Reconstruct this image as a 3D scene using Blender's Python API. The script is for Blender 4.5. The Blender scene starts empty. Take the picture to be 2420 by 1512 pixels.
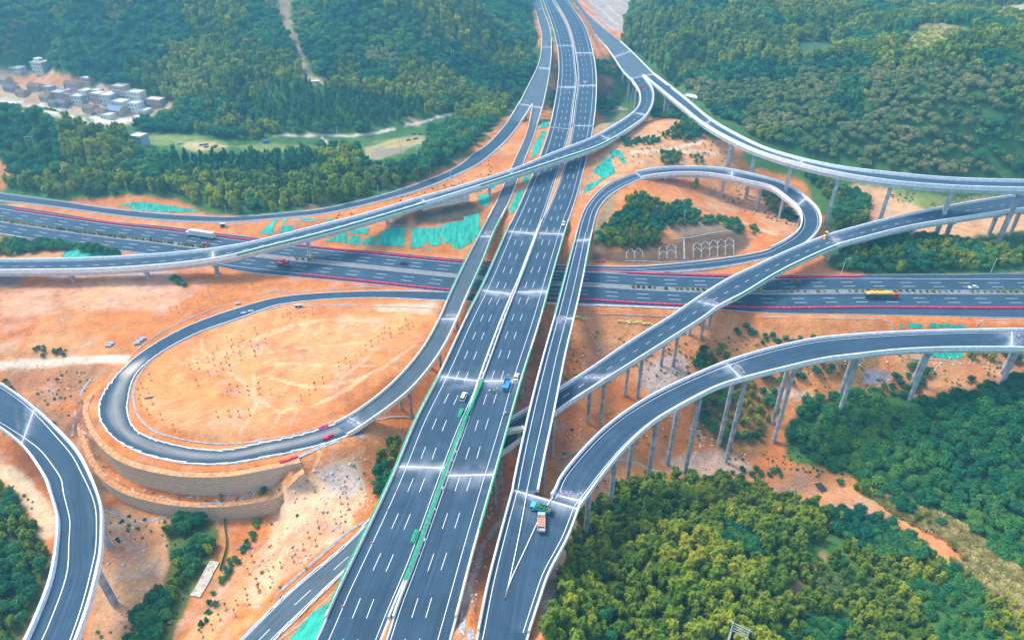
import bpy, math, random, time
import numpy as np
T0=time.time()
random.seed(7); rng=np.random.default_rng(7)
sc=bpy.context.scene
COL=sc.collection
# ---------------------------------------------------------------- camera model (24 mm, 34 deg down, 180 m above the motorway)
TH=math.radians(34.0); F=1613.0; H=180.0
SN,CS=math.sin(TH),math.cos(TH)
def bp(x,y,z):
    u=(x-1210)/F; v=(y-756)/F
    t=(H-z)/(SN+v*CS)
    return (u*t,(CS-v*SN)*t,z)
def pj(X,Y,Z):
    d=np.maximum(Y*CS+(H-Z)*SN,1e-3)
    return 1210+F*X/d, 756+F*((H-Z)*CS-Y*SN)/d
OX={1:0,2:680,3:1360,4:2032}; OY={1:0,2:420,3:840,4:1267}
KK=700/2405.; N2D=2420/2732.
def cd(r,c,x,y): return ((OX[c]+x*KK)*N2D,(OY[r]+y*KK)*N2D)
def secs(txt):
    out=[];r=c=0
    for tok in txt.replace('\n','').split(';'):
        a=tok.split()
        if not a: continue
        if a[0]=='@': r,c=int(a[1]),int(a[2]); a=a[3:]
        a=[float(q) for q in a]
        out.append((cd(r,c,a[0],a[1]),cd(r,c,a[2],a[3]),a[4]))
    return out
def pts(txt):
    """'@ r c x y, x y, ...' crop coordinates -> display coordinates; '@ 0 0' = display coordinates"""
    out=[];r=c=0
    for tok in txt.replace('\n','').split(','):
        a=tok.split()
        if not a: continue
        if a[0]=='@': r,c=int(a[1]),int(a[2]); a=a[3:]
        x,y=float(a[0]),float(a[1])
        out.append((x,y) if r==0 else cd(r,c,x,y))
    return out
# ---------------------------------------------------------------- noise
_tab=rng.random((256,256))
def vnoise(x,y):
    x=np.asarray(x,float);y=np.asarray(y,float)
    xi=np.floor(x).astype(int);yi=np.floor(y).astype(int)
    fx=x-xi;fy=y-yi;fx=fx*fx*(3-2*fx);fy=fy*fy*(3-2*fy)
    a=_tab[xi%256,yi%256];b=_tab[(xi+1)%256,yi%256];c=_tab[xi%256,(yi+1)%256];d=_tab[(xi+1)%256,(yi+1)%256]
    return (a*(1-fx)+b*fx)*(1-fy)+(c*(1-fx)+d*fx)*fy
def fbm(x,y,sc=1.,o=4,off=0.):
    r=0;amp=.5;tot=0
    for i in range(o):
        r=r+amp*vnoise(np.asarray(x)/sc+off+17.3*i,np.asarray(y)/sc-off+9.1*i);tot+=amp;amp*=.5;sc*=.5
    return r/tot*2-1
def inpoly(px,py,P):
    ins=np.zeros(np.shape(px),bool);n=len(P);j=n-1
    for i in range(n):
        xi,yi=P[i];xj,yj=P[j]
        if yi!=yj:
            c=((yi>py)!=(yj>py))&(px<(xj-xi)*(py-yi)/(yj-yi)+xi); ins^=c
        j=i
    return ins
def dpoly(px,py,L):
    """distance to a polyline"""
    best=np.full(np.shape(px),1e9)
    for i in range(len(L)-1):
        ax,ay=L[i][:2];bx,by=L[i+1][:2];ex,ey=bx-ax,by-ay;l=ex*ex+ey*ey+1e-9
        t=np.clip(((px-ax)*ex+(py-ay)*ey)/l,0,1)
        best=np.minimum(best,np.hypot(px-ax-t*ex,py-ay-t*ey))
    return best
def sstep(x): x=np.clip(x,0,1); return x*x*(3-2*x)
# ---------------------------------------------------------------- materials
def nmat(name):
    m=bpy.data.materials.new(name); m.use_nodes=True; nt=m.node_tree; b=nt.nodes['Principled BSDF']; return m,nt,b
def mat(name,col,rough=.8,var=.0,scale=1.,metal=0.,spec=.3,bump=0.,col2=None):
    m,nt,b=nmat(name)
    b.inputs['Roughness'].default_value=rough; b.inputs['Metallic'].default_value=metal
    b.inputs['Specular IOR Level'].default_value=spec
    b.inputs['Base Color'].default_value=(*col,1)
    if var or bump:
        g=nt.nodes.new('ShaderNodeNewGeometry'); n=nt.nodes.new('ShaderNodeTexNoise'); n.inputs['Scale'].default_value=scale; n.inputs['Detail'].default_value=5
        nt.links.new(g.outputs['Position'],n.inputs['Vector'])
        if var:
            c2=col2 or tuple(max(0,c*(1-var)) for c in col); c1=tuple(min(1,c*(1+var)) for c in col) if not col2 else col
            r=nt.nodes.new('ShaderNodeValToRGB'); r.color_ramp.elements[0].position=.35; r.color_ramp.elements[1].position=.65
            r.color_ramp.elements[0].color=(*c2,1); r.color_ramp.elements[1].color=(*c1,1)
            nt.links.new(n.outputs['Fac'],r.inputs[0]); nt.links.new(r.outputs[0],b.inputs['Base Color'])
        if bump:
            bb=nt.nodes.new('ShaderNodeBump'); bb.inputs['Strength'].default_value=bump; bb.inputs['Distance'].default_value=.5
            nt.links.new(n.outputs['Fac'],bb.inputs['Height']); nt.links.new(bb.outputs[0],b.inputs['Normal'])
    return m
def attr_mat(name,scale,amount,rough=.9,bump=.0,uvstreak=False):
    m,nt,b=nmat(name); b.inputs['Roughness'].default_value=rough; b.inputs['Specular IOR Level'].default_value=.15
    a=nt.nodes.new('ShaderNodeAttribute'); a.attribute_name='Col'
    g=nt.nodes.new('ShaderNodeNewGeometry')
    fac=None
    def mul(colout,sc_,lo,hi,vec):
        n=nt.nodes.new('ShaderNodeTexNoise'); n.inputs['Scale'].default_value=sc_; n.inputs['Detail'].default_value=6; n.inputs['Roughness'].default_value=.65
        nt.links.new(vec,n.inputs['Vector'])
        mr=nt.nodes.new('ShaderNodeMapRange'); mr.inputs['From Min'].default_value=.3; mr.inputs['From Max'].default_value=.7; mr.inputs['To Min'].default_value=lo; mr.inputs['To Max'].default_value=hi
        nt.links.new(n.outputs['Fac'],mr.inputs['Value'])
        v=nt.nodes.new('ShaderNodeVectorMath'); v.operation='SCALE'
        nt.links.new(colout,v.inputs[0]); nt.links.new(mr.outputs[0],v.inputs['Scale'])
        return v.outputs[0],n
    c,n1=mul(a.outputs['Color'],scale,1-amount,1+amount,g.outputs['Position'])
    if uvstreak:
        u=nt.nodes.new('ShaderNodeUVMap'); mp=nt.nodes.new('ShaderNodeMapping'); mp.inputs['Scale'].default_value=(1.3,.018,1)
        nt.links.new(u.outputs[0],mp.inputs[0]); c,_=mul(c,1.,.72,1.34,mp.outputs[0])
    else:
        c,_=mul(c,scale*7,1-amount*.9,1+amount*.9,g.outputs['Position'])
    nt.links.new(c,b.inputs['Base Color'])
    if bump:
        bb=nt.nodes.new('ShaderNodeBump'); bb.inputs['Strength'].default_value=bump; bb.inputs['Distance'].default_value=1.
        nt.links.new(n1.outputs['Fac'],bb.inputs['Height']); nt.links.new(bb.outputs[0],b.inputs['Normal'])
    return m
M={}
M['conc']=mat('concrete',(.58,.59,.60),.85,.14,.35,bump=.05)
M['parapet']=mat('parapet_concrete',(.80,.80,.80),.8,.14,.7)
M['cream']=mat('parapet_cream',(.78,.71,.59),.8,.14,.7)
def pier_mat():
    m,nt,b=nmat('pier_concrete'); b.inputs['Roughness'].default_value=.85
    g=nt.nodes.new('ShaderNodeNewGeometry'); mp=nt.nodes.new('ShaderNodeMapping'); mp.inputs['Scale'].default_value=(.03,.03,.42); n=nt.nodes.new('ShaderNodeTexNoise'); n.inputs['Scale'].default_value=1.; n.inputs['Detail'].default_value=1
    nt.links.new(g.outputs['Position'],mp.inputs[0]); nt.links.new(mp.outputs[0],n.inputs['Vector'])
    n2=nt.nodes.new('ShaderNodeTexNoise'); n2.inputs['Scale'].default_value=.9; n2.inputs['Detail'].default_value=5; mp2=nt.nodes.new('ShaderNodeMapping'); mp2.inputs['Scale'].default_value=(1.5,1.5,.25); nt.links.new(g.outputs['Position'],mp2.inputs[0]); nt.links.new(mp2.outputs[0],n2.inputs['Vector'])
    a=nt.nodes.new('ShaderNodeMath');a.operation='ADD'; nt.links.new(n.outputs['Fac'],a.inputs[0]); nt.links.new(n2.outputs['Fac'],a.inputs[1])
    h=nt.nodes.new('ShaderNodeMath');h.operation='MULTIPLY';h.inputs[1].default_value=.5; nt.links.new(a.outputs[0],h.inputs[0])
    r=nt.nodes.new('ShaderNodeValToRGB'); e=r.color_ramp.elements; e[0].position=.38; e[0].color=(.24,.27,.30,1); e[1].position=.6; e[1].color=(.50,.52,.53,1)
    nt.links.new(h.outputs[0],r.inputs[0]); nt.links.new(r.outputs[0],b.inputs['Base Color']); return m
M['pier']=pier_mat()
M['white']=mat('road_paint',(.80,.81,.82),.6,.05,2.)
M['joint']=mat('joint_dust',(.66,.67,.70),.9,.20,1.2)
M['rubble']=mat('rubble',(.55,.52,.58),.9,.6,2.2,col2=(.10,.10,.13))
M['rail']=mat('galvanised',(.62,.66,.70),.45,.1,1.,metal=.3)
M['railw']=mat('white_panel',(.80,.83,.86),.5,.04,1.)
M['red']=mat('red_plastic',(.80,.02,.10),.45,.25,.8)
M['green']=mat('green_mesh',(.02,.36,.16),.8,.25,1.)
M['asph']=attr_mat('asphalt',.12,.16,.8,uvstreak=True)
M['soil']=attr_mat('soil',.16,.26,.95,bump=.9)
M['wall']=None
M['black']=mat('rubber',(.015,.015,.016),.8)
M['glass']=mat('window_glass',(.03,.05,.07),.15,spec=.6)
M['dark']=mat('dark_metal',(.05,.05,.055),.6)
M['steel']=mat('pole_steel',(.62,.64,.66),.5)
def paint(n,c,r=.35): 
    if n not in M: M[n]=mat(n,c,r,spec=.5)
    return M[n]
def wall_mat():
    m,nt,b=nmat('retaining_wall_blocks')
    u=nt.nodes.new('ShaderNodeUVMap'); br=nt.nodes.new('ShaderNodeTexBrick')
    br.inputs['Scale'].default_value=1.; br.inputs['Brick Width'].default_value=1.6; br.inputs['Row Height'].default_value=.8; br.inputs['Mortar Size'].default_value=.09
    br.inputs['Color1'].default_value=(.66,.52,.36,1); br.inputs['Color2'].default_value=(.54,.42,.29,1); br.inputs['Mortar'].default_value=(.34,.27,.19,1)
    nt.links.new(u.outputs[0],br.inputs['Vector']); nt.links.new(br.outputs[0],b.inputs['Base Color']); b.inputs['Roughness'].default_value=.9
    return m
M['wall']=wall_mat()
def net_mat():
    m,nt,b=nmat('debris_netting'); g=nt.nodes.new('ShaderNodeNewGeometry')
    n=nt.nodes.new('ShaderNodeTexNoise'); n.inputs['Scale'].default_value=.35; n.inputs['Detail'].default_value=5
    mp=nt.nodes.new('ShaderNodeMapping'); mp.inputs['Scale'].default_value=(1.8,.5,.5)
    nt.links.new(g.outputs['Position'],mp.inputs[0]); nt.links.new(mp.outputs[0],n.inputs['Vector'])
    r=nt.nodes.new('ShaderNodeValToRGB'); e=r.color_ramp.elements; e[0].position=.35; e[0].color=(.0,.25,.16,1); e[1].position=.62; e[1].color=(.01,.44,.31,1)
    nt.links.new(n.outputs['Fac'],r.inputs[0]); nt.links.new(r.outputs[0],b.inputs['Base Color']); b.inputs['Roughness'].default_value=.75
    bb=nt.nodes.new('ShaderNodeBump'); bb.inputs['Strength'].default_value=.6; bb.inputs['Distance'].default_value=.6
    nt.links.new(n.outputs['Fac'],bb.inputs['Height']); nt.links.new(bb.outputs[0],b.inputs['Normal'])
    return m
M['net']=net_mat()
def leaf_mat(name,cols,scale=.5):
    m,nt,b=nmat(name); b.inputs['Roughness'].default_value=.75; b.inputs['Specular IOR Level'].default_value=.12
    oi=nt.nodes.new('ShaderNodeObjectInfo'); g=nt.nodes.new('ShaderNodeNewGeometry')
    n=nt.nodes.new('ShaderNodeTexNoise'); n.inputs['Scale'].default_value=scale; n.inputs['Detail'].default_value=3
    n2=nt.nodes.new('ShaderNodeTexNoise'); n2.inputs['Scale'].default_value=.022; n2.inputs['Detail'].default_value=2
    nt.links.new(g.outputs['Position'],n.inputs['Vector']); nt.links.new(g.outputs['Position'],n2.inputs['Vector'])
    a=nt.nodes.new('ShaderNodeMath');a.operation='MULTIPLY_ADD';a.inputs[1].default_value=.55; nt.links.new(oi.outputs['Random'],a.inputs[0])
    s=nt.nodes.new('ShaderNodeMath');s.operation='MULTIPLY_ADD';s.inputs[1].default_value=.9;s.inputs[2].default_value=-.45; nt.links.new(n.outputs['Fac'],s.inputs[0])
    nt.links.new(s.outputs[0],a.inputs[2])
    c=nt.nodes.new('ShaderNodeMath');c.operation='MULTIPLY_ADD';c.inputs[1].default_value=1.5; nt.links.new(n2.outputs['Fac'],c.inputs[0])
    d=nt.nodes.new('ShaderNodeMath');d.operation='ADD';d.inputs[1].default_value=-.55; nt.links.new(a.outputs[0],d.inputs[0]); nt.links.new(d.outputs[0],c.inputs[2])
    r=nt.nodes.new('ShaderNodeValToRGB'); el=r.color_ramp.elements
    el[0].position=0; el[0].color=(*cols[0],1); el[1].position=1; el[1].color=(*cols[-1],1)
    for i in range(1,len(cols)-1):
        e=el.new(i/(len(cols)-1)); e.color=(*cols[i],1)
    nt.links.new(c.outputs[0],r.inputs[0]); nt.links.new(r.outputs[0],b.inputs['Base Color'])
    # thin leaves let some light through
    tr=nt.nodes.new('ShaderNodeBsdfTranslucent'); mx=nt.nodes.new('ShaderNodeMixShader'); mx.inputs[0].default_value=.3
    nt.links.new(r.outputs[0],tr.inputs[0]); nt.links.new(b.outputs[0],mx.inputs[1]); nt.links.new(tr.outputs[0],mx.inputs[2])
    nt.links.new(mx.outputs[0],nt.nodes['Material Output'].inputs['Surface'])
    return m
M['leaf_broad']=leaf_mat('broadleaf_leaves',[(.008,.105,.062),(.024,.185,.080),(.080,.265,.075),(.200,.345,.060)])
M['leaf_bamboo']=leaf_mat('bamboo_leaves',[(.050,.150,.022),(.155,.260,.026),(.310,.380,.034),(.520,.470,.045)])
M['leaf_pine']=leaf_mat('pine_needles',[(.010,.115,.055),(.030,.195,.070),(.085,.280,.070),(.190,.360,.060)])
M['leaf_brown']=leaf_mat('dry_leaves',[(.07,.18,.055),(.17,.26,.07),(.29,.32,.10),(.40,.34,.15)])
M['hedge']=leaf_mat('hedge_leaves',[(.10,.14,.02),(.28,.28,.03),(.42,.38,.05)])
M['grass']=leaf_mat('plume_grass',[(.34,.38,.08),(.62,.54,.20),(.80,.68,.38)])
M['bark']=mat('bark',(.13,.10,.07),.9,.3,3.)
# ---------------------------------------------------------------- mesh helpers
def tag(o,label=None,cat=None,group=None,kind=None):
    if label: o['label']=label
    if cat: o['category']=cat
    if group: o['group']=group
    if kind: o['kind']=kind
    return o
def empty(name,loc=(0,0,0),rz=0,**k):
    o=bpy.data.objects.new(name,None); COL.objects.link(o); o.location=loc; o.rotation_euler[2]=rz; o.empty_display_size=.5
    tag(o,**k); return o
class MB:
    def __init__(s): s.v=[];s.f=[];s.uv=[];s.m=[];s.col=[]
    def add(s,vs,fs,mi=0,uvs=None):
        b=len(s.v); s.v.extend([tuple(map(float,p)) for p in vs])
        for f in fs: s.f.append([b+i for i in f]); s.m.append(mi)
        s.uv.extend(uvs if uvs is not None else [(0,0)]*len(vs))
    def box(s,c,d,rz=0,mi=0,taper=1.,ry=0):
        x,y,z=d[0]/2,d[1]/2,d[2]/2; P=[]
        for dz in(-z,z):
            k=taper if dz>0 else 1
            for dx,dy in((-x,-y),(x,-y),(x,y),(-x,y)):
                px,py,pz=dx*k,dy*k,dz
                if ry: px,pz=px*math.cos(ry)+pz*math.sin(ry),-px*math.sin(ry)+pz*math.cos(ry)
                P.append((c[0]+px*math.cos(rz)-py*math.sin(rz),c[1]+px*math.sin(rz)+py*math.cos(rz),c[2]+pz))
        s.add(P,[(0,3,2,1),(4,5,6,7),(0,1,5,4),(1,2,6,5),(2,3,7,6),(3,0,4,7)],mi)
    def cyl(s,a,b,r0,r1=None,n=10,mi=0):
        r1=r0 if r1 is None else r1
        a=np.array(a,float);b=np.array(b,float);d=b-a;d/=np.linalg.norm(d)+1e-9
        u=np.cross(d,(0,0,1) if abs(d[2])<.9 else (1,0,0));u/=np.linalg.norm(u);w=np.cross(d,u)
        P=[];
        for q,r in((a,r0),(b,r1)):
            for i in range(n):
                t=2*math.pi*i/n;P.append(q+r*(math.cos(t)*u+math.sin(t)*w))
        F_=[(i,(i+1)%n,n+(i+1)%n,n+i) for i in range(n)]+[tuple(range(n))[::-1],tuple(range(n,2*n))]
        s.add(P,F_,mi)
    def prism(s,prof,y0,y1,mi=0):
        """side profile in x,z extruded along y"""
        n=len(prof);P=[(x,y0,z) for x,z in prof]+[(x,y1,z) for x,z in prof]
        s.add(P,[tuple(range(n)),tuple(range(2*n-1,n-1,-1))]+[(i,n+i,n+(i+1)%n,(i+1)%n) for i in range(n)],mi)
    def mesh(s,name,mats,smooth=False):
        me=bpy.data.meshes.new(name); me.from_pydata(s.v,[],s.f)
        mats=mats if isinstance(mats,(list,tuple)) else [mats]
        for m in mats: me.materials.append(m)
        me.polygons.foreach_set('material_index',s.m)
        if any(u!=(0,0) for u in s.uv):
            l=me.uv_layers.new(name='UVMap'); idx=np.zeros(len(me.loops),int); me.loops.foreach_get('vertex_index',idx)
            l.data.foreach_set('uv',np.array(s.uv,float)[idx].ravel())
        if s.col:
            ca=me.color_attributes.new('Col','FLOAT_COLOR','POINT'); c=np.ones((len(s.v),4)); c[:,:3]=np.array(s.col); ca.data.foreach_set('color',c.ravel())
        if smooth: me.polygons.foreach_set('use_smooth',[True]*len(me.polygons))
        me.update(); return me
    def build(s,name,mats,parent=None,smooth=False,**k):
        if not s.f: return None
        o=bpy.data.objects.new(name,s.mesh(name,mats,smooth)); COL.objects.link(o)
        if parent: o.parent=parent
        tag(o,**k); return o
def place(o,root): o.parent=root; return o
def copy_tree(o,parent=None):
    c=o.copy(); COL.objects.link(c); c.parent=parent
    for ch in o.children: copy_tree(ch,c)
    return c
# ---------------------------------------------------------------- road data (left edge, right edge, height)
ZM=[(-5,28),(25,28),(59,27),(108,24),(154,20),(195,17),(246,14),(299,12),(371,11),(405,10),(526,8),(640,7.5),(744,8),(885,10),(1100,12),(1512,12.5)]
def zm(y): return float(np.interp(y,[p[0] for p in ZM],[p[1] for p in ZM]))
R={}
R['AL']='''@ 4 2 430 1680 1080 1680 9;545 1512 1145 1512 9;700 1150 1280 1170 9;900 740 1440 800 9;1255 0 1725 0 9;
@ 3 2 1465 960 1890 1030 9;1680 550 2080 600 9;1940 0 2300 0 9;@ 2 2 2100 1130 2405 1180 9;@ 2 3 0 600 280 620 9;75 450 340 450 9;215 130 440 130 9;
@ 1 3 270 1440 480 1440 9;370 1140 560 1160 9;410 950 585 955 9;440 760 612 760 9;450 600 602 600 9;435 420 580 420 9;390 230 528 230 9;345 100 455 100 9;300 -20 385 -20 9'''
R['AR']='''@ 4 2 1130 1680 1745 1680 9;1190 1512 1785 1512 9;1300 1170 1880 1160 9;1430 850 1970 800 9;1735 0 2195 0 9;
@ 3 2 1900 1030 2335 960 9;@ 3 3 -270 530 120 540 9;-70 0 290 0 9;@ 2 3 100 1050 400 1040 9;300 550 545 550 9;355 450 595 400 9;500 60 690 60 9;
@ 1 3 575 1155 765 1160 9;600 950 790 955 9;625 760 797 760 9;620 600 787 600 9;590 420 752 420 9;540 230 690 230 9;460 80 590 80 9;400 -20 520 -20 9'''
R['B']='''@ 1 3 180 -20 280 -20 9;235 90 310 90 9;265 200 352 200 9;290 300 378 300 9;290 420 384 420 9;280 520 381 520 9;250 620 367 640 9;180 760 345 780 9;90 940 303 968 9'''
R['B1']='''@ 1 3 90 940 207 962 14;0 1090 110 1110 13;@ 1 2 2240 1210 2340 1250 12;2130 1325 2240 1350 11;2000 1415 2080 1485 11;@ 2 2 1850 90 1930 125 10;1500 240 1570 280 9;1100 365 1150 405 8;600 475 640 520 6;320 505 350 552 4;0 535 0 582 2;@ 2 1 2100 545 2100 598 1;1600 525 1600 585 .5;1200 490 1180 548 .3;900 455 880 510 .2;600 410 580 467 .2;300 370 290 430 .2;0 330 0 400 .2;-200 300 -200 372 .2;-700 215 -700 295 .2'''
R['B2']='''@ 1 3 209 955 303 968 14;175 1130 250 1145 13;130 1270 205 1285 12;60 1420 150 1420 11;@ 2 2 2290 215 2400 215 10;2200 420 2320 420 9;2060 690 2185 690 9;1920 960 2080 960 9;1760 1300 1925 1300 9;
@ 3 2 1700 0 1865 0 9;1510 330 1700 330 9;1230 640 1420 680 9;900 890 1050 960 9;730 980 850 1090 8;450 1070 520 1195 7;0 1165 0 1305 5.5;
@ 3 1 2100 1215 2100 1345 5;1850 1215 1800 1350 4.5;1600 1170 1500 1310 4;1400 1115 1230 1230 3.5;1270 1060 1020 1100 3;1190 970 920 970 2.5;1160 860 893 870 2.2;1165 760 903 770 2;1240 520 1060 530 1.5;1450 340 1300 315 1;1800 150 1700 90 .6;2200 10 2110 -60 .4;@ 2 2 200 1335 160 1272 .3;450 1300 430 1237 .3;800 1275 790 1215 .3;1200 1270 1200 1205 .3;1740 1295 1750 1215 .3;2050 1305 2050 1228 .3'''
R['C']='''@ 1 3 520 -20 610 -20 22;580 70 700 110 22;680 200 810 210 22;850 380 985 350 21;960 530 1120 470 20;1040 650 1230 580 20;1110 720 1330 680 20'''
R['C1']='''@ 1 3 1112 720 1220 690 20;1180 820 1305 800 20;1195 890 1322 880 19.5;1185 960 1305 970 19;1130 1030 1250 1060 19;1020 1110 1160 1135 18.5;760 1260 850 1320 18;400 1400 500 1445 18;@ 2 2 2405 95 2405 145 17;1930 250 1960 290 17;1500 370 1530 425 16;1000 520 1020 577 15;600 620 640 685 14;0 770 0 845 13;@ 2 1 2100 815 2100 905 12;1700 865 1700 965 11;1000 915 1000 1020 10;300 935 300 1035 9;-150 935 -150 1035 9;-600 925 -600 1025 9'''
R['C2']='''@ 1 3 1228 690 1330 680 20;1400 830 1500 810 20;1600 990 1660 940 20;1790 1140 1850 1095 22;2100 1310 2140 1260 24;2405 1430 2410 1378 26;@ 2 4 640 130 660 75 28.5;1150 215 1170 140 30;1700 262 1700 188 30;2405 285 2405 210 30;3000 285 3000 210 30'''
R['D1']='''@ 4 3 22 105 262 128 12;@ 3 3 60 1380 302 1380 12;180 850 410 870 11;310 350 510 360 10;410 0 595 0 9.5;@ 2 3 480 1180 655 1180 9;590 760 740 750 9;650 540 785 540 9;700 430 820 450 9;800 310 900 350 9.5;900 230 1000 280 10;1030 170 1130 215 10;1150 130 1220 180 10;1400 92 1400 150 10;1600 85 1600 138 9.5;1800 88 1800 145 9;2000 105 2000 175 9;2200 145 2180 215 8.5;@ 2 4 150 210 100 270 8;300 280 240 370 7.5;430 380 330 450 7;510 460 358 500 6.5;548 560 367 570 6;530 650 345 650 5;440 760 240 740 4;250 870 60 830 3;@ 2 3 2300 925 2200 870 2;2000 985 1980 905 1;1700 1020 1700 940 .5;1400 1037 1400 968 .2;1140 1045 1140 983 .2;690 1035 690 975 .2;400 1030 400 970 .2'''
R['D2']='''@ 4 3 375 175 640 280 12;420 110 750 130 12;@ 3 3 440 1512 810 1512 12;700 1190 1060 1210 12;950 960 1300 990 11.5;1280 740 1560 830 11;1650 560 1900 655 11;2000 415 2150 575 11;2405 295 2480 490 11;@ 3 4 500 210 560 400 11;800 180 840 365 11;1200 155 1220 322 11;1600 140 1600 302 11;2000 130 2000 297 11;2405 125 2405 300 11;3000 120 3000 310 11'''
R['DD']='''@ 4 2 1975 1680 2440 1680 12.5;2020 1512 2490 1512 12.5;2120 1020 2620 1110 12;2200 700 2700 880 12;2300 330 2870 560 12;2362 105 2976 280 12'''
R['E']='''@ 2 4 3100 250 3100 375 15;2405 330 2405 465 14;1900 410 1930 535 13;1300 525 1330 635 12;900 625 950 730 11;600 710 700 800 10;200 870 300 975 9.5;0 965 100 1080 9;@ 2 3 2000 1110 2150 1240 8.5;1650 1330 1900 1370 8;@ 3 3 1490 0 1790 10 7.5;1100 240 1400 260 6;690 520 1000 510 4.5;460 660 640 740 3.5;180 840 420 890 2;0 945 110 1130 1.5;@ 4 2 1045 370 1200 560 0;990 450 1080 650 0;770 660 840 850 0;400 960 600 1080 0;170 1170 350 1320 0;0 1340 150 1512 0;-250 1590 -100 1770 0'''
R['F']='''@ 3 1 -400 800 -400 460 14;0 1030 0 620 14;180 1170 300 830 14;280 1290 530 1040 14;415 1512 760 1310 14;@ 4 1 440 120 860 60 14;490 270 930 280 14;520 400 938 430 14;515 560 930 640 14;450 950 900 850 14;300 1340 800 1230 14;220 1512 700 1512 14;100 1750 580 1800 14'''
R['G']='''@ 2 1 -2200 60 -2200 430 0;-1300 230 -1300 440 0;-600 345 -700 560 0;0 430 -200 655 0;600 520 300 745 0;1000 585 800 817 0;1500 630 1330 888 0;2000 695 1950 990 0;@ 2 2 0 735 -100 1045 0;590 815 450 1100 0;1200 868 1050 1155 0;1900 933 1780 1235 0;@ 2 3 420 985 330 1325 0;700 990 620 1335 0;1200 1040 1100 1355 0;1700 1065 1600 1375 0;2060 1075 2000 1395 0;@ 2 4 160 1080 0 1420 0;1100 1078 1100 1440 0;1800 1075 1800 1455 0;2405 1066 2405 1468 0;3200 1050 3200 1490 0'''
def catmull(P,n):
    P=np.array(P,float); d=np.linalg.norm(np.diff(P[:,:3],axis=0),axis=1)**.5; t=np.concatenate([[0],np.cumsum(d)])
    # monotone-ish Hermite with finite-difference tangents
    m=np.zeros_like(P)
    for i in range(len(P)):
        a=max(i-1,0);b=min(i+1,len(P)-1)
        m[i]=(P[b]-P[a])/(t[b]-t[a])
        if 0<i<len(P)-1:
            s0=(P[i]-P[i-1])/(t[i]-t[i-1]);s1=(P[i+1]-P[i])/(t[i+1]-t[i]);h0=t[i]-t[i-1];h1=t[i+1]-t[i]
            m[i]=(s0*h1+s1*h0)/(h0+h1)
    u=np.linspace(0,t[-1],n); k=np.clip(np.searchsorted(t,u)-1,0,len(P)-2)
    h=(t[k+1]-t[k])[:,None]; x=((u-t[k])[:,None])/h
    return (2*x**3-3*x**2+1)*P[k]+(x**3-2*x**2+x)*h*m[k]+(-2*x**3+3*x**2)*P[k+1]+(x**3-x**2)*h*m[k+1]
class Road:
    def __init__(s,key,br=True,step=2.0):
        Ps=[]
        for l,r,z in secs(R[key]):
            if key in('AL','AR','B'): z=zm((l[1]+r[1])/2)
            up=1. if br else 0
            a=bp(*l,z+up);b=bp(*r,z+up); Ps.append((a[0],a[1],z,b[0],b[1],z))
        # light smoothing of measuring noise in 3D
        Ps=np.array(Ps)
        Q=catmull(Ps,len(Ps)*30)
        ker=np.hanning(31);ker/=ker.sum()
        Qp=np.pad(Q,((15,15),(0,0)),mode='edge')
        Qp[:15]=2*Q[0]-Q[15:0:-1]; Qp[-15:]=2*Q[-1]-Q[-2:-17:-1]
        Q=np.stack([np.convolve(Qp[:,i],ker,'valid') for i in range(6)],1)
        C=(Q[:,:3]+Q[:,3:])/2; sl=np.concatenate([[0],np.cumsum(np.linalg.norm(np.diff(C,axis=0),axis=1))])
        s.len=sl[-1]; n=int(s.len/step)+1; s.s=np.linspace(0,s.len,n)
        A=np.stack([np.interp(s.s,sl,Q[:,i]) for i in range(6)],1)
        s.L=A[:,:3];s.Rr=A[:,3:];s.C=(s.L+s.Rr)/2; s.W=np.linalg.norm(s.Rr-s.L,axis=1)
        T=np.gradient(s.C,axis=0); T[:,2]=0; s.T=T/np.linalg.norm(T,axis=1)[:,None]
        s.key=key
    def p(s,u,t,h=0.):
        L=np.array([np.interp(u,s.s,s.L[:,i]) for i in range(3)]);Rv=np.array([np.interp(u,s.s,s.Rr[:,i]) for i in range(3)])
        w=np.linalg.norm(Rv-L); q=L+(Rv-L)/w*(t[0]*w+t[1]); q[2]+=h; return q
    def ang(s,u):
        a=s.p(max(u-1,0),(.5,0));b=s.p(min(u+1,s.len),(.5,0)); return math.atan2(b[1]-a[1],b[0]-a[0])
    def near(s,x,y): 
        i=int(np.argmin((s.C[:,0]-x)**2+(s.C[:,1]-y)**2)); return s.s[i]
    def near_px(s,x,y,lo=0,hi=1e9):
        px,py=pj(s.C[:,0],s.C[:,1],s.C[:,2]); d=(px-x)**2+(py-y)**2; d[(s.s<lo)|(s.s>hi)]=1e12; return s.s[int(np.argmin(d))]
    def sweep(s,mb,s0,s1,prof,mi=0,closed=True,step=2.,uv=False,caps=True):
        n=max(2,int(abs(s1-s0)/step)+1); us=np.linspace(s0,s1,n); k=len(prof); V=[];U=[]
        for u in us:
            for t,h in prof:
                V.append(s.p(u,t,h)); U.append((t[0]*10+t[1]+.001,u))
        Fs=[]
        kk=k if closed else k-1
        for i in range(n-1):
            for j in range(kk):
                a=i*k+j;b=i*k+(j+1)%k; Fs.append((a,b,b+k,a+k))
        if closed and caps: Fs.append(tuple(range(k-1,-1,-1))); Fs.append(tuple(range((n-1)*k,n*k)))
        mb.add(V,Fs,mi,U if uv else None)
    def line(s,mb,s0,s1,t,w=.22,h=.03,dash=None,mi=0):
        prof=[((t[0],t[1]-w/2),h),((t[0],t[1]+w/2),h)]
        if dash is None: s.sweep(mb,s0,s1,prof,mi,False,step=3.)
        else:
            on,off=dash;u=s0
            while u+on<s1: s.sweep(mb,u,u+on,prof,mi,False,step=3.); u+=on+off
GROUND={'G'}
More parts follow.
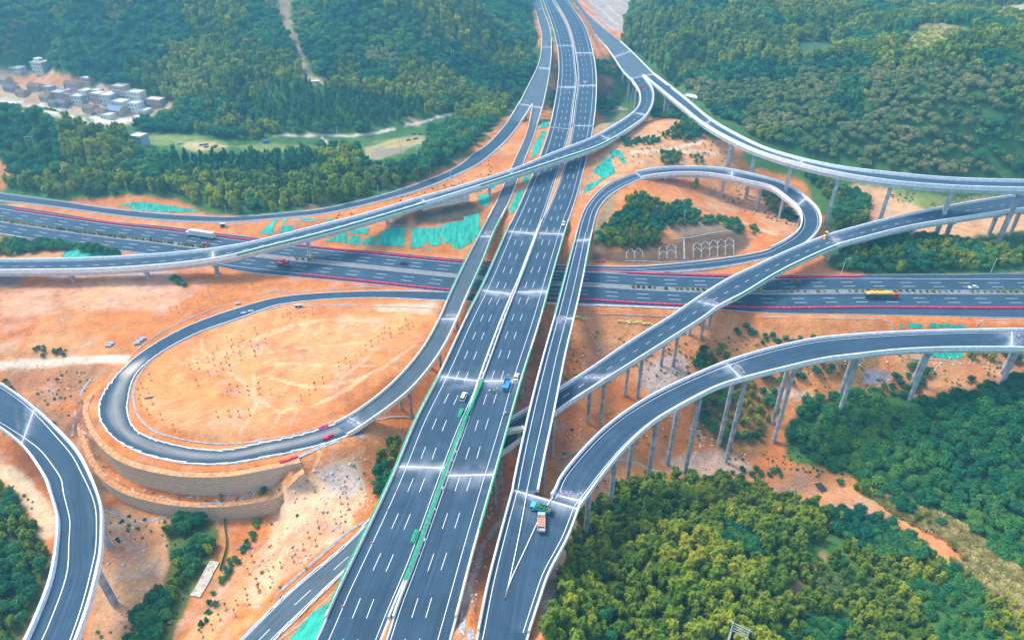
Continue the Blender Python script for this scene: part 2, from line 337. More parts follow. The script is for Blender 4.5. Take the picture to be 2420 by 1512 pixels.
RD={k:Road(k,k not in('G','B1')) for k in R}
def yrange(k,y0,y1):
    """arclength on road k nearest the given display rows of its centre line"""
    r=RD[k]; px,py=pj(r.C[:,0],r.C[:,1],r.C[:,2]); 
    return r.s[int(np.argmin(abs(py-y0)))],r.s[int(np.argmin(abs(py-y1)))]
# ground stretches (road laid on earth) as arclength ranges
b2g=RD['B2'].near_px(806,1012); b2a=RD['B2'].near_px(1259,295); b2b=RD['B2'].near_px(1180,492)
alg=[RD['AL'].near_px(840,1455),RD['AL'].near_px(1240,530),RD['AL'].near_px(1324,298),RD['AL'].near_px(1336,108)]
arg=[RD['AR'].near_px(1000,1455),RD['AR'].near_px(1310,520),RD['AR'].near_px(1377,298),RD['AR'].near_px(1378,118)]
d1g=[RD['D1'].near_px(1380,548),RD['D1'].near_px(1507,412),RD['D1'].near_px(1846,590)]
eg=RD['E'].near_px(905,1228)
bg=RD['B'].near_px(1290,95); cg=RD['C'].near_px(1450,104); b1g=RD['B1'].near_px(1218,285)
GR={'G':[(0,RD['G'].len)],'AL':[(0,alg[0]),(alg[1],alg[2]),(alg[3],RD['AL'].len)],'AR':[(0,arg[0]),(arg[1],arg[2]),(arg[3],RD['AR'].len)],
 'B':[(0,bg)],'B1':[(b1g,RD['B1'].len)],'B2':[(b2a,b2b),(b2g,RD['B2'].len)],'C':[(0,cg)],'D1':[(d1g[0],d1g[1]),(d1g[2],RD['D1'].len)],
 'DD':[(0,8)],'E':[(eg,RD['E'].len)]}
BRG={'AL':[(alg[0],alg[1]),(alg[2],alg[3])],'AR':[(arg[0],arg[1]),(arg[2],arg[3])],'B':[(bg,RD['B'].len)],'B1':[(0,b1g)],'B2':[(0,b2a),(b2b,b2g)],
 'C':[(cg,RD['C'].len)],'C1':[(0,RD['C1'].len)],'C2':[(0,RD['C2'].len)],'D1':[(0,d1g[0]),(d1g[1],d1g[2])],'D2':[(0,RD['D2'].len)],'DD':[(8,RD['DD'].len)],'E':[(0,eg)],'F':[(0,RD['F'].len)]}

# ---------------------------------------------------------------- terrain
CT='''600 800 1,800 850 2,700 950 4,500 900 2,400 950 2.2,900 760 1,950 800 4,900 900 6,
100 700 3,200 750 2,100 830 0,250 790 1,30 760 1,0 850 -1,200 850 0,150 950 -6,220 1000 -10,60 900 -6,200 1100 -11,300 1230 -12,450 1230 -13,100 1300 -9,50 1400 -12,0 1200 -10,0 1500 -14,300 1400 -10,450 1400 -10,400 1500 -10,250 1500 -9,550 1180 -11,620 1150 -7,690 1090 2,760 1100 1,750 1200 -1,700 1300 -1,550 1350 -4,650 1400 -1,850 1100 1,880 1180 -2,830 1240 -1,860 1020 -2,950 980 -5,1000 1000 -8,600 1300 -4,
700 1500 -3,740 1480 0,775 1512 9,1090 1460 9,1100 1512 11,1140 1500 11,1130 1350 -10,1150 1250 -20,1120 1420 0,1320 1350 -18,1310 1420 -16,1290 1500 -12,
1180 1130 -22,1230 1000 -21,1260 870 -15,1280 770 -5,1350 800 -8,1450 800 -9,1400 900 -18,1550 830 -12,1350 1080 -22,1450 1080 -24,1500 990 -23,1450 1150 -21,1580 1150 -33,1650 1000 -29,1700 785 -5,1800 770 -3,1900 775 -3,1750 830 -13,1700 900 -20,1850 900 -18,1950 850 -9,2100 775 -3,2250 775 -3,2300 850 -9,2400 780 -2,2400 880 -10,2250 900 -14,2050 900 -17,1900 960 -24,2050 960 -23,1800 1050 -36,1750 1130 -39,1900 1150 -35,
2000 1050 -28,2200 1000 -18,2400 950 -8,2300 1100 -20,2400 1200 -22,2200 1200 -30,2400 1330 -24,2420 1000 -10,
1500 1250 -12,1600 1200 -20,1700 1350 -6,1450 1450 -8,1600 1500 -2,1850 1300 -22,1900 1250 -28,2000 1350 -26,1850 1500 -16,2100 1450 -24,2300 1450 -20,2400 1500 -16,1380 1230 -20,1750 1450 -4,
500 478 4,330 465 5,380 480 3,700 530 9,1050 500 10,900 545 6,1100 560 4,1000 595 1,700 570 4,800 590 1.5,640 560 3,760 540 8,1000 480 13,930 500 11,1150 460 7,1200 330 12,1260 300 11,1270 340 11,1225 460 8,1190 560 3,1130 640 0,1250 420 8,
600 485 3,400 465 5,800 440 9,1000 400 13,1100 350 14,1180 290 12,900 400 11,500 430 7,300 430 8,150 440 5,0 440 6,0 400 16,100 350 27,0 300 38,0 250 44,150 300 32,280 340 14,350 350 7,-100 350 30,-100 420 10,
340 320 3,440 330 1,560 340 1,700 340 0,850 350 0,950 330 1,1000 290 3,1080 270 4,900 310 2,780 330 0,600 300 4,800 290 6,1000 250 10,1150 240 4,400 290 4,
500 200 24,700 200 28,900 220 18,850 150 30,1000 150 26,1150 150 14,1210 200 2,700 100 45,900 80 46,1100 60 46,1210 80 26,700 0 66,900 0 70,1100 0 64,1230 20 34,60 205 6,200 250 1,300 270 0,0 225 3,370 250 4,100 165 9,200 170 20,300 180 24,0 120 30,200 100 42,400 100 44,400 0 70,200 0 70,0 0 66,0 60 50,-200 200 10,-200 60 45,
2200 415 8,2200 300 26,2200 200 46,2200 100 62,2250 40 48,2200 0 56,2400 300 32,2400 200 52,2400 110 66,2350 50 52,2400 0 60,2000 300 22,2000 200 38,2000 100 50,2000 0 64,1900 330 14,1800 300 14,1800 200 28,1800 100 46,1800 0 64,1700 250 14,1650 200 18,1600 180 12,1600 100 40,1600 0 60,1510 110 20,1500 60 28,1450 5 26,1640 240 12,2600 200 50,2600 100 66,2600 400 12,2600 0 64,
1400 60 21,1360 0 22,1290 280 -14,1420 270 -14,1420 200 -16,1470 240 -18,1300 180 -10,1300 120 8,1420 125 10,1410 80 18,1430 150 2,1550 270 -4,1600 265 2,1270 100 22,1262 50 26,
1450 345 14,1500 325 15,1580 290 17,1650 320 14,1690 350 10,1550 355 12,1480 375 12,1640 370 8,1720 385 4,1400 440 7,1440 410 9,1560 388 8,1740 425 -4,1750 485 -10,1850 420 -8,1900 440 -9,1800 400 0,
1520 440 9,1600 440 2,1700 500 -3,1800 540 -3,1780 560 0,1850 550 -1,1640 470 2,1550 480 10,1480 500 9,1450 560 5,1600 525 10,1700 530 7,1600 560 5,1700 590 2,1500 600 2,1760 530 3,1740 605 1,1420 605 1,1900 560 -2,1420 500 8,
1960 530 -8,2010 490 -9,2100 470 -8,2200 460 -7,2350 460 -6,2000 560 -4,2100 560 -2,2300 580 -3,2400 580 -4,2000 620 1,2100 610 3,2300 620 2,2400 620 1,1940 640 0,2200 520 -7,2600 560 -4,2600 460 -6,2600 850 -6,2600 1100 -10,
520 660 0,160 660 1,300 680 3,450 690 3,650 650 0,200 590 2,100 580 1,0 640 2,-100 700 2,1000 650 0,
1120 760 -1,1090 830 -4,1050 900 -6,1000 960 -8,1300 690 -.5,1150 720 -.5'''
C=[];
for t in CT.replace('\n','').split(','):
    x,y,z=map(float,t.split()); C.append(bp(x,y,z))
for x,y,z in [(-700,-150,-15),(0,-200,-15),(700,-150,-15),(0,0,-15),(-200,40,-15),(200,40,-10),(-700,300,20),(-900,700,70),(-500,900,90),(0,1050,90),(500,900,90),(900,700,80),(700,300,10),
  (-900,1400,120),(0,1600,130),(900,1400,120),(-2500,500,60),(2500,500,60),(-2500,3500,150),(0,4000,160),(2500,3500,150),(-2500,-300,-10),(2500,-300,-10),(0,60,-14),(-60,40,-14),(-1200,200,15),(1200,200,5)]: C.append((x,y,z))
# the ground roads themselves are control points too
for k,rs in GR.items():
    r=RD[k]
    for a,b in rs:
        for u in np.arange(a,b+.1,18):
            q=r.p(u,(.5,0)); C.append((q[0],q[1],q[2]-.3))
C=np.array(C); C=C[np.unique((C[:,:2]/6).round(),axis=0,return_index=True)[1]]
def phi(r): return np.sqrt(r*r+64.)
D=phi(np.hypot(C[:,None,0]-C[None,:,0],C[:,None,1]-C[None,:,1])); n=len(C)
A=np.zeros((n+3,n+3));A[:n,:n]=D-np.eye(n)*3.0;A[:n,n]=1;A[:n,n+1:]=C[:,:2]/1000;A[n,:n]=1;A[n+1:,:n]=C[:,:2].T/1000
W_=np.linalg.solve(A,np.concatenate([C[:,2],[0,0,0]]))
def rbf(X,Y):
    sh=X.shape;X=X.ravel();Y=Y.ravel();out=np.empty_like(X)
    for i in range(0,len(X),20000):
        x=X[i:i+20000];y=Y[i:i+20000]
        out[i:i+20000]=phi(np.hypot(x[:,None]-C[None,:,0],y[:,None]-C[None,:,1]))@W_[:n]+W_[n]+W_[n+1]*x/1000+W_[n+2]*y/1000
    return out.reshape(sh)
ks=np.concatenate([np.linspace(-3.6,-1.06,34),np.arange(-1.04,1.0401,.0042),np.linspace(1.06,3.6,34)])
ys=np.concatenate([np.arange(-300,30,14.),30+ (np.exp(np.arange(0,2.76,.0052))-1)*90, 30+90*(np.exp(np.arange(2.82,3.95,.06))-1)])
def gy(Y): return np.maximum(Y,40)+60
def grid_pos(): return ks[None,:]*gy(ys)[:,None], np.repeat(ys[:,None],len(ks),1)
GX,GY=grid_pos()
GZ=rbf(GX,GY)
far=sstep((GY-430)/250); hill=sstep((GZ-12)/30)
GZ=GZ+fbm(GX,GY,22,4)*.9+ hill*(fbm(GX,GY,110,4,3.)*9+np.abs(fbm(GX,GY,60,3,9.))*-7+2) + sstep((-GZ-6)/10)*fbm(GX,GY,15,3,5.)*1.6
GZ=np.minimum(GZ,H-20-(sstep((900-GY)/900))*60+100*sstep((GY-1100)/600))
def grade(k,a,b,drop=.3,marg=1.6,slope=1.7,smin=5.):
    global GZ
    r=RD[k]; us=np.arange(a,b+.01,1.5)
    P=np.array([r.p(u,(.5,0)) for u in us]); hw=np.interp(us,r.s,r.W)/2
    m=(GX>P[:,0].min()-45)&(GX<P[:,0].max()+45)&(GY>P[:,1].min()-45)&(GY<P[:,1].max()+45)
    idx=np.argwhere(m.ravel())[:,0]
    x=GX.ravel()[idx];y=GY.ravel()[idx];z=GZ.ravel()[idx].copy()
    for i in range(0,len(idx),20000):
        xx=x[i:i+20000];yy=y[i:i+20000]
        d=np.hypot(xx[:,None]-P[None,:,0],yy[:,None]-P[None,:,1])-hw[None,:]
        j=d.argmin(1); dd=d[np.arange(len(xx)),j]; zr=P[j,2]-drop
        zt=z[i:i+20000]; ws=np.maximum(smin,np.abs(zt-zr)*slope)
        w=1-sstep((dd-marg)/ws)
        z[i:i+20000]=zt*(1-w)+zr*w
    g=GZ.ravel(); g[idx]=z; GZ=g.reshape(GZ.shape)
for k in ['C','B','D1','B1','AL','AR','DD','E','B2','G']:
    for a,b in GR[k]: grade(k,a,b)
# clearance under the bridges
for k,rs in BRG.items():
    r=RD[k]
    for a,b in rs:
        us=np.arange(a+7,b-7,2.)
        if len(us)<2: continue
        P=np.array([r.p(u,(.5,0)) for u in us]); hw=np.interp(us,r.s,r.W)/2+1
        m=np.argwhere(((GX>P[:,0].min()-15)&(GX<P[:,0].max()+15)&(GY>P[:,1].min()-15)&(GY<P[:,1].max()+15)).ravel())[:,0]
        x=GX.ravel()[m];y=GY.ravel()[m];g=GZ.ravel()
        for i in range(0,len(m),20000):
            d=np.hypot(x[i:i+20000,None]-P[None,:,0],y[i:i+20000,None]-P[None,:,1])-hw; j=d.argmin(1);dd=d[np.arange(len(j)),j]
            lim=P[j,2]-3.0+np.maximum(dd,0)*.8
            ii=m[i:i+20000]; g[ii]=np.minimum(g[ii],lim)
        GZ=g.reshape(GZ.shape)
# terrace of the loop ramp: retaining walls step the ground down outside the bend
def signed_out(k,a,b,side):
    r=RD[k];us=np.arange(a,b,1.); P=np.array([r.p(u,((1,0) if side>0 else (0,0))) for u in us]); Q=np.array([r.p(u,(.5,0)) for u in us])
    return us,P,Q
lw0=RD['B2'].near_px(700,1065); lw1=RD['B2'].near_px(238,905)
us,P,Q=signed_out('B2',lw0,lw1,1)
N_=(P-Q)[:,:2];N_/=np.linalg.norm(N_,axis=1)[:,None]
m=np.argwhere(((GX>-215)&(GX<-50)&(GY>120)&(GY<260)).ravel())[:,0]
x=GX.ravel()[m];y=GY.ravel()[m]; d=np.hypot(x[:,None]-P[None,:,0],y[:,None]-P[None,:,1]);j=d.argmin(1)
so=(x-P[j,0])*N_[j,0]+(y-P[j,1])*N_[j,1]; ok=(so>-1)&(j>0)&(j<len(us)-1)
e=np.minimum(j,len(us)-1-j)/ (len(us)-1); taper=sstep(e/.11)
g=GZ.ravel(); zz=g[m].copy()
low=-11.3
w1=9.*taper
zn=np.where(so<4.3,P[j,2]-.3,np.where(so<9.3,P[j,2]-.4-w1,np.minimum(low,P[j,2]-.4-w1)))
zn=np.where(so>=9.3,np.minimum(np.maximum(zz,low),zz*(1-sstep((taper-.4)/.6))+low*sstep((taper-.4)/.6)),zn)
e2=sstep(e/.07); zz=np.where(ok,zn*e2+zz*(1-e2),zz); g[m]=zz; GZ=g.reshape(GZ.shape)
def tz(X,Y):
    X=np.asarray(X,float);Y=np.asarray(Y,float)
    kk=X/gy(Y); i=np.clip(np.searchsorted(ys,Y)-1,0,len(ys)-2); j=np.clip(np.searchsorted(ks,kk)-1,0,len(ks)-2)
    fy=np.clip((Y-ys[i])/(ys[i+1]-ys[i]),0,1);fx=np.clip((kk-ks[j])/(ks[j+1]-ks[j]),0,1)
    return (GZ[i,j]*(1-fx)+GZ[i,j+1]*fx)*(1-fy)+(GZ[i+1,j]*(1-fx)+GZ[i+1,j+1]*fx)*fy
def px2w(x,y):
    """first point where the sight line through (x,y) meets the ground"""
    zs=np.arange(100,-60,-.5); q=np.array([bp(x,y,z) for z in zs]); t=tz(q[:,0],q[:,1]); i=int(np.argmax(t>=zs))
    if t[i]<zs[i]: i=len(zs)-1
    return np.array((q[i,0],q[i,1],t[i]))
def wpoly(P): return [tuple(px2w(x,y)[:2]) for x,y in P]

# ---------------------------------------------------------------- ground colours (albedo, with bridge shadow painted into one zone)
SOIL=(.60,.200,.050); SAND=(.70,.35,.145); LOOP=(.70,.270,.085); RED=(.46,.125,.035); GRN=(.045,.125,.030); GRAS=(.11,.21,.045); TAN=(.62,.46,.30); GRAY=(.42,.40,.40); DKB=(.10,.075,.048); BRN=(.30,.15,.075); LIME=(.30,.36,.05)
PX,PY=pj(GX,GY,GZ)
wx=fbm(GX,GY,9,4,2.)*13+fbm(GX,GY,30,2,1.)*10; wy=fbm(GX,GY,9,4,7.)*9+fbm(GX,GY,30,2,4.)*7
def ell(cx,cy,rx,ry,n=14): return [(cx+rx*math.cos(t*2*math.pi/n),cy+ry*math.sin(t*2*math.pi/n)) for t in range(n)]
Colr=np.zeros(GX.shape+(3,)); Colr[:]=GRN
vv=np.clip(.5+.9*fbm(GX,GY,60,4,11.),0,1)[...,None]
Colr=Colr*(1-.5*vv)+np.array(GRAS)*.5*vv
ZONES=[
 # construction ground
 ('@ 0 0 0 478,150 474,260 466,330 462,420 468,480 500,600 514,700 508,850 478,960 445,1030 405,1075 385,1180 292,1225 255,1400 262,1440 300,1520 285,1560 276,1640 285,1665 325,1740 340,1765 395,1890 430,1955 520,1955 640,2150 655,2440 648,2440 905,2260 935,2110 930,2000 925,1900 960,1850 1010,1850 1090,1960 1105,2060 1150,2250 1280,2230 1300,2050 1240,1900 1185,1700 1125,1500 1145,1380 1200,1385 1300,1290 1420,1280 1750,-300 1750,-300 470',SOIL,1),
 ('@ 0 0 1360 -40,1520 -60,1495 20,1462 95,1430 150,1445 165,1395 160,1388 90,1350 0',SOIL,1),
 ('@ 0 0 1258 20,1285 20,1320 150,1316 165,1290 150,1268 100',SOIL,.9),
 ('@ 0 0 1360 -60,1500 -60,1495 20,1464 88,1440 70,1392 10',(.36,.32,.27),1),
 ('@ 0 0 640 -10,690 -10,700 80,735 160,750 200,720 205,690 120,660 60',(.36,.26,.17),.85),
 ('@ 0 0 0 375,30 400,10 440,-60 440,-60 370',SOIL,.8),
 # village clearing and fields
 ('@ 0 0 -100 150,70 165,150 175,180 188,230 195,300 215,400 245,405 256,340 285,300 300,230 285,170 268,60 238,-100 230',(.50,.36,.24),.95),
 ('@ 0 0 0 178,60 178,130 175,200 190,170 205,100 200,0 192',SOIL,.8),
 ('@ 0 0 -60 225,50 238,150 262,210 290,300 285,300 300,215 300,100 262,-60 240',(.70,.60,.46),1),
 ('@ 0 0 205 278,310 272,330 285,250 292',(.74,.66,.54),1),
 ('@ 0 0 300 318,400 315,470 322,530 335,545 352,480 362,420 352,330 335',(.26,.30,.08),.8),
 ('@ 0 0 430 335,500 335,540 348,470 358,430 350',(.52,.42,.18),.8),
 ('@ 0 0 545 345,640 338,740 345,720 360,600 362',(.24,.28,.08),.7),
 ('@ 0 0 860 345,930 332,1000 320,1010 335,950 360,900 375,850 365',(.42,.36,.16),.8),
 ('@ 0 0 880 350,970 345,960 362,880 372',(.25,.20,.15),.8),
 ('@ 0 0 960 275,1000 283,990 300,955 296',(.5,.34,.2),.8),
 ('@ 0 0 735 183,770 183,772 200,740 200',(.55,.45,.25),1),
 ('@ 0 0 2090 140,2140 105,2165 75,2190 68,2280 72,2300 85,2230 105,2170 125,2140 130',LIME,.9),
 ('@ 0 0 2320 25,2420 5,2480 5,2480 50,2380 45',(.45,.38,.26),.9),
 ('@ 0 0 1880 105,1960 100,1975 125,1900 150',(.10,.16,.08),.7),
 # river sand right
 ('@ 0 0 1985 455,2030 435,2120 450,2220 465,2440 470,2440 540,2300 560,2200 600,2100 545,2050 530,2040 500',(.66,.36,.18),.95),
 ('@ 0 0 2090 448,2200 458,2300 478,2200 500,2130 470',GRAS,.8),
 ('@ 0 0 2030 470,2120 480,2120 510,2060 520',(.55,.30,.16),.9),
 ('@ 0 0 1960 640,1975 590,2030 560,2200 565,2440 570,2440 652,2150 655',GRN,.9),
 ('@ 0 0 1975 520,1960 430,1880 400,1880 420,1940 440,1990 470,2050 520,2040 560,1980 545',GRN,.8),
 # motorway surroundings
 ('@ 0 0 0 575,80 600,150 588,140 625,0 632',(.60,.30,.13),.9),
 ('@ 0 0 0 520,110 535,260 575,300 590,150 590,50 575,0 580',GRN,.8),
 ('@ 0 0 100 645,400 640,420 655,120 660',(.50,.42,.36),.8),
 ('@ 0 0 -60 640,60 645,40 680,-60 700',(.25,.22,.18),.8),
 ('@ 0 0 0 690,180 665,330 668,460 700,380 740,150 730,0 790',(.64,.34,.19),.8),
 ('@ 0 0 0 745,90 740,160 770,100 800,0 800',RED,.5),
 ('@ 0 0 250 660,420 655,440 690,300 700',(.68,.38,.26),.7),
 # loop interior
 ('@ 0 0 330 930,350 850,430 790,560 740,700 712,1040 712,1030 780,960 860,870 930,760 1000,600 1035,450 1030,360 990',LOOP,1),
 ('@ 0 0 420 880,700 760,1000 730,900 820,700 880,600 860',SAND,.45),
 ('@ 0 0 880 720,1040 715,1035 745,900 735',(.72,.52,.34),.7),
 ('@ 0 0 330 930,420 960,560 985,700 1000,640 1030,480 1040,370 1005',(.66,.30,.13),.6),
 # left of the loop
 ('@ 0 0 20 860,120 848,300 850,300 858,150 862,20 882',(.70,.52,.34),.9),
 ('@ 0 0 0 862,200 862,300 870,200 920,150 960,60 960,0 900',(.42,.22,.11),.8),
 ('@ 0 0 0 800,160 790,260 800,300 840,0 850',(.60,.28,.11),.7),
 ('@ 0 0 0 960,100 960,230 1000,250 1180,180 1150,60 960',(.36,.20,.11),.8),
 ('@ 0 0 -60 1060,60 1120,120 1230,110 1260,40 1180,-60 1110',(.70,.47,.25),1),
 ('@ 0 0 230 1200,420 1190,400 1330,300 1512,190 1600,220 1380,240 1290',(.50,.30,.16),.8),
 ('@ 0 0 240 1230,330 1235,320 1300,250 1290',(.56,.44,.33),.6),
 ('@ 0 0 -100 1110,20 1150,60 1210,105 1290,120 1360,70 1470,30 1560,-100 1560',(.09,.12,.035),1),
 ('@ 0 0 320 1512,380 1400,400 1330,395 1250,440 1205,495 1205,525 1262,505 1330,450 1410,400 1540',GRN,.9),
 ('@ 0 0 480 1190,640 1130,720 1080,860 1090,880 1180,700 1150,600 1180,540 1300',(.62,.25,.09),.8),
 ('@ 0 0 650 1150,740 1130,860 1060,870 1180,820 1260,720 1330,600 1430,560 1400,640 1280',(.74,.48,.28),.85),
 ('@ 0 0 760 1110,850 1090,870 1150,820 1180,770 1150',GRAY,.6),
 ('@ 0 0 540 1330,640 1290,560 1430,500 1512,440 1512',(.70,.38,.17),.7),
 # earth between the bridges painted dark for their shadow, red cut slopes
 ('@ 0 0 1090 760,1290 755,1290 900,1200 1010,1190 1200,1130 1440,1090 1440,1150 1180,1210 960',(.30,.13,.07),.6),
 ('@ 0 0 1370 745,1700 755,1680 800,1600 830,1500 830,1380 880,1360 800',(.56,.24,.10),.7),
 ('@ 0 0 1500 850,1620 830,1640 900,1560 960,1500 900',(.48,.42,.38),.75),
 ('@ 0 0 1560 1080,1720 1060,1780 1100,1760 1125,1600 1125',(.55,.42,.33),.7),
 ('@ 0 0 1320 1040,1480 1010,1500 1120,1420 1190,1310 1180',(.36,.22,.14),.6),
 ('@ 0 0 1440 1090,1540 1080,1560 1130,1460 1150',(.52,.22,.06),.8),
 ('@ 0 0 1290 1260,1370 1230,1385 1290,1330 1380,1300 1420,1280 1512,1270 1400',(.30,.27,.24),.8),
 ('@ 0 0 1030 1440,1110 1440,1100 1512,1020 1512',(.45,.22,.12),.8),
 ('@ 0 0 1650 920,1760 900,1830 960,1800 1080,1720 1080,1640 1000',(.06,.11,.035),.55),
 ('@ 0 0 1780 1120,1880 1120,2000 1160,2120 1230,2240 1285,2225 1300,2080 1245,1900 1190,1760 1150',(.66,.27,.11),1),
 ('@ 0 0 1770 1130,1900 1125,2010 1180,2000 1215,1900 1190,1760 1155',(.68,.38,.22),.9),
 ('@ 0 0 2030 1150,2110 1165,2250 1225,2440 1350,2440 1470,2300 1390,2180 1310,2060 1230',(.34,.34,.11),.95),
 ('@ 0 0 1780 1112,1880 1116,1960 1138,2040 1172,2130 1226,2240 1278,2340 1335,2230 1320,2130 1285,2030 1250,1950 1220,1880 1190,1770 1152',(.64,.25,.09),1),
 ('@ 0 0 1970 820,2060 800,2080 850,2070 920,1990 900',(.06,.11,.035),.6),
 ('@ 0 0 1720 775,1900 790,1940 800,1800 830,1720 800',(.50,.20,.08),.6),
 ('@ 0 0 2040 870,2110 880,2100 905,2040 905',(.22,.25,.34),.8),
 ('@ 0 0 2120 800,2420 830,2420 880,2280 930,2160 920,2100 860',(.50,.26,.12),.7),
 # orange hill
 ('@ 0 0 1450 300,1600 285,1690 330,1740 360,1750 400,1600 390,1500 400,1400 470,1380 440',(.66,.36,.17),.7),
 ('@ 0 0 1395 300,1480 265,1490 290,1420 330',(.32,.28,.14),.8),
 ('@ 0 0 1400 545,1420 490,1455 450,1468 455,1440 510,1425 570',(.26,.22,.11),.9),
 ('@ 0 0 1410 590,1440 590,1620 565,1600 545,1700 530,1760 545,1770 580,1720 612,1500 625,1390 610',DKB,.9),
 ('@ 0 0 1560 530,1700 525,1750 548,1600 560',(.30,.20,.13),.9),
 ('@ 0 0 1660 430,1760 430,1880 490,1920 560,1860 570,1760 500,1680 500',(.60,.33,.17),.6),
 ('@ 0 0 1380 560,1400 560,1400 620,1350 620,1370 570',(.30,.20,.14),.8),
 ('@ 0 0 985 505,1040 492,1110 482,1145 490,1130 510,1060 528,985 535',DKB,1),
 ('@ 0 0 925 510,965 500,970 535,930 540',(.12,.12,.07),.9),
 ('@ 0 0 1040 400,1080 378,1120 355,1100 385,1060 400',(.24,.13,.08),1),
 ('@ 0 0 1180 295,1190 280,1200 290,1180 320',(.24,.13,.08),1),
 ('@ 0 0 700 490,760 478,800 476,720 497',(.25,.16,.09),.9),
 ('@ 0 0 1310 150,1330 150,1330 240,1300 240',(.30,.13,.08),.9),
 ('@ 0 0 1400 180,1440 175,1450 210,1400 215',(.30,.13,.08),.9),
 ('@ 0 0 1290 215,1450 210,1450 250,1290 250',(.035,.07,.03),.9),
]
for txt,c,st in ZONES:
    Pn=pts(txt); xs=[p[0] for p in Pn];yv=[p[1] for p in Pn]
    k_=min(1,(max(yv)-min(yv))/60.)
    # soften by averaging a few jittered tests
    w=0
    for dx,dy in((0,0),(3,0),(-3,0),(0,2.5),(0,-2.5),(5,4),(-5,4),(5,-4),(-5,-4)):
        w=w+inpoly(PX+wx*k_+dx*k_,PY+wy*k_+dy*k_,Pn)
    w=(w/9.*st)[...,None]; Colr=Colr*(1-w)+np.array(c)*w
# mottling: reddish, pale and dusty patches of the bare earth, following the ground not the picture
bare=sstep((Colr[...,0]-.25)/.2)[...,None]
n1=sstep((fbm(GX,GY,26,5,21.)-.02)/.35)[...,None]; n2=sstep((fbm(GX,GY,16,5,31.)-.10)/.3)[...,None]; n3=sstep((fbm(GX,GY,7,4,41.)-.25)/.2)[...,None]
inl=inpoly(PX,PY,pts(ZONES[23][0]))[...,None]
Colr=Colr*(1-bare*n1*.28)+np.array((.72,.38,.17))*bare*n1*.28
Colr=Colr*(1-bare*n2*.40*(1-.6*inl))+np.array(RED)*bare*n2*.40*(1-.6*inl)
Colr=Colr*(1-bare*n3*.22*(1-inl))+np.array(GRAY)*bare*n3*.22*(1-inl)
# wheel tracks and dirt paths
def path(txt,w,c,st=.8,jit=.25):
    global Colr
    st=st*(.9 if c is TR else 1); w=w*(.7 if c is TR else 1); L=[px2w(*p) for p in pts(txt)]; L=np.array(L)
    if len(L)>2:
        Q=catmull(np.c_[L,np.zeros(len(L))],len(L)*8)[:,:2]
    else: Q=L[:,:2]
    m=(GX>Q[:,0].min()-w*2)&(GX<Q[:,0].max()+w*2)&(GY>Q[:,1].min()-w*2)&(GY<Q[:,1].max()+w*2)
    x=GX[m];y=GY[m]; d=dpoly(x,y,Q)+fbm(x,y,6,3,3.)*w*jit
    a=(sstep((w/2-d)/(w*.35)+.5)*st)[:,None]; Colr[m]=Colr[m]*(1-a)+np.array(c)*a
TR=(.84,.50,.27)
for t in ['@ 3 2 0 240,150 180,350 110,600 60,850 60,1150 60','@ 3 2 0 225,180 140,400 80,640 45,900 42','@ 3 2 420 110,460 150,540 180','@ 3 2 480 90,500 140,560 165','@ 3 1 1640 430,1900 380,2150 290,2405 190','@ 3 1 1660 445,1950 400,2200 300,2405 215',
  '@ 3 2 0 370,300 320,700 290,1000 260,1400 280','@ 3 2 100 560,400 640,700 650,1000 560,1300 400,1500 250','@ 3 2 520 840,800 700,1100 520,1400 320','@ 3 2 560 830,850 690,1150 500,1430 300','@ 3 2 0 580,200 600,500 680','@ 3 2 50 760,150 850,260 910','@ 3 2 260 720,300 640','@ 3 2 80 440,500 460,900 470,1300 500',
  '@ 3 1 2200 1100,2320 900,2340 700,2320 550','@ 3 1 2100 520,2250 640,2330 760','@ 3 1 1850 220,1860 320,1900 360','@ 3 2 800 580,1000 420,1060 370','@ 3 2 200 1000,240 900,330 860','@ 3 2 480 1500,600 1300,560 1200']:
    path(t,1.5,TR,.65)
path('@ 3 1 0 460,400 435,800 415,1150 400',4.5,(.72,.56,.40),.95,.15)
path('@ 4 1 60 -40,200 80,330 250,420 400,460 520',5.5,(.72,.50,.30),.95,.15)
path('@ 1 2 200 1250,620 1250,950 1245,1100 1225,1270 1190',3.5,(.70,.58,.44),.95,.1)
path('@ 1 2 1380 1150,1500 1130,1700 1070,1850 1040,1960 1020',3.5,(.70,.58,.44),.95,.1)
path('@ 1 2 620 1250,640 1300,670 1330',2.5,(.70,.58,.44),.9,.1)
path('@ 1 3 820 905,900 940,1060 1010',2.5,(.62,.46,.32),.95,.1)
path('@ 1 3 340 1030,800 1020,1000 1010',3,(.56,.40,.28),.9,.1)
path('@ 1 3 380 610,450 620',2,(.62,.46,.32),.9,.1)
path('@ 1 3 1100 1400,1400 1390,1700 1400,1900 1420',3,(.80,.60,.42),.8,.1)
path('@ 1 3 1450 1385,1600 1350,1750 1310',3,(.80,.60,.42),.8,.1)
path('@ 2 3 2050 560,2200 620,2405 700',6,(.74,.50,.32),.6,.2)
path('@ 3 4 0 710,200 730,450 760',3.5,(.70,.50,.36),.8,.2)
path('@ 4 4 560 740,520 860,350 1000,200 1120',3,(.34,.20,.10),.8,.2)
path('@ 4 1 2050 100,2030 400,2080 700,1850 1250',3,(.60,.26,.09),.5,.2)
path('@ 4 2 2310 200,2260 420,2150 560,2060 740,2000 950,1920 1200',1.6,(.45,.38,.34),.9,.3)
path('@ 3 3 980 1310,1150 1360,1300 1420,1500 1450',1.5,(.50,.40,.33),.7,.2)
tb=MB()
nr,nc=GX.shape
me=bpy.data.meshes.new('ground'); V=np.stack([GX,GY,GZ],-1).reshape(-1,3)
i=np.arange(nr-1)[:,None]*nc+np.arange(nc-1)[None,:]; i=i.ravel(); Fq=np.stack([i,i+1,i+1+nc,i+nc],1)
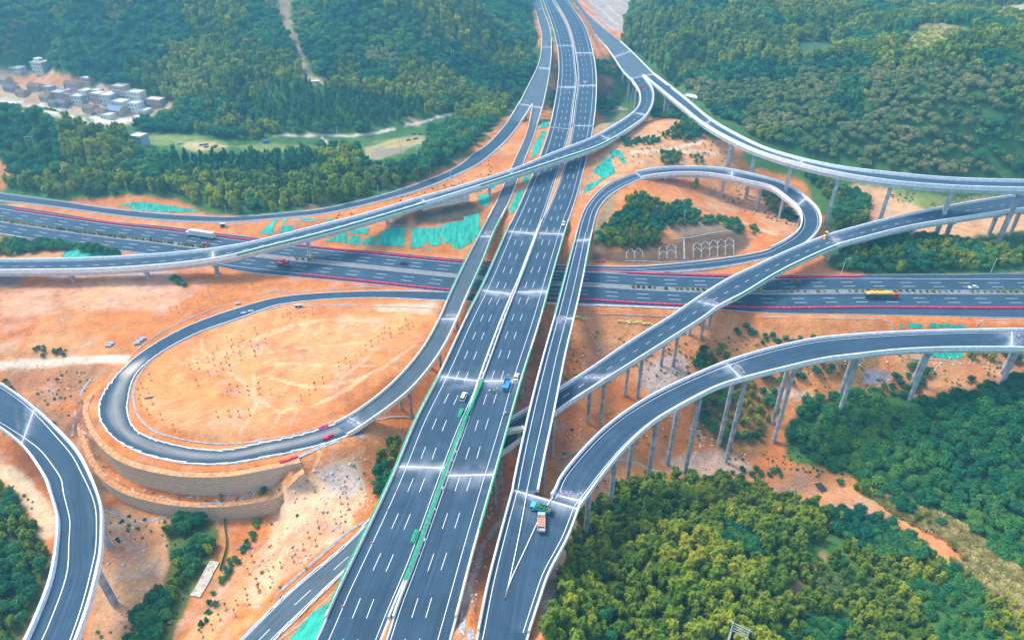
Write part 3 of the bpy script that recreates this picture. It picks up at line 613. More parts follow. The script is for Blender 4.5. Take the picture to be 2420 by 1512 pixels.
me.vertices.add(len(V)); me.vertices.foreach_set('co',V.ravel()); me.loops.add(Fq.size); me.loops.foreach_set('vertex_index',Fq.ravel())
me.polygons.add(len(Fq)); me.polygons.foreach_set('loop_start',np.arange(len(Fq))*4); me.polygons.foreach_set('loop_total',np.full(len(Fq),4)); me.polygons.foreach_set('use_smooth',np.ones(len(Fq),bool))
me.update(calc_edges=True); me.materials.append(M['soil'])
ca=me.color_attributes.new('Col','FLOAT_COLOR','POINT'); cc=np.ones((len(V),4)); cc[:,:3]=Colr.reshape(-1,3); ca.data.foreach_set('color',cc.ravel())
ground=bpy.data.objects.new('ground',me); COL.objects.link(ground); tag(ground,kind='structure',label='bare orange earth and green hillsides around the interchange')
# ---------------------------------------------------------------- road surfaces
ASPH=np.array((.037,.073,.111)); PALE=np.array((.125,.175,.215)); 
def asphalt(key,s0,s1,name,parent=None,h=.06,inset=.45,base=ASPH,joints=(),dust=None,solid=False,**k):
    r=RD[key]; n=max(3,int((s1-s0)/1.0)+1); us=np.linspace(s0,s1,n)
    L=np.stack([np.interp(us,r.s,r.L[:,i]) for i in range(3)],1);Rv=np.stack([np.interp(us,r.s,r.Rr[:,i]) for i in range(3)],1)
    w=np.linalg.norm(Rv-L,axis=1); K=13; mb=MB(); V=[];U=[];Cc=[]
    ph=rng.random()*100
    for a in range(K):
        t=inset+(w-2*inset)*a/(K-1); q=L+(Rv-L)*(t/w)[:,None]; q[:,2]+=h; V.append(q); U.append(np.stack([t,us+ph*3],1))
        c=np.repeat(base[None],n,0)
        for jj in joints:
            st=np.clip(np.exp(-np.abs(us-jj)/1.3)*.55+np.exp(-np.abs(us-jj+1.5)/4.)*.38*sstep(vnoise(us*.35+jj*3,np.full(n,a*.45+jj))*1.5-.35),0,.85)
            c=c*(1-st[:,None])+np.array((.50,.52,.56))*st[:,None]
        nn=sstep((fbm(us,np.full(n,a*1.3)+ph,9,3)-.25)/.4)*.12; c=c*(1-nn[:,None])+PALE*nn[:,None]
        if dust:
            for d0,d1,cd_,st,lo,hi in dust:
                f=(a/(K-1)); ff=sstep(1-abs(f-(lo+hi)/2)/((hi-lo)/2)*.8)
                st2=sstep((us-d0)/8)*sstep((d1-us)/8)*st*ff*(.7+.5*vnoise(us*.15,np.full(n,a*.7))); c=c*(1-st2[:,None])+np.array(cd_)*st2[:,None]
        Cc.append(c)
    V=np.stack(V,1).reshape(-1,3);U=np.stack(U,1).reshape(-1,2);Cc=np.stack(Cc,1).reshape(-1,3)
    fs=[(i*K+j,i*K+j+1,(i+1)*K+j+1,(i+1)*K+j) for i in range(n-1) for j in range(K-1)]
    mb.v=V.tolist();mb.f=[list(f)[::-1] for f in fs];mb.m=[0]*len(fs);mb.uv=[tuple(u) for u in U];mb.col=Cc.tolist()
    return mb.build(name,M['asph'],parent,**k)
def half(px,key): return RD[key].near_px(*px)
LEFT=lambda b:(0,b); RIGHT=lambda b:(1,-b)
def markings(key,s0,s1,lines,name,parent=None,**k):
    mb=MB()
    for t,w,dash in lines: RD[key].line(mb,s0,s1,t,w,.085,dash)
    return mb.build(name,M['white'],parent,**k)
def empty_at(name,key,s,**k):
    q=RD[key].p(s,(.5,0)); return empty(name,(0,0,0),**k)
def pier(root,key,s,cols,rc,capw=None,square=False,capd=1.2,depth=1.9,stripe=False,gz=None):
    """cap beam across the road with columns standing on the ground"""
    r=RD[key]; a=r.p(s,(0,0));b=r.p(s,(1,0)); c=(a+b)/2; d=(b-a)[:2];w=np.linalg.norm(d);d/=w; ang=math.atan2(d[1],d[0])
    cw=(capw or w-2.2); mb=MB(); ztop=c[2]-depth
    x=cw/2; pr=[(-x,0),(x,0),(x,-.55),(x*.78,-capd),(-x*.78,-capd),(-x,-.55)]
    n=6;y=.85;Pv=[]
    for yy in(-y,y):
        for px_,pz in pr: Pv.append((c[0]+px_*d[0]-yy*d[1],c[1]+px_*d[1]+yy*d[0],ztop+pz))
    mb.add(Pv,[(0,1,2,3,4,5)[::-1],(6,7,8,9,10,11)]+[(i,(i+1)%6,6+(i+1)%6,6+i) for i in range(6)])
    po=mb.build('pier',M['pier'],root)
    for off in cols:
        q=c[:2]+d*off; g=float(tz(q[0],q[1])) if gz is None else gz
        if ztop-capd-g<.3: continue
        m2=MB(); nn=4 if square else 12; rr=rc*(1.3 if square else 1)
        u=np.array((d[0],d[1],0));
        hts=np.linspace(g-.8,ztop-capd+.02,2)
        if square:
            m2.box((q[0],q[1],(hts[0]+hts[1])/2),(rc*2,rc*2,hts[1]-hts[0]),ang)
        else: m2.cyl((q[0],q[1],hts[0]),(q[0],q[1],hts[1]),rr,n=14)
        m2.build('column',M['pier'],po,smooth=False)
        if stripe:
            m3=MB()
            for kz in range(5): m3.box((q[0],q[1],g+.5+kz*.5),(rc*2.15,rc*2.15,.28),ang,mi=kz%2)
            m3.build('warning_stripe',[paint('yellow_paint',(.75,.62,.03)),M['dark']],po)
def viaduct(key,s0,s1,label,piers=(),joints=(),colsp=None,rc=.75,square=False,parl='parapet',parr='parapet',lines=(),base=ASPH,green=(),dust=None,rubble=(),depth=1.9,fascia_w=1.0,group=None,capw=None,phw=.58,name='viaduct',nosel=(),noser=(),yline=False,stripe=(),ph=1.12):
    r=RD[key]; root=empty(name,(0,0,0),label=label,cat='viaduct',group=group)
    q=r.p((s0+s1)/2,(.5,0)); base_z=float(tz(q[0],q[1])); root.location=(q[0],q[1],base_z)
    off=-np.array(root.location)
    mb=MB(); f=fascia_w
    r.sweep(mb,s0,s1,[((0,0),0),((1,0),0),((1,0),-.35),((1,-f),-.75),((1,-f-.3),-depth),((0,f+.3),-depth),((0,f),-.75),((0,0),-.35)])
    mb.build('deck',M['conc'],root)
    for side,pm,nos in((LEFT,parl,nosel),(RIGHT,parr,noser)):
        if not pm: continue
        mb=MB(); sa,sb=s0,s1
        if nos: sa,sb=nos
        r.sweep(mb,sa,sb,[(side(-.12),-.75),(side(-.12),ph-.02),(side(phw*.72),ph),(side(phw),.35),(side(phw),.02),(side(phw),-.1)])
        mb.build('parapet',M[pm],root)
    asphalt(key,s0,s1,'road_surface',root,.07,phw-.02,base,joints,dust)
    if lines: markings(key,s0,s1,lines,'lane_marking',root)
    for j in joints:
        mb=MB(); r.sweep(mb,j-.28,j+.28,[(LEFT(phw),.1),(RIGHT(phw),.1)],closed=False,step=.5); mb.build('expansion_joint',M['joint'],root)
    for j0,j1,a,b in rubble:
        mb=MB()
        for i in range(120):
            u=random.uniform(j0,j1);t=random.uniform(a,b);q=r.p(u,(t,0),.12); sz=random.uniform(.25,.9); mb.box(q,(sz,sz*.35,random.uniform(.06,.3)),random.random()*3)
        mb.build('rubble_strip',M['rubble'],root,label='loose formwork and rubble lying along the joint')
    for side,a,b in green:
        mb=MB(); sd=LEFT if side=='l' else RIGHT
        if side=='m': sd=RIGHT; r.sweep(mb,a,b,[(sd(-.62),.5),(sd(-.62),1.3),(sd(.28),1.42),(sd(.28),1.32),(sd(-.5),1.2),(sd(-.5),.5)],step=1.5)
        else: r.sweep(mb,a,b,[(sd(-.42),.35),(sd(-.42),1.25),(sd(.05),1.3),(sd(.05),1.22),(sd(-.3),1.15),(sd(-.3),.35)],step=1.5)
        mb.build('mesh_screen',M['green'],root)
    if yline:
        mb=MB(); r.sweep(mb,s0,s1,[(RIGHT(-.06),.45),(RIGHT(-.06),.62),(RIGHT(-.02),.62),(RIGHT(-.02),.45)]); mb.build('yellow_hose',paint('yellow_paint',(.75,.62,.03)),root)
    for s in piers:
        st=s in stripe
        pier(root,key,s,colsp or (-2.8,2.8),rc,capw,square,depth=depth,stripe=st)
    # parts are modelled in world space: shift them under the root
    for ch in list(root.children): ch.matrix_parent_inverse.identity(); ch.location=off
    return root
def near_list(key,lst): return [RD[key].near_px(x,y) for x,y in lst]
def every(a,b,st=30.,pad=4.): 
    n=max(1,int(round((b-a-2*pad)/st))); return list(np.linspace(a+pad,b-pad,n+1))
# ground roads ------------------------------------------------------------------------------
def ground_road(key,s0,s1,name='road',lines=(),h=.0,inset=.5,base=ASPH,joints=(),dust=None,curb=True,label=None):
    o=asphalt(key,s0,s1,name,None,.05+h,inset,base,joints,dust); tag(o,kind='structure',label=label)
    r=RD[key]
    mb=MB(); r.sweep(mb,s0,s1,[((0,-.1),.0+h),((1,.1),.0+h),((1,.1),-1.4),((0,-.1),-1.4)]); mb.build('road_bed',M['conc'],None,kind='structure')
    if lines:
        m=markings(key,s0,s1,lines,'road_marking'); tag(m,kind='structure')
    return o
def guardrail(key,s0,s1,side,label,off=.35,mat_='rail',step=4.,h=.75):
    r=RD[key]; sd=LEFT if side=='l' else RIGHT; mb=MB()
    r.sweep(mb,s0,s1,[(sd(off),h),(sd(off+.09),h),(sd(off+.09),h-.32),(sd(off),h-.32)])
    root=empty('guardrail',tuple(r.p(s0,(.5,0))),label=label,cat='guardrail')
    o=mb.build('rail',M[mat_],root); mp=MB()
    for u in np.arange(s0,s1,step):
        q=r.p(u,sd(off+.14)); mp.cyl(q,q+np.array((0,0,h)),.07,n=6)
    mp.build('post_row',M['rail'],root)
    for ch in root.children: ch.location=-np.array(root.location)
    return root
EDGEB=[((0,.95),.22,None),((1,-.95),.22,None)]
D69=(6,9)
LM=lambda o1,o2,dash:[((0,o1),.19,None),((1,-o2),.19,None)]+dash
# main carriageways: 3 lanes, hard shoulder on the outside
AL_=[((0,3.4),.19,None),((1,-1.45),.19,None),((0,3.4+3.75),.18,D69),((0,3.4+7.5),.18,D69)]
AR_=[((0,1.25),.19,None),((1,-3.3),.19,None),((0,1.25+3.75),.18,D69),((0,1.25+7.5),.18,D69)]
jAL=near_list('AL',[(993,1108),(1081,895),(1155,683),(1236,549)]); jAR=near_list('AR',[(1110,1120),(1190,905),(1262,690),(1305,553)])
jAL2=near_list('AL',[(1323,303),(1334,206),(1336,108)]); jAR2=near_list('AR',[(1377,298),(1386,203),(1380,126)])
gAL=near_list('AL',[(1010,1090),(820,1400)])
viaduct('AL',alg[0],alg[1],'left carriageway of the wide main viaduct over the motorway, cream parapet and green median mesh',every(alg[0],alg[1]),jAL,(-5,0,5),.8,parl='cream',parr='conc',lines=AL_,
  green=[('l',alg[0]+2,RD['AL'].near_px(1085,890)),('m',RD['AL'].near_px(895,1370),RD['AL'].near_px(1085,890)),('l',RD['AL'].near_px(1150,740),alg[1]-4)],depth=2.2)
viaduct('AR',arg[0],arg[1],'right carriageway of the wide main viaduct, carrying the blue truck and white cars',every(arg[0],arg[1]),jAR,(-5,0,5),.8,parl='cream',parr='cream',lines=AR_,
  green=[('r',RD['AR'].near_px(1060,1260),RD['AR'].near_px(1215,830)),('r',RD['AR'].near_px(1235,735),arg[1]-3)],depth=2.2)
viaduct('AL',alg[2],alg[3],'far left carriageway bridge of the main road, over the wooded valley',every(alg[2],alg[3],35),jAL2,(-5,0,5),.9,parl='cream',parr='conc',lines=AL_,base=ASPH*1.05)
viaduct('AR',arg[2],arg[3],'far right carriageway bridge of the main road, with one white car on it',every(arg[2],arg[3],35),jAR2,(-5,0,5),.9,parl='conc',parr='cream',lines=AR_,base=ASPH*1.05)
for a,b in GR['AL']: ground_road('AL',a,b,lines=AL_,label='left carriageway of the main road on its embankment')
for a,b in GR['AR']: ground_road('AR',a,b,lines=AR_,label='right carriageway of the main road on its embankment')
# left ramp and its two branches
viaduct('B',BRG['B'][0][0],BRG['B'][0][1],'unmarked ramp bridge left of the far main road, ending at the fork',every(*BRG['B'][0],35)[:-1],near_list('B',[(1290,112),(1283,162)]),(-2.8,2.8),.9,parl='cream',parr='cream',base=PALE*.75)
for a,b in GR['B']: ground_road('B',a,b,base=PALE*.7,label='unmarked ramp beside the far main road')
viaduct('B1',0,b1g,'short left fork of the unmarked ramp above the trees',[12.],[3.],parl='parapet',parr='parapet',base=PALE*.7)
viaduct('B2',0,b2a,'short right fork of the unmarked ramp beside the green netting',[14.],[3.],(-2.2,2.2),parl='cream',parr='cream',base=PALE*.75)
for a,b in GR['B1']: ground_road('B1',a,b,base=ASPH*1.05,label='ramp road curving left along the forest edge')
LD=(.22,.20,.175)
viaduct('B2',b2b,b2g,'dusty narrow ramp bridge curving off left of the main viaduct to the loop',every(b2b,b2g,28),[RD['B2'].near_px(1152,560),RD['B2'].near_px(1058,752,0,400),RD['B2'].near_px(835,988)] ,(-2.1,2.1),.65,parl='cream',parr='cream',base=PALE*.62,
  rubble=[(RD['B2'].near_px(1160,552),RD['B2'].near_px(1156,558),.35,.95),(RD['B2'].near_px(1062,743,0,400),RD['B2'].near_px(1059,750,0,400),.3,.95),(RD['B2'].near_px(838,985),RD['B2'].near_px(828,995),.2,.9)],
  green=[('l',b2b+16,RD['B2'].near_px(1075,715,0,400)),('r',b2b+16,RD['B2'].near_px(1085,690,0,400))],depth=1.8)
uA=RD['B2'].near_px(700,1042);uB=RD['B2'].near_px(300,870)
for a,b in GR['B2']:
    ground_road('B2',a,b,base=PALE*.62 if a<300 else ASPH,inset=.4,dust=[(uA-40,uB+12,(.30,.28,.25),.85,.1,.75),(uB-8,uB+8,(.62,.50,.38),.95,0,1)] if a>300 else None,label='dusty loop ramp round the bare orange field' if a>300 else 'narrow ramp beside the main road')
# right-hand ramps
viaduct('C',cg,RD['C'].len,'wide unmarked ramp bridge at the top right before it forks',every(cg,RD['C'].len,32)[1:],near_list('C',[(1472,128),(1519,180)]),(-4.5,4.5),1.,base=PALE*.75,square=True)
ground_road('C',0,cg,base=PALE*.75,label='wide ramp road beside the terraced field')
RD_LINES=[((0,1.3),.19,None),((1,-1.6),.19,None),((.5,.1),.2,(3.2,5))]
r=RD['C1']
viaduct('C1',0,r.len,'long curved flyover crossing over the main road and the motorway to the left edge',
  [25,60,95,130]+near_list('C1',[(1320,366),(1157,424),(909,501)]) + near_list('C1',[(727,549),(505,587),(335,616),(160,623)]),
  near_list('C1',[(1511,269),(1430,325),(1210,407),(1000,471),(505,590)]),(-2.3,2.3),.85,lines=RD_LINES,parl='parapet',parr='parapet',depth=3.1,ph=1.6,phw=.75,
  green=[('r',r.near_px(1440,318),r.near_px(1130,432)),('l',r.near_px(1440,318),r.near_px(1300,372)),('r',r.near_px(1000,471),r.near_px(560,585))],stripe=near_list('C1',[(727,549)]),base=ASPH*1.05)
C2L=[((0,1.5),.21,None),((1,-1.3),.21,None)]
viaduct('C2',0,RD['C2'].len,'high flyover sweeping right along the forest on tall paired columns',[14,50,88]+near_list('C2',[(1735,325),(1792,345)])+near_list('C2',[(1876,378),(1985,400),(2110,418),(2255,430),(2420,436),(2500,436)]),
  near_list('C2',[(1673,288),(1895,380)]),(-2.3,2.3),1.,square=True,lines=C2L,depth=3.1,phw=.8,ph=1.7,base=ASPH*1.15)
d1l=[((0,1.9),.19,None),((1,-3.6),.19,None)]
r=RD['D1']
viaduct('D1',0,d1g[0],'narrow straight ramp bridge right of the main viaduct',every(0,d1g[0],28)[1:],near_list('D1',[(1374,567),(1333,752)]),(-2.6,2.6),.75,lines=d1l,parl='parapet',parr='parapet',
  rubble=[(r.near_px(1332,757),r.near_px(1334,748),.05,.6)],green=[('l',r.near_px(1335,745),d1g[0]-8),('r',r.near_px(1360,640),d1g[0]-8)],depth=1.9)
viaduct('D1',d1g[1],d1g[2],'looping ramp bridge circling the wooded knoll',near_list('D1',[(1575,402),(1650,401),(1718,408),(1800,426),(1862,450),(1905,487),(1912,540)]),
  near_list('D1',[(1510,411),(1730,410),(1895,478)]),(-2.6,2.6),.8,lines=[((0,1.8),.21,None),((1,-2.3),.21,None)],depth=3.0,phw=.78,ph=1.6)
for a,b in GR['D1']: ground_road('D1',a,b,lines=[((0,1.9),.19,None),((1,-3.0),.19,None)] if a<300 else [((0,.9),.19,None),((1,-3.0),.19,None)],label='ramp road on the orange embankment' if a<300 else 'slip road joining the motorway below the lattice slope')
jD2=near_list('D2',[(1344,1172),(1737,871),(2395,799)])
r=RD['D2']
viaduct('D2',0,r.len,'curved ramp bridge with a yellow hose along its right parapet, on very tall piers',[r.near(*q) for q in [(20,155),(31,172),(50,190),(69,205),(92,218),(116,227),(145,233),(178,238),(217,238),(250,238)]],
  jD2,(-3.9,3.9),.9,lines=[((0,1.7),.21,None),((1,-1.7),.21,None)],rubble=[(jD2[0]+.6,jD2[0]+3,.1,.8),(jD2[1]+.5,jD2[1]+4,.15,.8),(jD2[2],jD2[2]+6,.1,.9)],yline=True,depth=2.6,ph=1.4,phw=.7,square=False)
viaduct('DD',8,RD['DD'].len,'wide fork of the two right-hand ramps with two trucks parked on it',every(8,RD['DD'].len,24)[1:-1],[RD['DD'].len-.6],(-5,0,5),.85,lines=[((0,1.7),.21,None),((1,-1.7),.21,None)],parl='cream',parr='cream',depth=2.0)
ground_road('DD',0,8,lines=[((0,1.7),.21,None)],label='end of the unfinished fork at the bottom')
r=RD['E']
viaduct('E',0,eg,'long diagonal ramp with dashed lanes passing over the motorway and under the main viaduct',
  [r.near(*q) for q in [(300,368),(283,366),(253,357),(227,349),(193,336),(170,326)]]+near_list('E',[(1800,648),(1655,727)])+[r.near(*q) for q in [(91,268),(71,251),(53,235),(34,220),(14,203),(-5,185),(-22,168),(-36,153)]],
  near_list('E',[(1972,566),(1672,722),(1402,893)]),(-2.8,2.8),.8,lines=[((0,1.5),.19,None),((1,-1.3),.19,None),((.5,0),.2,(3.2,5))],
  rubble=[(r.near_px(1985,560),r.near_px(1968,566),.1,.8),(r.near_px(1685,712),r.near_px(1672,722),.1,.8),(r.near_px(1415,883),r.near_px(1402,893),.1,.8)],
  green=[('l',r.near_px(1900,590),r.near_px(1700,700)),('r',r.near_px(1960,578),r.near_px(1700,700))],depth=2.8,ph=1.5,phw=.75,stripe=near_list('E',[(1800,648)]))
ground_road('E',eg,r.len,lines=[((0,.9),.21,None),((1,-.9),.21,None),((.5,.6),.2,D69)],base=PALE*.7,label='slip road emerging from under the main viaduct')
viaduct('F',0,RD['F'].len,'high curved ramp bridge in the left foreground on single leaning-looking columns',[RD['F'].near_px(10,965),RD['F'].near_px(188,1172),RD['F'].near_px(187,1305),RD['F'].near_px(120,1480)],near_list('F',[(70,1005)]),(2.4,),1.1,lines=[((0,3.9),.27,None),((1,-2.2),.27,None)],phw=.85,ph=1.45,depth=2.4)
def line_px(P,z,w,name,parent=None,**k):
    L=np.array([bp(x,y,z) for x,y in pts(P)]); mb=MB(); L=catmull(L,40) if len(L)>2 else L
    T=np.gradient(L,axis=0);T/=np.linalg.norm(T,axis=1)[:,None];N=np.stack([-T[:,1],T[:,0],0*T[:,0]],1)
    V=[];
    for i in range(len(L)): V+=[L[i]+N[i]*w/2+(0,0,.09),L[i]-N[i]*w/2+(0,0,.09)]
    mb.add(V,[(2*i,2*i+1,2*i+3,2*i+2) for i in range(len(L)-1)]); return mb.build(name,M['white'],parent,**k)
_dd=[o for o in bpy.data.objects if o.get('label','').startswith('wide fork of the two')][0]
for t in ('@ 4 3 160 130,100 470,0 950,-46 1140','@ 4 3 395 195,270 400,130 700,0 985,-46 1140'):
    o=line_px(t,12.3,.26,'lane_marking',_dd); o.location=-np.array(_dd.location)
def soil_median(s0,s1,r0,r1):
    A=RD['AL'];B_=RD['AR']; n=max(2,int((s1-s0)/2)); mb=MB();V=[]
    for i in range(n+1):
        a=A.p(s0+(s1-s0)*i/n,(1,.12),.12); b=B_.p(r0+(r1-r0)*i/n,(0,-.12),.12); V+=[a,(a+b)/2+np.array((0,0,.1)),b]
    mb.add(V,[(3*i+j,3*i+j+1,3*i+4+j,3*i+3+j) for i in range(n) for j in(0,1)]); mb.build('median_strip',mat('median_earth',(.60,.24,.07),.95,.3,1.5),None,kind='structure')
soil_median(0,alg[0],0,arg[0]); soil_median(alg[1],alg[2],arg[1],arg[2]); soil_median(alg[3],RD['AL'].len-60,arg[3],RD['AR'].len-60)
# motorway --------------------------------------------------------------------------------
G=RD['G']
ground_road('G',0,G.len,'motorway',base=ASPH*1.02,inset=.1,label='six-lane motorway crossing the interchange')
sx=lambda x: float(G.near_px(x,0) if False else G.s[int(np.argmin(abs(pj(G.C[:,0],G.C[:,1],0*G.C[:,0])[0]-x)))])
# lateral layout measured as metres either side of the median centre line; the centre sits at a fraction of the width
def gt(m):
    """distance m south of the median centre"""
    return m
# fraction of the median centre along the section (north edge=0) by display x
mx=[-200,0,200,400,600,750,900,1050,1300,1500,1800,2000,2420]; mf=[.60,.60,.57,.56,.52,.50,.53,.53,.535,.52,.50,.45,.455]
px_,_=pj(G.C[:,0],G.C[:,1],0*G.C[:,0]); MF=np.interp(px_,mx,mf); ker=np.ones(15)/15; MF=np.convolve(np.pad(MF,7,mode='edge'),ker,'valid')
class Med(Road):
    def __init__(s,g):
        s.s=g.s;s.len=g.len;s.C=g.L+(g.Rr-g.L)*MF[:,None]; T=np.gradient(s.C,axis=0); s.T=T/np.linalg.norm(T,axis=1)[:,None]
        N=np.stack([s.T[:,1],-s.T[:,0],0*s.T[:,0]],1); s.L=s.C+0*N; s.Rr=s.C+N; s.W=np.ones(len(s.s)); s.key='GM'
GM=Med(G); RD['GM']=GM
GML=[((0,m),.21,None) for m in(-13.3,-1.7,1.7,13.4)]+[((0,m),.2,D69) for m in(-9.4,-5.6,5.6,9.4)]
mk=markings('GM',0,G.len,GML,'road_marking'); tag(mk,kind='structure')
mb=MB(); GM.sweep(mb,0,G.len,[((0,-1.1),.1),((0,-1.0),.22),((0,1.0),.22),((0,1.1),.1)],closed=False); mb.build('median_strip',mat('median_soil',(.20,.17,.13),.95,.4,1.,col2=(.34,.33,.31)),None,kind='structure')

#PART4
# ---------------------------------------------------------------- vegetation
def leaf_cloud(lobes,n,size,seed,droop=0.,core=.62,up=.25,aspect=1.5):
    g=np.random.default_rng(seed); V=[];Fs=[]
    vol=np.array([l[1][0]*l[1][1]+l[1][0]*l[1][2] for l in lobes]);vol/=vol.sum()
    li=g.choice(len(lobes),n,p=vol); d=g.normal(size=(n,3)); d[:,2]+=up; d/=np.linalg.norm(d,axis=1)[:,None]
    c=np.array([l[0] for l in lobes])[li]; r=np.array([l[1] for l in lobes])[li]
    p=c+d*r*(.62+.62*g.random((n,1))**1.2)
    nn=d+g.normal(size=(n,3))*.55; nn[:,2]+=.25; nn/=np.linalg.norm(nn,axis=1)[:,None]
    a=np.cross(nn,g.normal(size=(n,3))); 
    if droop: a=a*(1-droop)+np.array((0,0,-1.))*droop+d*np.array((1,1,0))*droop*.5
    a-=nn*(a*nn).sum(1)[:,None]; a/=np.linalg.norm(a,axis=1)[:,None]+1e-9; b=np.cross(nn,a)
    s=size*(.6+.8*g.random((n,1)));A=a*s*aspect/2;B=b*s/2
    q=np.stack([p-A-B*.5,p-B*.9+A*.1,p+A*1.05,p+B*.9+A*.1],1).reshape(-1,3)
    mb=MB(); mb.add(q,[(4*i,4*i+1,4*i+2,4*i+3) for i in range(n)])
    for (cx,cy,cz),(rx,ry,rz) in lobes:
        m=7;rows=4;P=[]
        for i in range(rows+1):
            ph=math.pi*i/rows
            for j in range(m):
                t=2*math.pi*j/m+i*.4; k=core*(.9+.2*g.random()); P.append((cx+rx*k*math.sin(ph)*math.cos(t),cy+ry*k*math.sin(ph)*math.sin(t),cz+rz*k*math.cos(ph)))
        mb.add(P,[(i*m+j,i*m+(j+1)%m,(i+1)*m+(j+1)%m,(i+1)*m+j) for i in range(rows) for j in range(m)])
    return mb
def broad(seed,n,size,R=3.6,Hh=7.5):
    g=random.Random(seed); L=[]
    for i in range(8):
        t=i*2.4+g.random(); rr=R*(.2+.5*g.random()) if i else 0; L.append(((rr*math.cos(t),rr*math.sin(t),Hh*(.48+.30*g.random()-(rr/R)*.12)),(R*g.uniform(.38,.58),R*g.uniform(.38,.58),R*g.uniform(.34,.5))))
    return leaf_cloud(L,n,size,seed)
def dome(seed,n,size,R=2.7,Hh=4.2):
    g=random.Random(seed); L=[((0,0,Hh*.5),(R*.9,R*.9,Hh*.5))]
    for i in range(4):
        t=i*1.6+g.random(); L.append(((R*.5*math.cos(t),R*.5*math.sin(t),Hh*g.uniform(.38,.62)),(R*.5,R*.5,Hh*.32)))
    return leaf_cloud(L,n,size,seed,droop=.35)
def bamboo(seed,n,size,R=3.1,Hh=9.5):
    g=random.Random(seed); L=[]
    for i in range(7):
        t=i*2.4+g.random(); lean=g.uniform(.15,.85); x=R*lean*math.cos(t);y=R*lean*math.sin(t); top=Hh*g.uniform(.7,1.0)*(1-.15*lean)
        L.append(((x*.6,y*.6,top*.52),(R*.26,R*.26,top*.24))); L.append(((x,y,top*.82),(R*.30,R*.30,top*.19)))
    L.append(((0,0,Hh*.35),(R*.7,R*.7,Hh*.3)))
    return leaf_cloud(L,n,size,seed,droop=.6,core=.5,aspect=2.6)
def spire(seed,n,size,R=2.0,Hh=10):
    g=random.Random(seed); L=[]
    for i in range(6):
        f=i/5.; L.append(((g.uniform(-.4,.4)*R,g.uniform(-.4,.4)*R,Hh*(.35+.55*f)),(R*(.85-.5*f),R*(.85-.5*f),Hh*.14)))
    return leaf_cloud(L,n,size,seed,droop=.3)
def trunk(Hh,r,n=1,spread=0,seed=0):
    g=random.Random(seed); mb=MB()
    for i in range(n):
        t=i*2.4;a=(spread*.15*math.cos(t),spread*.15*math.sin(t),-.6); b=(spread*g.uniform(.3,.8)*math.cos(t),spread*g.uniform(.3,.8)*math.sin(t),Hh*.62)
        mid=((a[0]+b[0])/2+g.uniform(-.2,.2),(a[1]+b[1])/2,Hh*.3); mb.cyl(a,mid,r,r*.75,6); mb.cyl(mid,b,r*.75,r*.35,6)
    if n==1:
        for k in range(4):
            t=k*1.7+g.random(); mb.cyl((0,0,Hh*.35),(Hh*.22*math.cos(t),Hh*.22*math.sin(t),Hh*.58),r*.45,r*.2,5)
    return mb
LIB={}
HIDE=[]
def lib(kind):
    if kind in LIB: return LIB[kind]
    K={'bamboo':(bamboo,'leaf_bamboo',900,.56),'broad':(broad,'leaf_broad',850,.62),'dome':(dome,'leaf_pine',720,.46),'spire':(spire,'leaf_pine',420,.66),'brown':(broad,'leaf_brown',520,.66),
       'bamboo_far':(bamboo,'leaf_bamboo',280,1.0),'broad_far':(broad,'leaf_broad',300,1.05),'spire_far':(spire,'leaf_pine',170,1.1),'brown_far':(broad,'leaf_brown',180,1.2),'dome_far':(dome,'leaf_pine',160,.95),
       'bush':(lambda s,n,z:broad(s,n,z,1.7,2.6),'leaf_broad',170,.42)}
    fn,mt,n_,sz=K[kind]; out=[]
    for v in range(4):
        mb=fn(11+v*7+len(LIB)*31,n_,sz); me=mb.mesh(kind+'_crown',M[mt]); out.append(me)
    base=kind.split('_')[0]
    tr=trunk(8.5,.07,7,2.2,3) if base=='bamboo' else trunk({'dome':4,'spire':10,'bush':2.2}.get(base,7.5),{'bush':.08}.get(base,.22),1,0,5)
    LIB[kind]=(out,tr.mesh(kind+'_trunk',M['bark'])); return LIB[kind]
NAMES={'bamboo':('bamboo_clump','culms','bamboo'),'broad':('broadleaf_tree','trunk','tree'),'dome':('round_tree','trunk','tree'),'spire':('slender_tree','trunk','tree'),'brown':('dry_tree','trunk','tree'),'bush':('bush','stem','bush')}
road_pts=[];road_hw=[];road_z=[]
for k,r in RD.items():
    if k=='GM': continue
    i=np.arange(0,len(r.s),2); road_pts.append(r.C[i,:2]); road_hw.append(r.W[i]/2); road_z.append(r.C[i,2])
RP=np.concatenate(road_pts);RH=np.concatenate(road_hw);RZ=np.concatenate(road_z)
def clear_of_roads(x,y,z,hgt,pad=1.5):
    ok=np.ones(len(x),bool)
    for i in range(0,len(x),4000):
        d=np.hypot(x[i:i+4000,None]-RP[:,0],y[i:i+4000,None]-RP[:,1])-RH; low=(RZ[None,:]-z[i:i+4000,None])<hgt+1
        ok[i:i+4000]=~((d<pad)&low).any(1)
    return ok
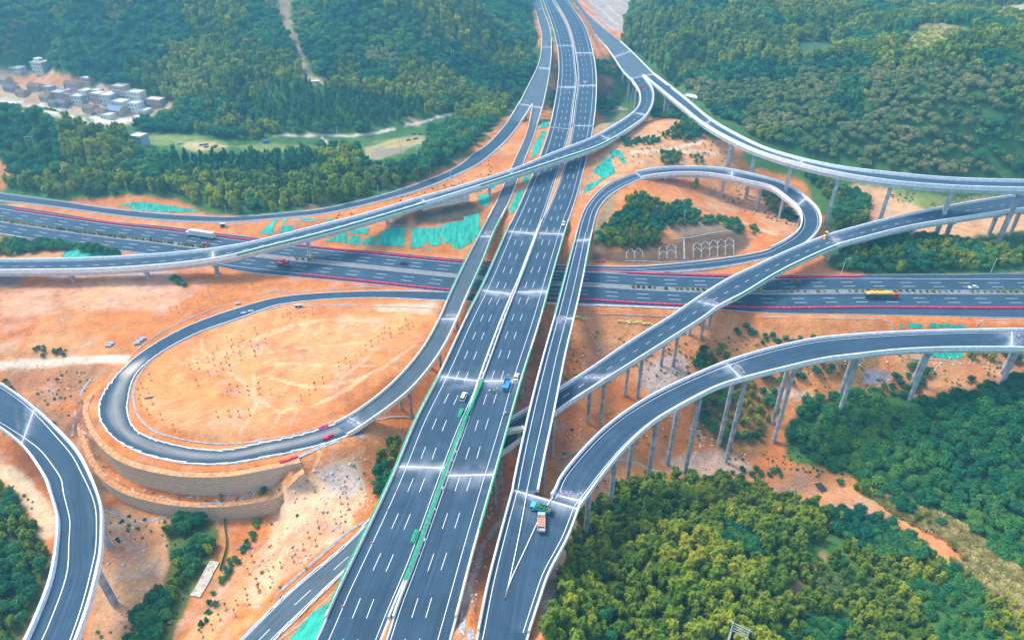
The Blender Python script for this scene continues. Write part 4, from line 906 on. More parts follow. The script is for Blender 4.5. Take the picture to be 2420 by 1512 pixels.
def scatter(poly,sp,excl=(),hgt=8,jit=.45,dens=None,edge=6.,pad=1.5):
    P=pts(poly); 
    W=np.array([px2w(max(-260,min(2680,x)),max(-40,min(1700,y))) for x,y in P]); x0,x1=W[:,0].min()-10,W[:,0].max()+10;y0,y1=W[:,1].min()-10,W[:,1].max()+10
    xs=np.arange(x0,x1,sp);yy=np.arange(y0,y1,sp*.87); X,Y=np.meshgrid(xs,yy); X=X+(np.arange(len(yy))%2)[:,None]*sp/2
    X=(X+rng.uniform(-jit,jit,X.shape)*sp).ravel();Y=(Y+rng.uniform(-jit,jit,Y.shape)*sp).ravel()
    Z=tz(X,Y); px,py=pj(X,Y,Z); nx=fbm(X,Y,14,3,51.)*edge;ny=fbm(X,Y,14,3,61.)*edge*.6
    m=inpoly(px+nx,py+ny,P)&(Y>60)
    for e in excl: m&=~inpoly(px+nx*.5,py+ny*.5,pts(e))
    if dens is not None: m&=dens(X,Y)
    X,Y,Z=X[m],Y[m],Z[m]; ok=clear_of_roads(X,Y,Z,hgt,pad); return X[ok],Y[ok],Z[ok]
IND={}   # kind -> number of individuals already built
def gn_stuff(name,kind,X,Y,Z,S,label):
    crowns,_=lib(kind); n=len(X)
    if n==0: return
    me=bpy.data.meshes.new(name); me.vertices.add(n); me.vertices.foreach_set('co',np.stack([X,Y,Z-.2],1).ravel())
    a=me.attributes.new('v','INT','POINT'); a.data.foreach_set('value',rng.integers(0,4,n).astype(np.int32))
    a=me.attributes.new('rot','FLOAT_VECTOR','POINT'); rt=np.zeros((n,3));rt[:,2]=rng.random(n)*6.28;rt[:,:2]=rng.normal(size=(n,2))*.06; a.data.foreach_set('vector',rt.ravel())
    a=me.attributes.new('scl','FLOAT_VECTOR','POINT'); sv=np.repeat(S[:,None],3,1)*rng.uniform(.88,1.12,(n,3)); a.data.foreach_set('vector',sv.ravel())
    me.update(); o=bpy.data.objects.new(name,me); COL.objects.link(o); tag(o,label=label,kind='stuff')
    ng=bpy.data.node_groups.new(name+'_nodes','GeometryNodeTree'); ng.interface.new_socket('Geometry',in_out='INPUT',socket_type='NodeSocketGeometry'); ng.interface.new_socket('Geometry',in_out='OUTPUT',socket_type='NodeSocketGeometry')
    gi=ng.nodes.new('NodeGroupInput');go=ng.nodes.new('NodeGroupOutput');jn=ng.nodes.new('GeometryNodeJoinGeometry')
    def at(nm,dt):
        q=ng.nodes.new('GeometryNodeInputNamedAttribute'); q.data_type=dt; q.inputs['Name'].default_value=nm; return q.outputs['Attribute']
    v=at('v','INT');rot=at('rot','FLOAT_VECTOR');scl=at('scl','FLOAT_VECTOR')
    for k,cm in enumerate(crowns):
        so=SRC.get(cm.name)
        if so is None:
            so=bpy.data.objects.new(cm.name+'_source',cm); SRC[cm.name]=so
        oi=ng.nodes.new('GeometryNodeObjectInfo'); oi.inputs['Object'].default_value=so; oi.inputs['As Instance'].default_value=True
        ip=ng.nodes.new('GeometryNodeInstanceOnPoints'); cmp=ng.nodes.new('FunctionNodeCompare'); cmp.data_type='INT'; cmp.operation='EQUAL'; cmp.inputs[3].default_value=k
        ng.links.new(v,cmp.inputs[2]); ng.links.new(gi.outputs[0],ip.inputs['Points']); ng.links.new(cmp.outputs[0],ip.inputs['Selection']); ng.links.new(oi.outputs['Geometry'],ip.inputs['Instance'])
        ng.links.new(rot,ip.inputs['Rotation']); ng.links.new(scl,ip.inputs['Scale']); ng.links.new(ip.outputs[0],jn.inputs[0])
    ng.links.new(jn.outputs[0],go.inputs[0]); md=o.modifiers.new('scatter','NODES'); md.node_group=ng
SRC={}
def single(kind,x,y,z,s,label,group,variant=None,nm=None):
    crowns,tm=lib(kind); nm0,tn,cat=NAMES[kind.split('_')[0]]; nm=nm or nm0
    root=empty(nm,(x,y,z-.1),random.random()*6.28,label=label,cat=cat,group=group); root.scale=(s*random.uniform(.9,1.1),s*random.uniform(.9,1.1),s*random.uniform(.88,1.12))
    c=bpy.data.objects.new('crown',crowns[random.randrange(4) if variant is None else variant]); COL.objects.link(c); c.parent=root
    t=bpy.data.objects.new(tn,tm); COL.objects.link(t); t.parent=root
    return root
QUEUE=[]
def sel(X,Y,Z,m): return X[m],Y[m],Z[m]
def plant(zone,kind,X,Y,Z,smin,smax,nind,label,group,stufflabel,stuffname='woodland',nm=None):
    if len(X)==0: return
    S=rng.uniform(smin,smax,len(X)); px,py=pj(X,Y,Z); dep=Y*CS+(H-Z)*SN
    vis=(px>-25)&(px<2445)&(py>-15)&(py<1540)
    QUEUE.append(dict(kind=kind,X=X,Y=Y,Z=Z,S=S,dep=dep,size=np.where(vis&(nind>0),S/dep,-1),label=label,group=group,sl=stufflabel,sn=stuffname,nm=nm or NAMES[kind][0],nind=nind))
def plant_all():
    names={}
    for e in QUEUE: names.setdefault(e['nm'],[]).append(e)
    left={}
    for nm,L in names.items():
        allsz=np.concatenate([e['size'] for e in L]); cut=np.sort(allsz)[::-1][min(285,len(allsz)-1)]
        for e in L:
            m=(e['size']>0)&(e['size']>=cut)
            if e['sn']=='x' and m.sum()==0: pass
            for i in np.argwhere(m)[:,0]: single(e['kind'],e['X'][i],e['Y'][i],e['Z'][i],e['S'][i],e['label'],e['group'],nm=nm)
            r=~m
            if r.any():
                far=e['dep'][r].mean()>420; k=e['kind']+('_far' if far and e['kind']!='bush' else '')
                key=(e['sn'] if e['sn']!='x' else 'scattered_trees',k,e['sl'] if e['sn']!='x' else 'scattered smaller trees and shrubs on the banks')
                left.setdefault(key,[]).append((e['X'][r],e['Y'][r],e['Z'][r],e['S'][r]))
    for (sn,k,sl),L in left.items():
        gn_stuff(sn,k,*[np.concatenate([q[i] for q in L]) for i in range(4)],sl)
VIL='@ 0 0 -60 140,70 150,150 168,190 185,240 200,310 210,415 240,425 262,350 288,305 318,250 316,195 306,100 276,-60 258'
FIELDS=['@ 0 0 290 325,310 312,470 316,540 328,640 332,745 342,750 372,560 380,500 386,440 382,350 368,315 358','@ 0 0 845 350,930 330,960 322,1010 312,1020 350,975 388,900 394,855 386','@ 0 0 630 318,780 315,850 318,960 285,1070 262,1085 285,1010 318,965 328,850 348,760 352,640 350','@ 0 0 640 -30,690 -30,702 80,738 160,755 205,725 205,695 130,662 60','@ 0 0 725 180,775 180,778 215,735 215','@ 0 0 0 370,30 395,14 445,-60 445,-60 370','@ 0 0 -20 150,60 165,60 200,-20 200']
FLEFT='@ 0 0 -300 -60,640 -60,1245 -60,1255 60,1262 100,1258 160,1238 205,1215 240,1180 285,1100 355,1080 375,1045 392,1000 418,940 442,850 468,800 478,700 492,640 503,600 508,520 500,480 485,420 462,330 455,270 460,250 466,180 468,100 462,0 445,-100 435,-300 420'
X,Y,Z=scatter(FLEFT,6.0,[VIL]+FIELDS,hgt=9)
nz=fbm(X,Y,55,3,71.);nz2=fbm(X,Y,40,3,81.); px,py=pj(X,Y,Z)
spm=inpoly(px,py,pts('@ 0 0 420 365,560 360,740 372,780 400,700 425,560 425,430 430,380 400'))|inpoly(px,py,pts('@ 0 0 650 200,700 200,880 240,1010 250,1000 290,860 310,700 315,600 300,620 240'))
bm=((nz>.22)|((py>425)&(nz>-.25)))&~spm; br=(nz2>.42)&~bm&~spm; bd=~(bm|br|spm)
plant('l','broad',*sel(X,Y,Z,bd),.8,1.35,140,'dark broadleaf tree in the wood behind the curved slip road at left','trees behind the left slip road','forest of dark broadleaf trees on the left hills','forest')
plant('l','bamboo',*sel(X,Y,Z,bm),.75,1.2,110,'yellow-green feathery bamboo clump behind the curved slip road at left','bamboo behind the left slip road','bamboo groves among the left hills','bamboo_grove')
plant('l','spire',*sel(X,Y,Z,spm),.8,1.15,60,'slender dark plantation tree above the left slip road','plantation trees behind the left slip road','dark plantation on the left valley side','plantation')
plant('l','brown',*sel(X,Y,Z,br),.8,1.2,0,'','','dry greyish trees among the left hills','dry_woodland')
FRIGHT='@ 0 0 1478 -60,1500 -20,1478 60,1470 105,1505 130,1560 170,1600 205,1640 232,1700 280,1765 318,1900 362,2000 385,2120 408,2300 418,2700 420,2700 -60'
X,Y,Z=scatter(FRIGHT,6.2,['@ 0 0 2080 150,2130 110,2165 68,2190 58,2285 65,2300 85,2250 105,2200 130','@ 0 0 2330 22,2700 -20,2700 60,2380 50','@ 0 0 1870 100,1960 95,1975 125,1900 152'],hgt=9)
nz=fbm(X,Y,60,3,91.);nz2=fbm(X,Y,50,3,101.); px,py=pj(X,Y,Z)
br=((nz2>.25)&(py>200))|((nz2>-.05)&(py>170)&(px>1880)); bm=(nz>.05)&~br; sp=(nz<-.28)&~br; bd=~(bm|br|sp)
plant('r','broad',*sel(X,Y,Z,bd),.8,1.35,90,'dark broadleaf tree on the hillside behind the high right-hand flyover','trees behind the high right flyover','forest of broadleaf trees on the right hillside','forest')
plant('r','bamboo',*sel(X,Y,Z,bm),.8,1.25,60,'yellow-green bamboo clump on the hillside behind the high right-hand flyover','bamboo behind the high right flyover','bamboo groves on the right hillside','bamboo_grove')
plant('r','spire',*sel(X,Y,Z,sp),.8,1.2,0,'','','slender dark plantation trees on the right hillside','plantation')
plant('r','brown',*sel(X,Y,Z,br),.75,1.15,40,'brownish leafless-looking tree on the hillside behind the high right-hand flyover','dry trees behind the high right flyover','dry brown woodland on the right hillside','dry_woodland')
# beyond the frame so that the hills stay wooded from beside the camera
BAM='@ 0 0 1378 1215,1410 1185,1440 1165,1500 1150,1570 1135,1640 1130,1720 1135,1800 1160,1870 1195,1950 1212,1990 1240,1930 1290,1900 1340,1860 1420,1840 1512,1830 1700,1270 1700,1285 1512,1300 1440,1330 1380,1345 1320,1330 1290,1360 1260'
X,Y,Z=scatter(BAM,3.5,[],hgt=7,pad=.5)
m=fbm(X,Y,25,3,111.)>.55
plant('b','bamboo',*sel(X,Y,Z,~m),.42,.92,300,'yellow-green bamboo clump on the hill right of the forked ramp','bamboo on the hill right of the forked ramp','bamboo grove on the near right hill','bamboo_grove')
plant('b','broad',*sel(X,Y,Z,m),.55,.8,90,'dark tree among the bamboo right of the forked ramp','trees among the near bamboo','trees mixed into the near bamboo grove')
LRF='@ 0 0 1862 1010,1880 965,1930 940,2000 925,2060 935,2100 950,2150 960,2220 945,2280 930,2340 915,2420 898,2700 880,2700 1500,2440 1370,2340 1300,2250 1225,2180 1200,2100 1168,2040 1150,1980 1120,1900 1085,1860 1055'
X,Y,Z=scatter(LRF,4.0,[],hgt=5)
m=fbm(X,Y,22,3,121.)>.30
plant('d','dome',*sel(X,Y,Z,~m),.75,1.2,300,'round dense green tree in the valley below the curved right ramp','round trees in the right valley','round trees filling the right valley')
plant('d','broad',*sel(X,Y,Z,m),.6,.85,100,'loose-crowned tree in the valley below the curved right ramp','loose trees in the right valley','loose trees in the right valley')
SC='@ 0 0 1990 1290,2060 1240,2130 1290,2200 1310,2300 1370,2440 1480,2700 1650,2700 1750,1850 1750,1850 1512,1870 1420,1910 1350'
X,Y,Z=scatter(SC,3.2,['@ 0 0 1985 1230,2060 1210,2110 1260,2060 1290','@ 0 0 1780 1118,1880 1122,1960 1145,2040 1180,2130 1235,2240 1285,2350 1345,2230 1318,2130 1290,2030 1255,1950 1225,1880 1190,1770 1152'],hgt=4)
nz=fbm(X,Y,20,3,131.)
plant('s','dome',*sel(X,Y,Z,nz<.02),.45,.8,220,'small dark round tree on the orchard slope at bottom right','orchard trees at bottom right','orchard trees at bottom right',nm='orchard_tree')
plant('s','bamboo',*sel(X,Y,Z,(nz>=.02)&(nz<.6)),.35,.6,200,'light green feathery shrub on the bottom right slope','feathery shrubs at bottom right','feathery shrubs at bottom right',nm='feathery_shrub')
plant('s','brown',*sel(X,Y,Z,nz>=.6),.35,.6,80,'brownish scrubby tree on the bottom right slope','brown scrub at bottom right','brown scrub at bottom right')
X,Y,Z=scatter('@ 0 0 1960 1205,2050 1215,2130 1265,2190 1300,2180 1330,2080 1320,1990 1280,1950 1240',3.3,hgt=5)
plant('t','broad',X,Y,Z,.6,.8,90,'dark tree in the belt between the orange slope and the orchard','tree belt above the orchard','x')
zn=[('@ 0 0 1408 582,1412 560,1440 530,1475 500,1480 468,1530 468,1555 485,1590 492,1622 480,1650 515,1630 530,1560 540,1560 580,1500 592,1440 588',3.0,.5,.8,'dark green tree on the knoll inside the looping ramp','knoll trees inside the right loop'),
 ('@ 0 0 1600 520,1680 512,1740 520,1760 548,1740 552,1700 530,1620 532',3.,.45,.6,'tree of the hedge line above the lattice slope','hedge line above the lattice slope'),
 ('@ 0 0 1768 538,1782 535,1796 548,1780 556',3.,.45,.55,'dark bush alone on the orange slope inside the right loop','lone bushes inside the right loop'),
 ('@ 0 0 1535 265,1580 262,1640 270,1665 290,1670 310,1655 325,1620 335,1560 325,1600 300,1620 285,1540 278',3.6,.5,.75,'tree on the orange hill beside the high flyover','trees on the orange hill'),
 ('@ 0 0 1468 330,1500 330,1530 325,1560 322,1560 340,1500 345,1470 350',3.2,.45,.6,'bushy tree on the left flank of the orange hill','trees on the left flank of the orange hill'),
 ('@ 0 0 1560 365,1600 362,1612 375,1600 390,1565 392',3.,.5,.65,'tree between the orange hill and the looping ramp','trees above the looping ramp'),
 ('@ 0 0 1632 370,1650 365,1665 385,1640 390',3.,.4,.55,'small tree just above the looping ramp','small trees above the looping ramp'),
 ('@ 0 0 1380 150,1440 148,1452 180,1400 185,1385 170',4.5,.6,.9,'tree in the deep valley beside the far main bridge','valley trees beside the far bridge'),
 ('@ 0 0 1402 225,1440 215,1462 245,1440 262,1400 258',4.5,.6,.9,'tree on the valley floor beside the far main bridge','valley floor trees beside the far bridge'),
 ('@ 0 0 1300 225,1318 225,1310 260,1296 262',4.5,.6,.9,'tree between the unmarked ramp and the far main bridge','trees between ramp and far bridge'),
 ('@ 0 0 1880 412,1900 405,1950 430,1985 445,2040 470,2062 500,2050 525,2020 545,1978 545,1968 520,1960 490,1940 450',4.2,.7,1.0,'dark tree beyond the right edge of the looping ramp','dark trees beyond the looping ramp'),
 ('@ 0 0 1795 440,1830 440,1850 480,1880 520,1870 530,1820 500,1800 470',4.,.5,.7,'tree beneath the high flyover inside the right loop','trees under the high flyover'),
 ('@ 0 0 1968 645,1985 600,2030 570,2100 548,2180 560,2260 575,2330 590,2420 600,2560 600,2560 655,2420 645,2250 652,2100 655',4.0,.6,.9,'green tree beside the motorway under the diagonal ramp','trees beside the motorway at right'),
 ('@ 0 0 1720 778,1760 772,1810 785,1880 795,1935 798,1900 810,1850 812,1800 815,1760 800',3.4,.4,.6,'bush in the row on the red slope below the motorway','bushes on the red slope below the motorway'),
 ('@ 0 0 1630 855,1660 830,1700 825,1720 845,1690 870,1650 880',3.,.5,.7,'dark tree below the diagonal ramp, above the curved one','trees between the two right ramps'),
 ('@ 0 0 1650 940,1720 910,1830 880,1900 858,1985 850,1990 880,1900 905,1830 930,1850 990,1800 1000,1790 1060,1700 1040,1650 990',3.6,.4,.7,'green bush on the slope below the curved right ramp','bushes below the curved right ramp'),
 ('@ 0 0 2100 880,2150 860,2200 880,2180 930,2120 940,2060 950,2050 920,2090 910',3.6,.4,.65,'bush among the tall piers of the curved right ramp','bushes among the tall piers'),
 ('@ 0 0 2280 830,2420 815,2600 830,2600 850,2420 860,2290 850',4.,.5,.7,'tree under the far end of the curved right ramp','trees under the end of the curved ramp'),
 ('@ 0 0 2270 895,2300 885,2330 900,2300 915',3.4,.4,.6,'low bush left of the last tall pier','low bushes near the last pier'),
 ('@ 0 0 1700 1120,1760 1110,1850 1110,1870 1130,1790 1130,1740 1125',3.4,.35,.6,'scrubby bush at the foot of the tallest piers','bushes at the foot of the tallest piers'),
 ('@ 0 0 1950 1120,2060 1160,2140 1190,2240 1240,2200 1250,2080 1190,1980 1150',3.6,.4,.7,'bush on the bank above the orange slope','bushes on the bank above the orange slope'),
 ('@ 0 0 886 1115,905 1060,940 1045,952 1050,940 1080,905 1180,890 1185,880 1150',2.8,.55,.75,'dark tree squeezed against the left parapet of the main viaduct','trees against the main viaduct'),
 ('@ 0 0 395 1262,430 1215,470 1200,498 1208,488 1235,450 1255,440 1275',2.9,.5,.7,'dense dark tree at the head of the strip beside the left ramp','trees at the head of the left strip'),
 ('@ 0 0 440 1290,500 1260,520 1262,505 1300,470 1350,440 1370,410 1440,390 1530,300 1530,330 1440,380 1390,400 1350',2.9,.5,.75,'dark bushy tree in the strip between the left ramp and the slip road','trees in the strip right of the left ramp'),
 ('@ 0 0 -120 1130,10 1150,50 1200,100 1270,112 1320,95 1390,60 1460,40 1530,-60 1700,-200 1700',3.3,.45,.75,'green shrub left of the curved ramp in the left foreground','shrubs left of the foreground ramp'),
 ('@ 0 0 505 1400,540 1330,570 1290,600 1240,622 1140,632 1140,615 1250,585 1300,555 1350,520 1410,480 1500,470 1490',2.4,.28,.42,'small bush of the row along the dirt slope in the lower left','bush row on the lower left slope'),
 ('@ 0 0 -100 572,60 578,130 574,200 582,300 596,290 606,220 600,140 590,60 604,-100 610',3.0,.5,.75,'tree on the bank between motorway and flyover at far left','trees on the bank at far left'),
 ('@ 0 0 405 660,430 655,440 675,420 680',2.6,.45,.6,'single dark bush below the flyover on the orange slope','lone bushes on the orange slope'),
 ('@ 0 0 30 818,160 822,160 845,80 842',3.2,.2,.4,'low scrub on the bank above the dirt track','scrub above the dirt track'),
 ('@ 0 0 0 900,45 900,75 960,130 1000,120 1060,90 1050,40 980,0 930',3.4,.3,.5,'low bush on the bank behind the foreground ramp','bushes behind the foreground ramp'),
 ('@ 0 0 1638 436,1650 436,1650 448,1638 448',2.6,.6,.7,'round dark bush alone beside the short piers of the loop','lone bush by the loop piers'),
 ('@ 0 0 880 150,900 150,900 155,880 155',9,.5,.6,'x','x')]
for i,(poly,sp,a,b,lab,grp) in enumerate(zn[:-1]):
    kind='bush' if b<.63 else 'broad'; s=1.9 if kind=='bush' else 1.
    X,Y,Z=scatter(poly,sp,hgt=4,edge=3,pad=.8 if i not in(15,) else .3)
    nzz=fbm(X,Y,12,2,i*3.)
    if kind=='broad':
        plant('z','broad',*sel(X,Y,Z,nzz<.15),a,b,170,lab,grp,lab,'x',nm='small_tree')
        plant('z','bamboo',*sel(X,Y,Z,nzz>=.15),a*.8,b*.8,170,'feathery yellowish '+lab.replace('dark ','').replace('green ','').replace('dense ',''),grp+' (feathery ones)',lab,'x',nm='feathery_clump')
    else: plant('z','bush',X,Y,Z,a*s,b*s,170,lab,grp,lab,'x')
plant_all()
# pale plume grass beside the orange slope: uncountable
tm=MB(); g_=np.random.default_rng(3)
for i in range(60):
    t=g_.random()*6.28;rr=g_.random()*.9;x,y=rr*math.cos(t),rr*math.sin(t);h=g_.uniform(.9,1.7);l=g_.uniform(.2,.7);w_=.13
    tm.add([(x-w_,y,0),(x+w_,y,0),(x+l*math.cos(t)+w_*1.5,y+l*math.sin(t),h),(x+l*math.cos(t)-w_*1.5,y+l*math.sin(t)+.1,h)],[(0,1,2,3)])
gm=tm.mesh('grass_tuft',M['grass']); LIB['grass']=([gm]*1,None)
def grass(poly,sp,lab,smin=.8,smax=1.4):
    X,Y,Z=scatter(poly,sp,hgt=1,edge=4)
    if not len(X): return
    c=LIB['grass'][0]; LIB['grass']=(c,None)
    gn_stuff('tall_grass','grass',X,Y,Z,rng.uniform(smin,smax,len(X)),lab)
_l=lib
LIB['grass']=([gm,gm.copy(),gm.copy(),gm.copy()],None)
grass('@ 0 0 2050 1166,2110 1168,2180 1205,2250 1228,2340 1295,2440 1365,2600 1480,2600 1600,2440 1480,2330 1400,2250 1330,2300 1340,2240 1282,2140 1232',1.15,'pale plume grass covering the slope below the orange bank')
grass('@ 0 0 2085 145,2135 108,2168 70,2190 62,2280 70,2300 85,2250 103,2200 125,2150 150',5,'bright green grass on the hilltop clearing',1,2)
# sapling rows
SAP=pts('@ 3 1 1745 500,1825 495,1915 435,1965 400,1970 470,1920 555,2000 565,2045 505,2080 445,2115 515,2095 405,2140 345,2215 415,2200 350,1995 320,2090 250,2135 280,2225 235,2305 290,2370 320,2355 180,2340 380,1820 655,2115 695,2195 715,2100 750,2285 700,2285 745,2385 680,2380 730,1390 605,1310 670,1290 740,1365 720,1400 820,1300 830,1370 915,1490 960,1605 1070,2000 940,2110 935,2195 940,2295 925,@ 3 2 105 265,35 320,10 380,45 735,155 740,505 740,430 785,555 690,630 635,710 590,780 510,840 450,880 485,970 375,1020 325,1075 295,1135 250,1175 225,1195 170,1245 180,1250 210,1310 120,1330 180,1355 170,1390 100,1415 140,1450 110,770 480,930 415,@ 2 2 260 1470,330 1480,380 1490,455 1470,535 1440,600 1445,300 1440,410 1430')
SAP2=pts('@ 4 2 835 110,805 180,845 215,795 270,865 320,795 385,745 450,590 480,600 545,500 580,565 650,450 690,365 730,360 800,250 855,90 820,145 935,175 990,30 1000,45 1080,@ 4 1 2290 910,2360 1010,2380 1060,2265 1100,2285 1190,2180 1190,2080 1240,2165 1300,2025 1330,1955 1420,1870 1490,2330 800')
SAP3=pts('@ 2 1 2320 1215,1925 1270,1865 1290,1820 1355,1570 1420,1640 1430,780 1410,2080 1230')
sm=MB(); sm.cyl((0,0,-.2),(.12,0,2.6),.06,.035,5); stem_me=sm.mesh('sapling_stem',M['bark'])
tuft=[leaf_cloud([((.12,0,2.75),(.28,.28,.38))],11,.34,s_).mesh('sapling_crown',M[m_]) for s_,m_ in((1,'leaf_bamboo'),(2,'leaf_brown'),(3,'leaf_broad'))]
mm=MB(); mm.add([(.65*math.cos(t)*(.8+.3*((i*7)%3)/2),.55*math.sin(t),.02) for i,t in enumerate(np.linspace(0,6.28,9)[:-1])]+[(0,0,.16)],[(i,(i+1)%8,8) for i in range(8)]); mound=mm.mesh('planting_mound',mat('turned_earth',(.44,.15,.05),.95,.2,3.))
def sapl(P,lab,grp):
    for x,y in P:
        q=px2w(x,y); s=random.uniform(.8,1.25); r=empty('sapling',tuple(q),random.random()*6.28,label=lab,cat='sapling',group=grp); r.scale=(s,s,s)
        for nm,me_ in(('stem',stem_me),('crown',random.choice(tuft)),('planting_mound',mound)):
            o=bpy.data.objects.new(nm,me_); COL.objects.link(o); o.parent=r
sapl(SAP,'thin young tree planted in the orange field inside the dusty loop','saplings in the loop field')
sapl(SAP2,'thin young tree planted on the pale slope beside the lower slip road','saplings on the lower slope')
sapl(SAP3,'thin young tree planted on the orange slope left above the loop','saplings on the left slope')

#PART5
# ---------------------------------------------------------------- walls of the loop ramp
def loop_wall(off,top_d,label,bot=None,lo=None):
    r=RD['B2']; a=lw0+(lw1-lw0)*.01; b=lw0+(lw1-lw0)*.985; us=np.arange(a,b,1.); mb=MB();V=[];U=[]; Cp=[]
    for i,u in enumerate(us):
        P=r.p(u,(1,0));Q=r.p(u,(.5,0)); N=(P-Q)[:2];N/=np.linalg.norm(N); e=min(u-lw0,lw1-u)/(lw1-lw0); tp=float(sstep(e/.11)); zt=P[2]-top_d(tp)
        zb=min(zt-.2,float(tz(P[0]+N[0]*(off+1.3),P[1]+N[1]*(off+1.3)))-.5)
        for o_,z in((off,zb),(off,zt),(off-2.3,zt),(off-2.3,zb)): V.append((P[0]+N[0]*o_,P[1]+N[1]*o_,z)); U.append((u*1.,z+30.))
    n=len(us);Fs=[(4*i+j,4*i+(j+1)%4,4*i+4+(j+1)%4,4*i+4+j) for i in range(n-1) for j in range(4)]
    mb.add(V,Fs,0,U); mb.m=[1 if k%4==1 else 0 for k in range(len(Fs))]; return mb.build('retaining_wall',[M['wall'],mat('terrace_earth',(.62,.30,.13),.95,.3,.7)],None,label=label,cat='wall')
loop_wall(6.0,lambda t:.12,'upper curved retaining wall of tan blocks below the dusty loop ramp')
loop_wall(11.2,lambda t:9.*t+.3,'lower curved retaining wall of tan blocks, stepped out below the upper one')
# planks and debris on the terrace between the two walls
for i,u in enumerate(np.linspace(lw0+14,lw1-16,26)):
    P=RD['B2'].p(u,(1,0));Q=RD['B2'].p(u,(.5,0));N=(P-Q)[:2];N/=np.linalg.norm(N);o_=random.uniform(7.0,9.4);x,y=P[0]+N[0]*o_,P[1]+N[1]*o_
    mb=MB(); mb.box((0,0,.15),(random.uniform(1,2.6),.3,.14),0); mb.box((.3,.4,.1),(random.uniform(.6,1.8),.25,.1),random.random())
    o=mb.build('plank_pile',M['conc' if i%3 else 'bark']); o.location=(x,y,float(tz(x,y))); o.rotation_euler[2]=random.random()*3; tag(o,'loose planks lying on the terrace between the curved retaining walls','planks','planks on the wall terrace')
# ---------------------------------------------------------------- draped sheets (netting, slope paving)
def drape(poly,name,material,label,cat,step=.8,h=.18,rough=.12,group=None,rag=.8,thick=.0):
    W=wpoly(pts(poly)); xs=[p[0] for p in W];yv=[p[1] for p in W]
    gx=np.arange(min(xs)-1,max(xs)+1,step);gy_=np.arange(min(yv)-1,max(yv)+1,step)
    if len(gx)*len(gy_)>90000: return None
    X,Y=np.meshgrid(gx,gy_); nx=fbm(X,Y,4,3,7.)*rag*1.3; ny=fbm(X,Y,4,3,13.)*rag*1.3
    ins=inpoly(X+nx,Y+ny,W); Z=tz(X,Y)+h+fbm(X,Y,2.2,3,19.)*rough*2
    # keep sheets off the carriageways
    clr=clear_of_roads(X.ravel(),Y.ravel(),Z.ravel(),1.5,pad=.2).reshape(X.shape); ins&=clr
    ins=ins.astype(int); idx=-np.ones(X.shape,int); V=[];Fs=[]
    def vi(i,j):
        if idx[i,j]<0: idx[i,j]=len(V); V.append((X[i,j],Y[i,j],Z[i,j]))
        return idx[i,j]
    for i in range(X.shape[0]-1):
        for j in range(X.shape[1]-1):
            if ins[i,j]+ins[i+1,j]+ins[i,j+1]+ins[i+1,j+1]>=3: Fs.append((vi(i,j),vi(i,j+1),vi(i+1,j+1),vi(i+1,j)))
    if not Fs: return None
    mb=MB(); mb.add(V,Fs); o=mb.build(name,material,None,smooth=True,label=label,cat=cat,group=group); return o
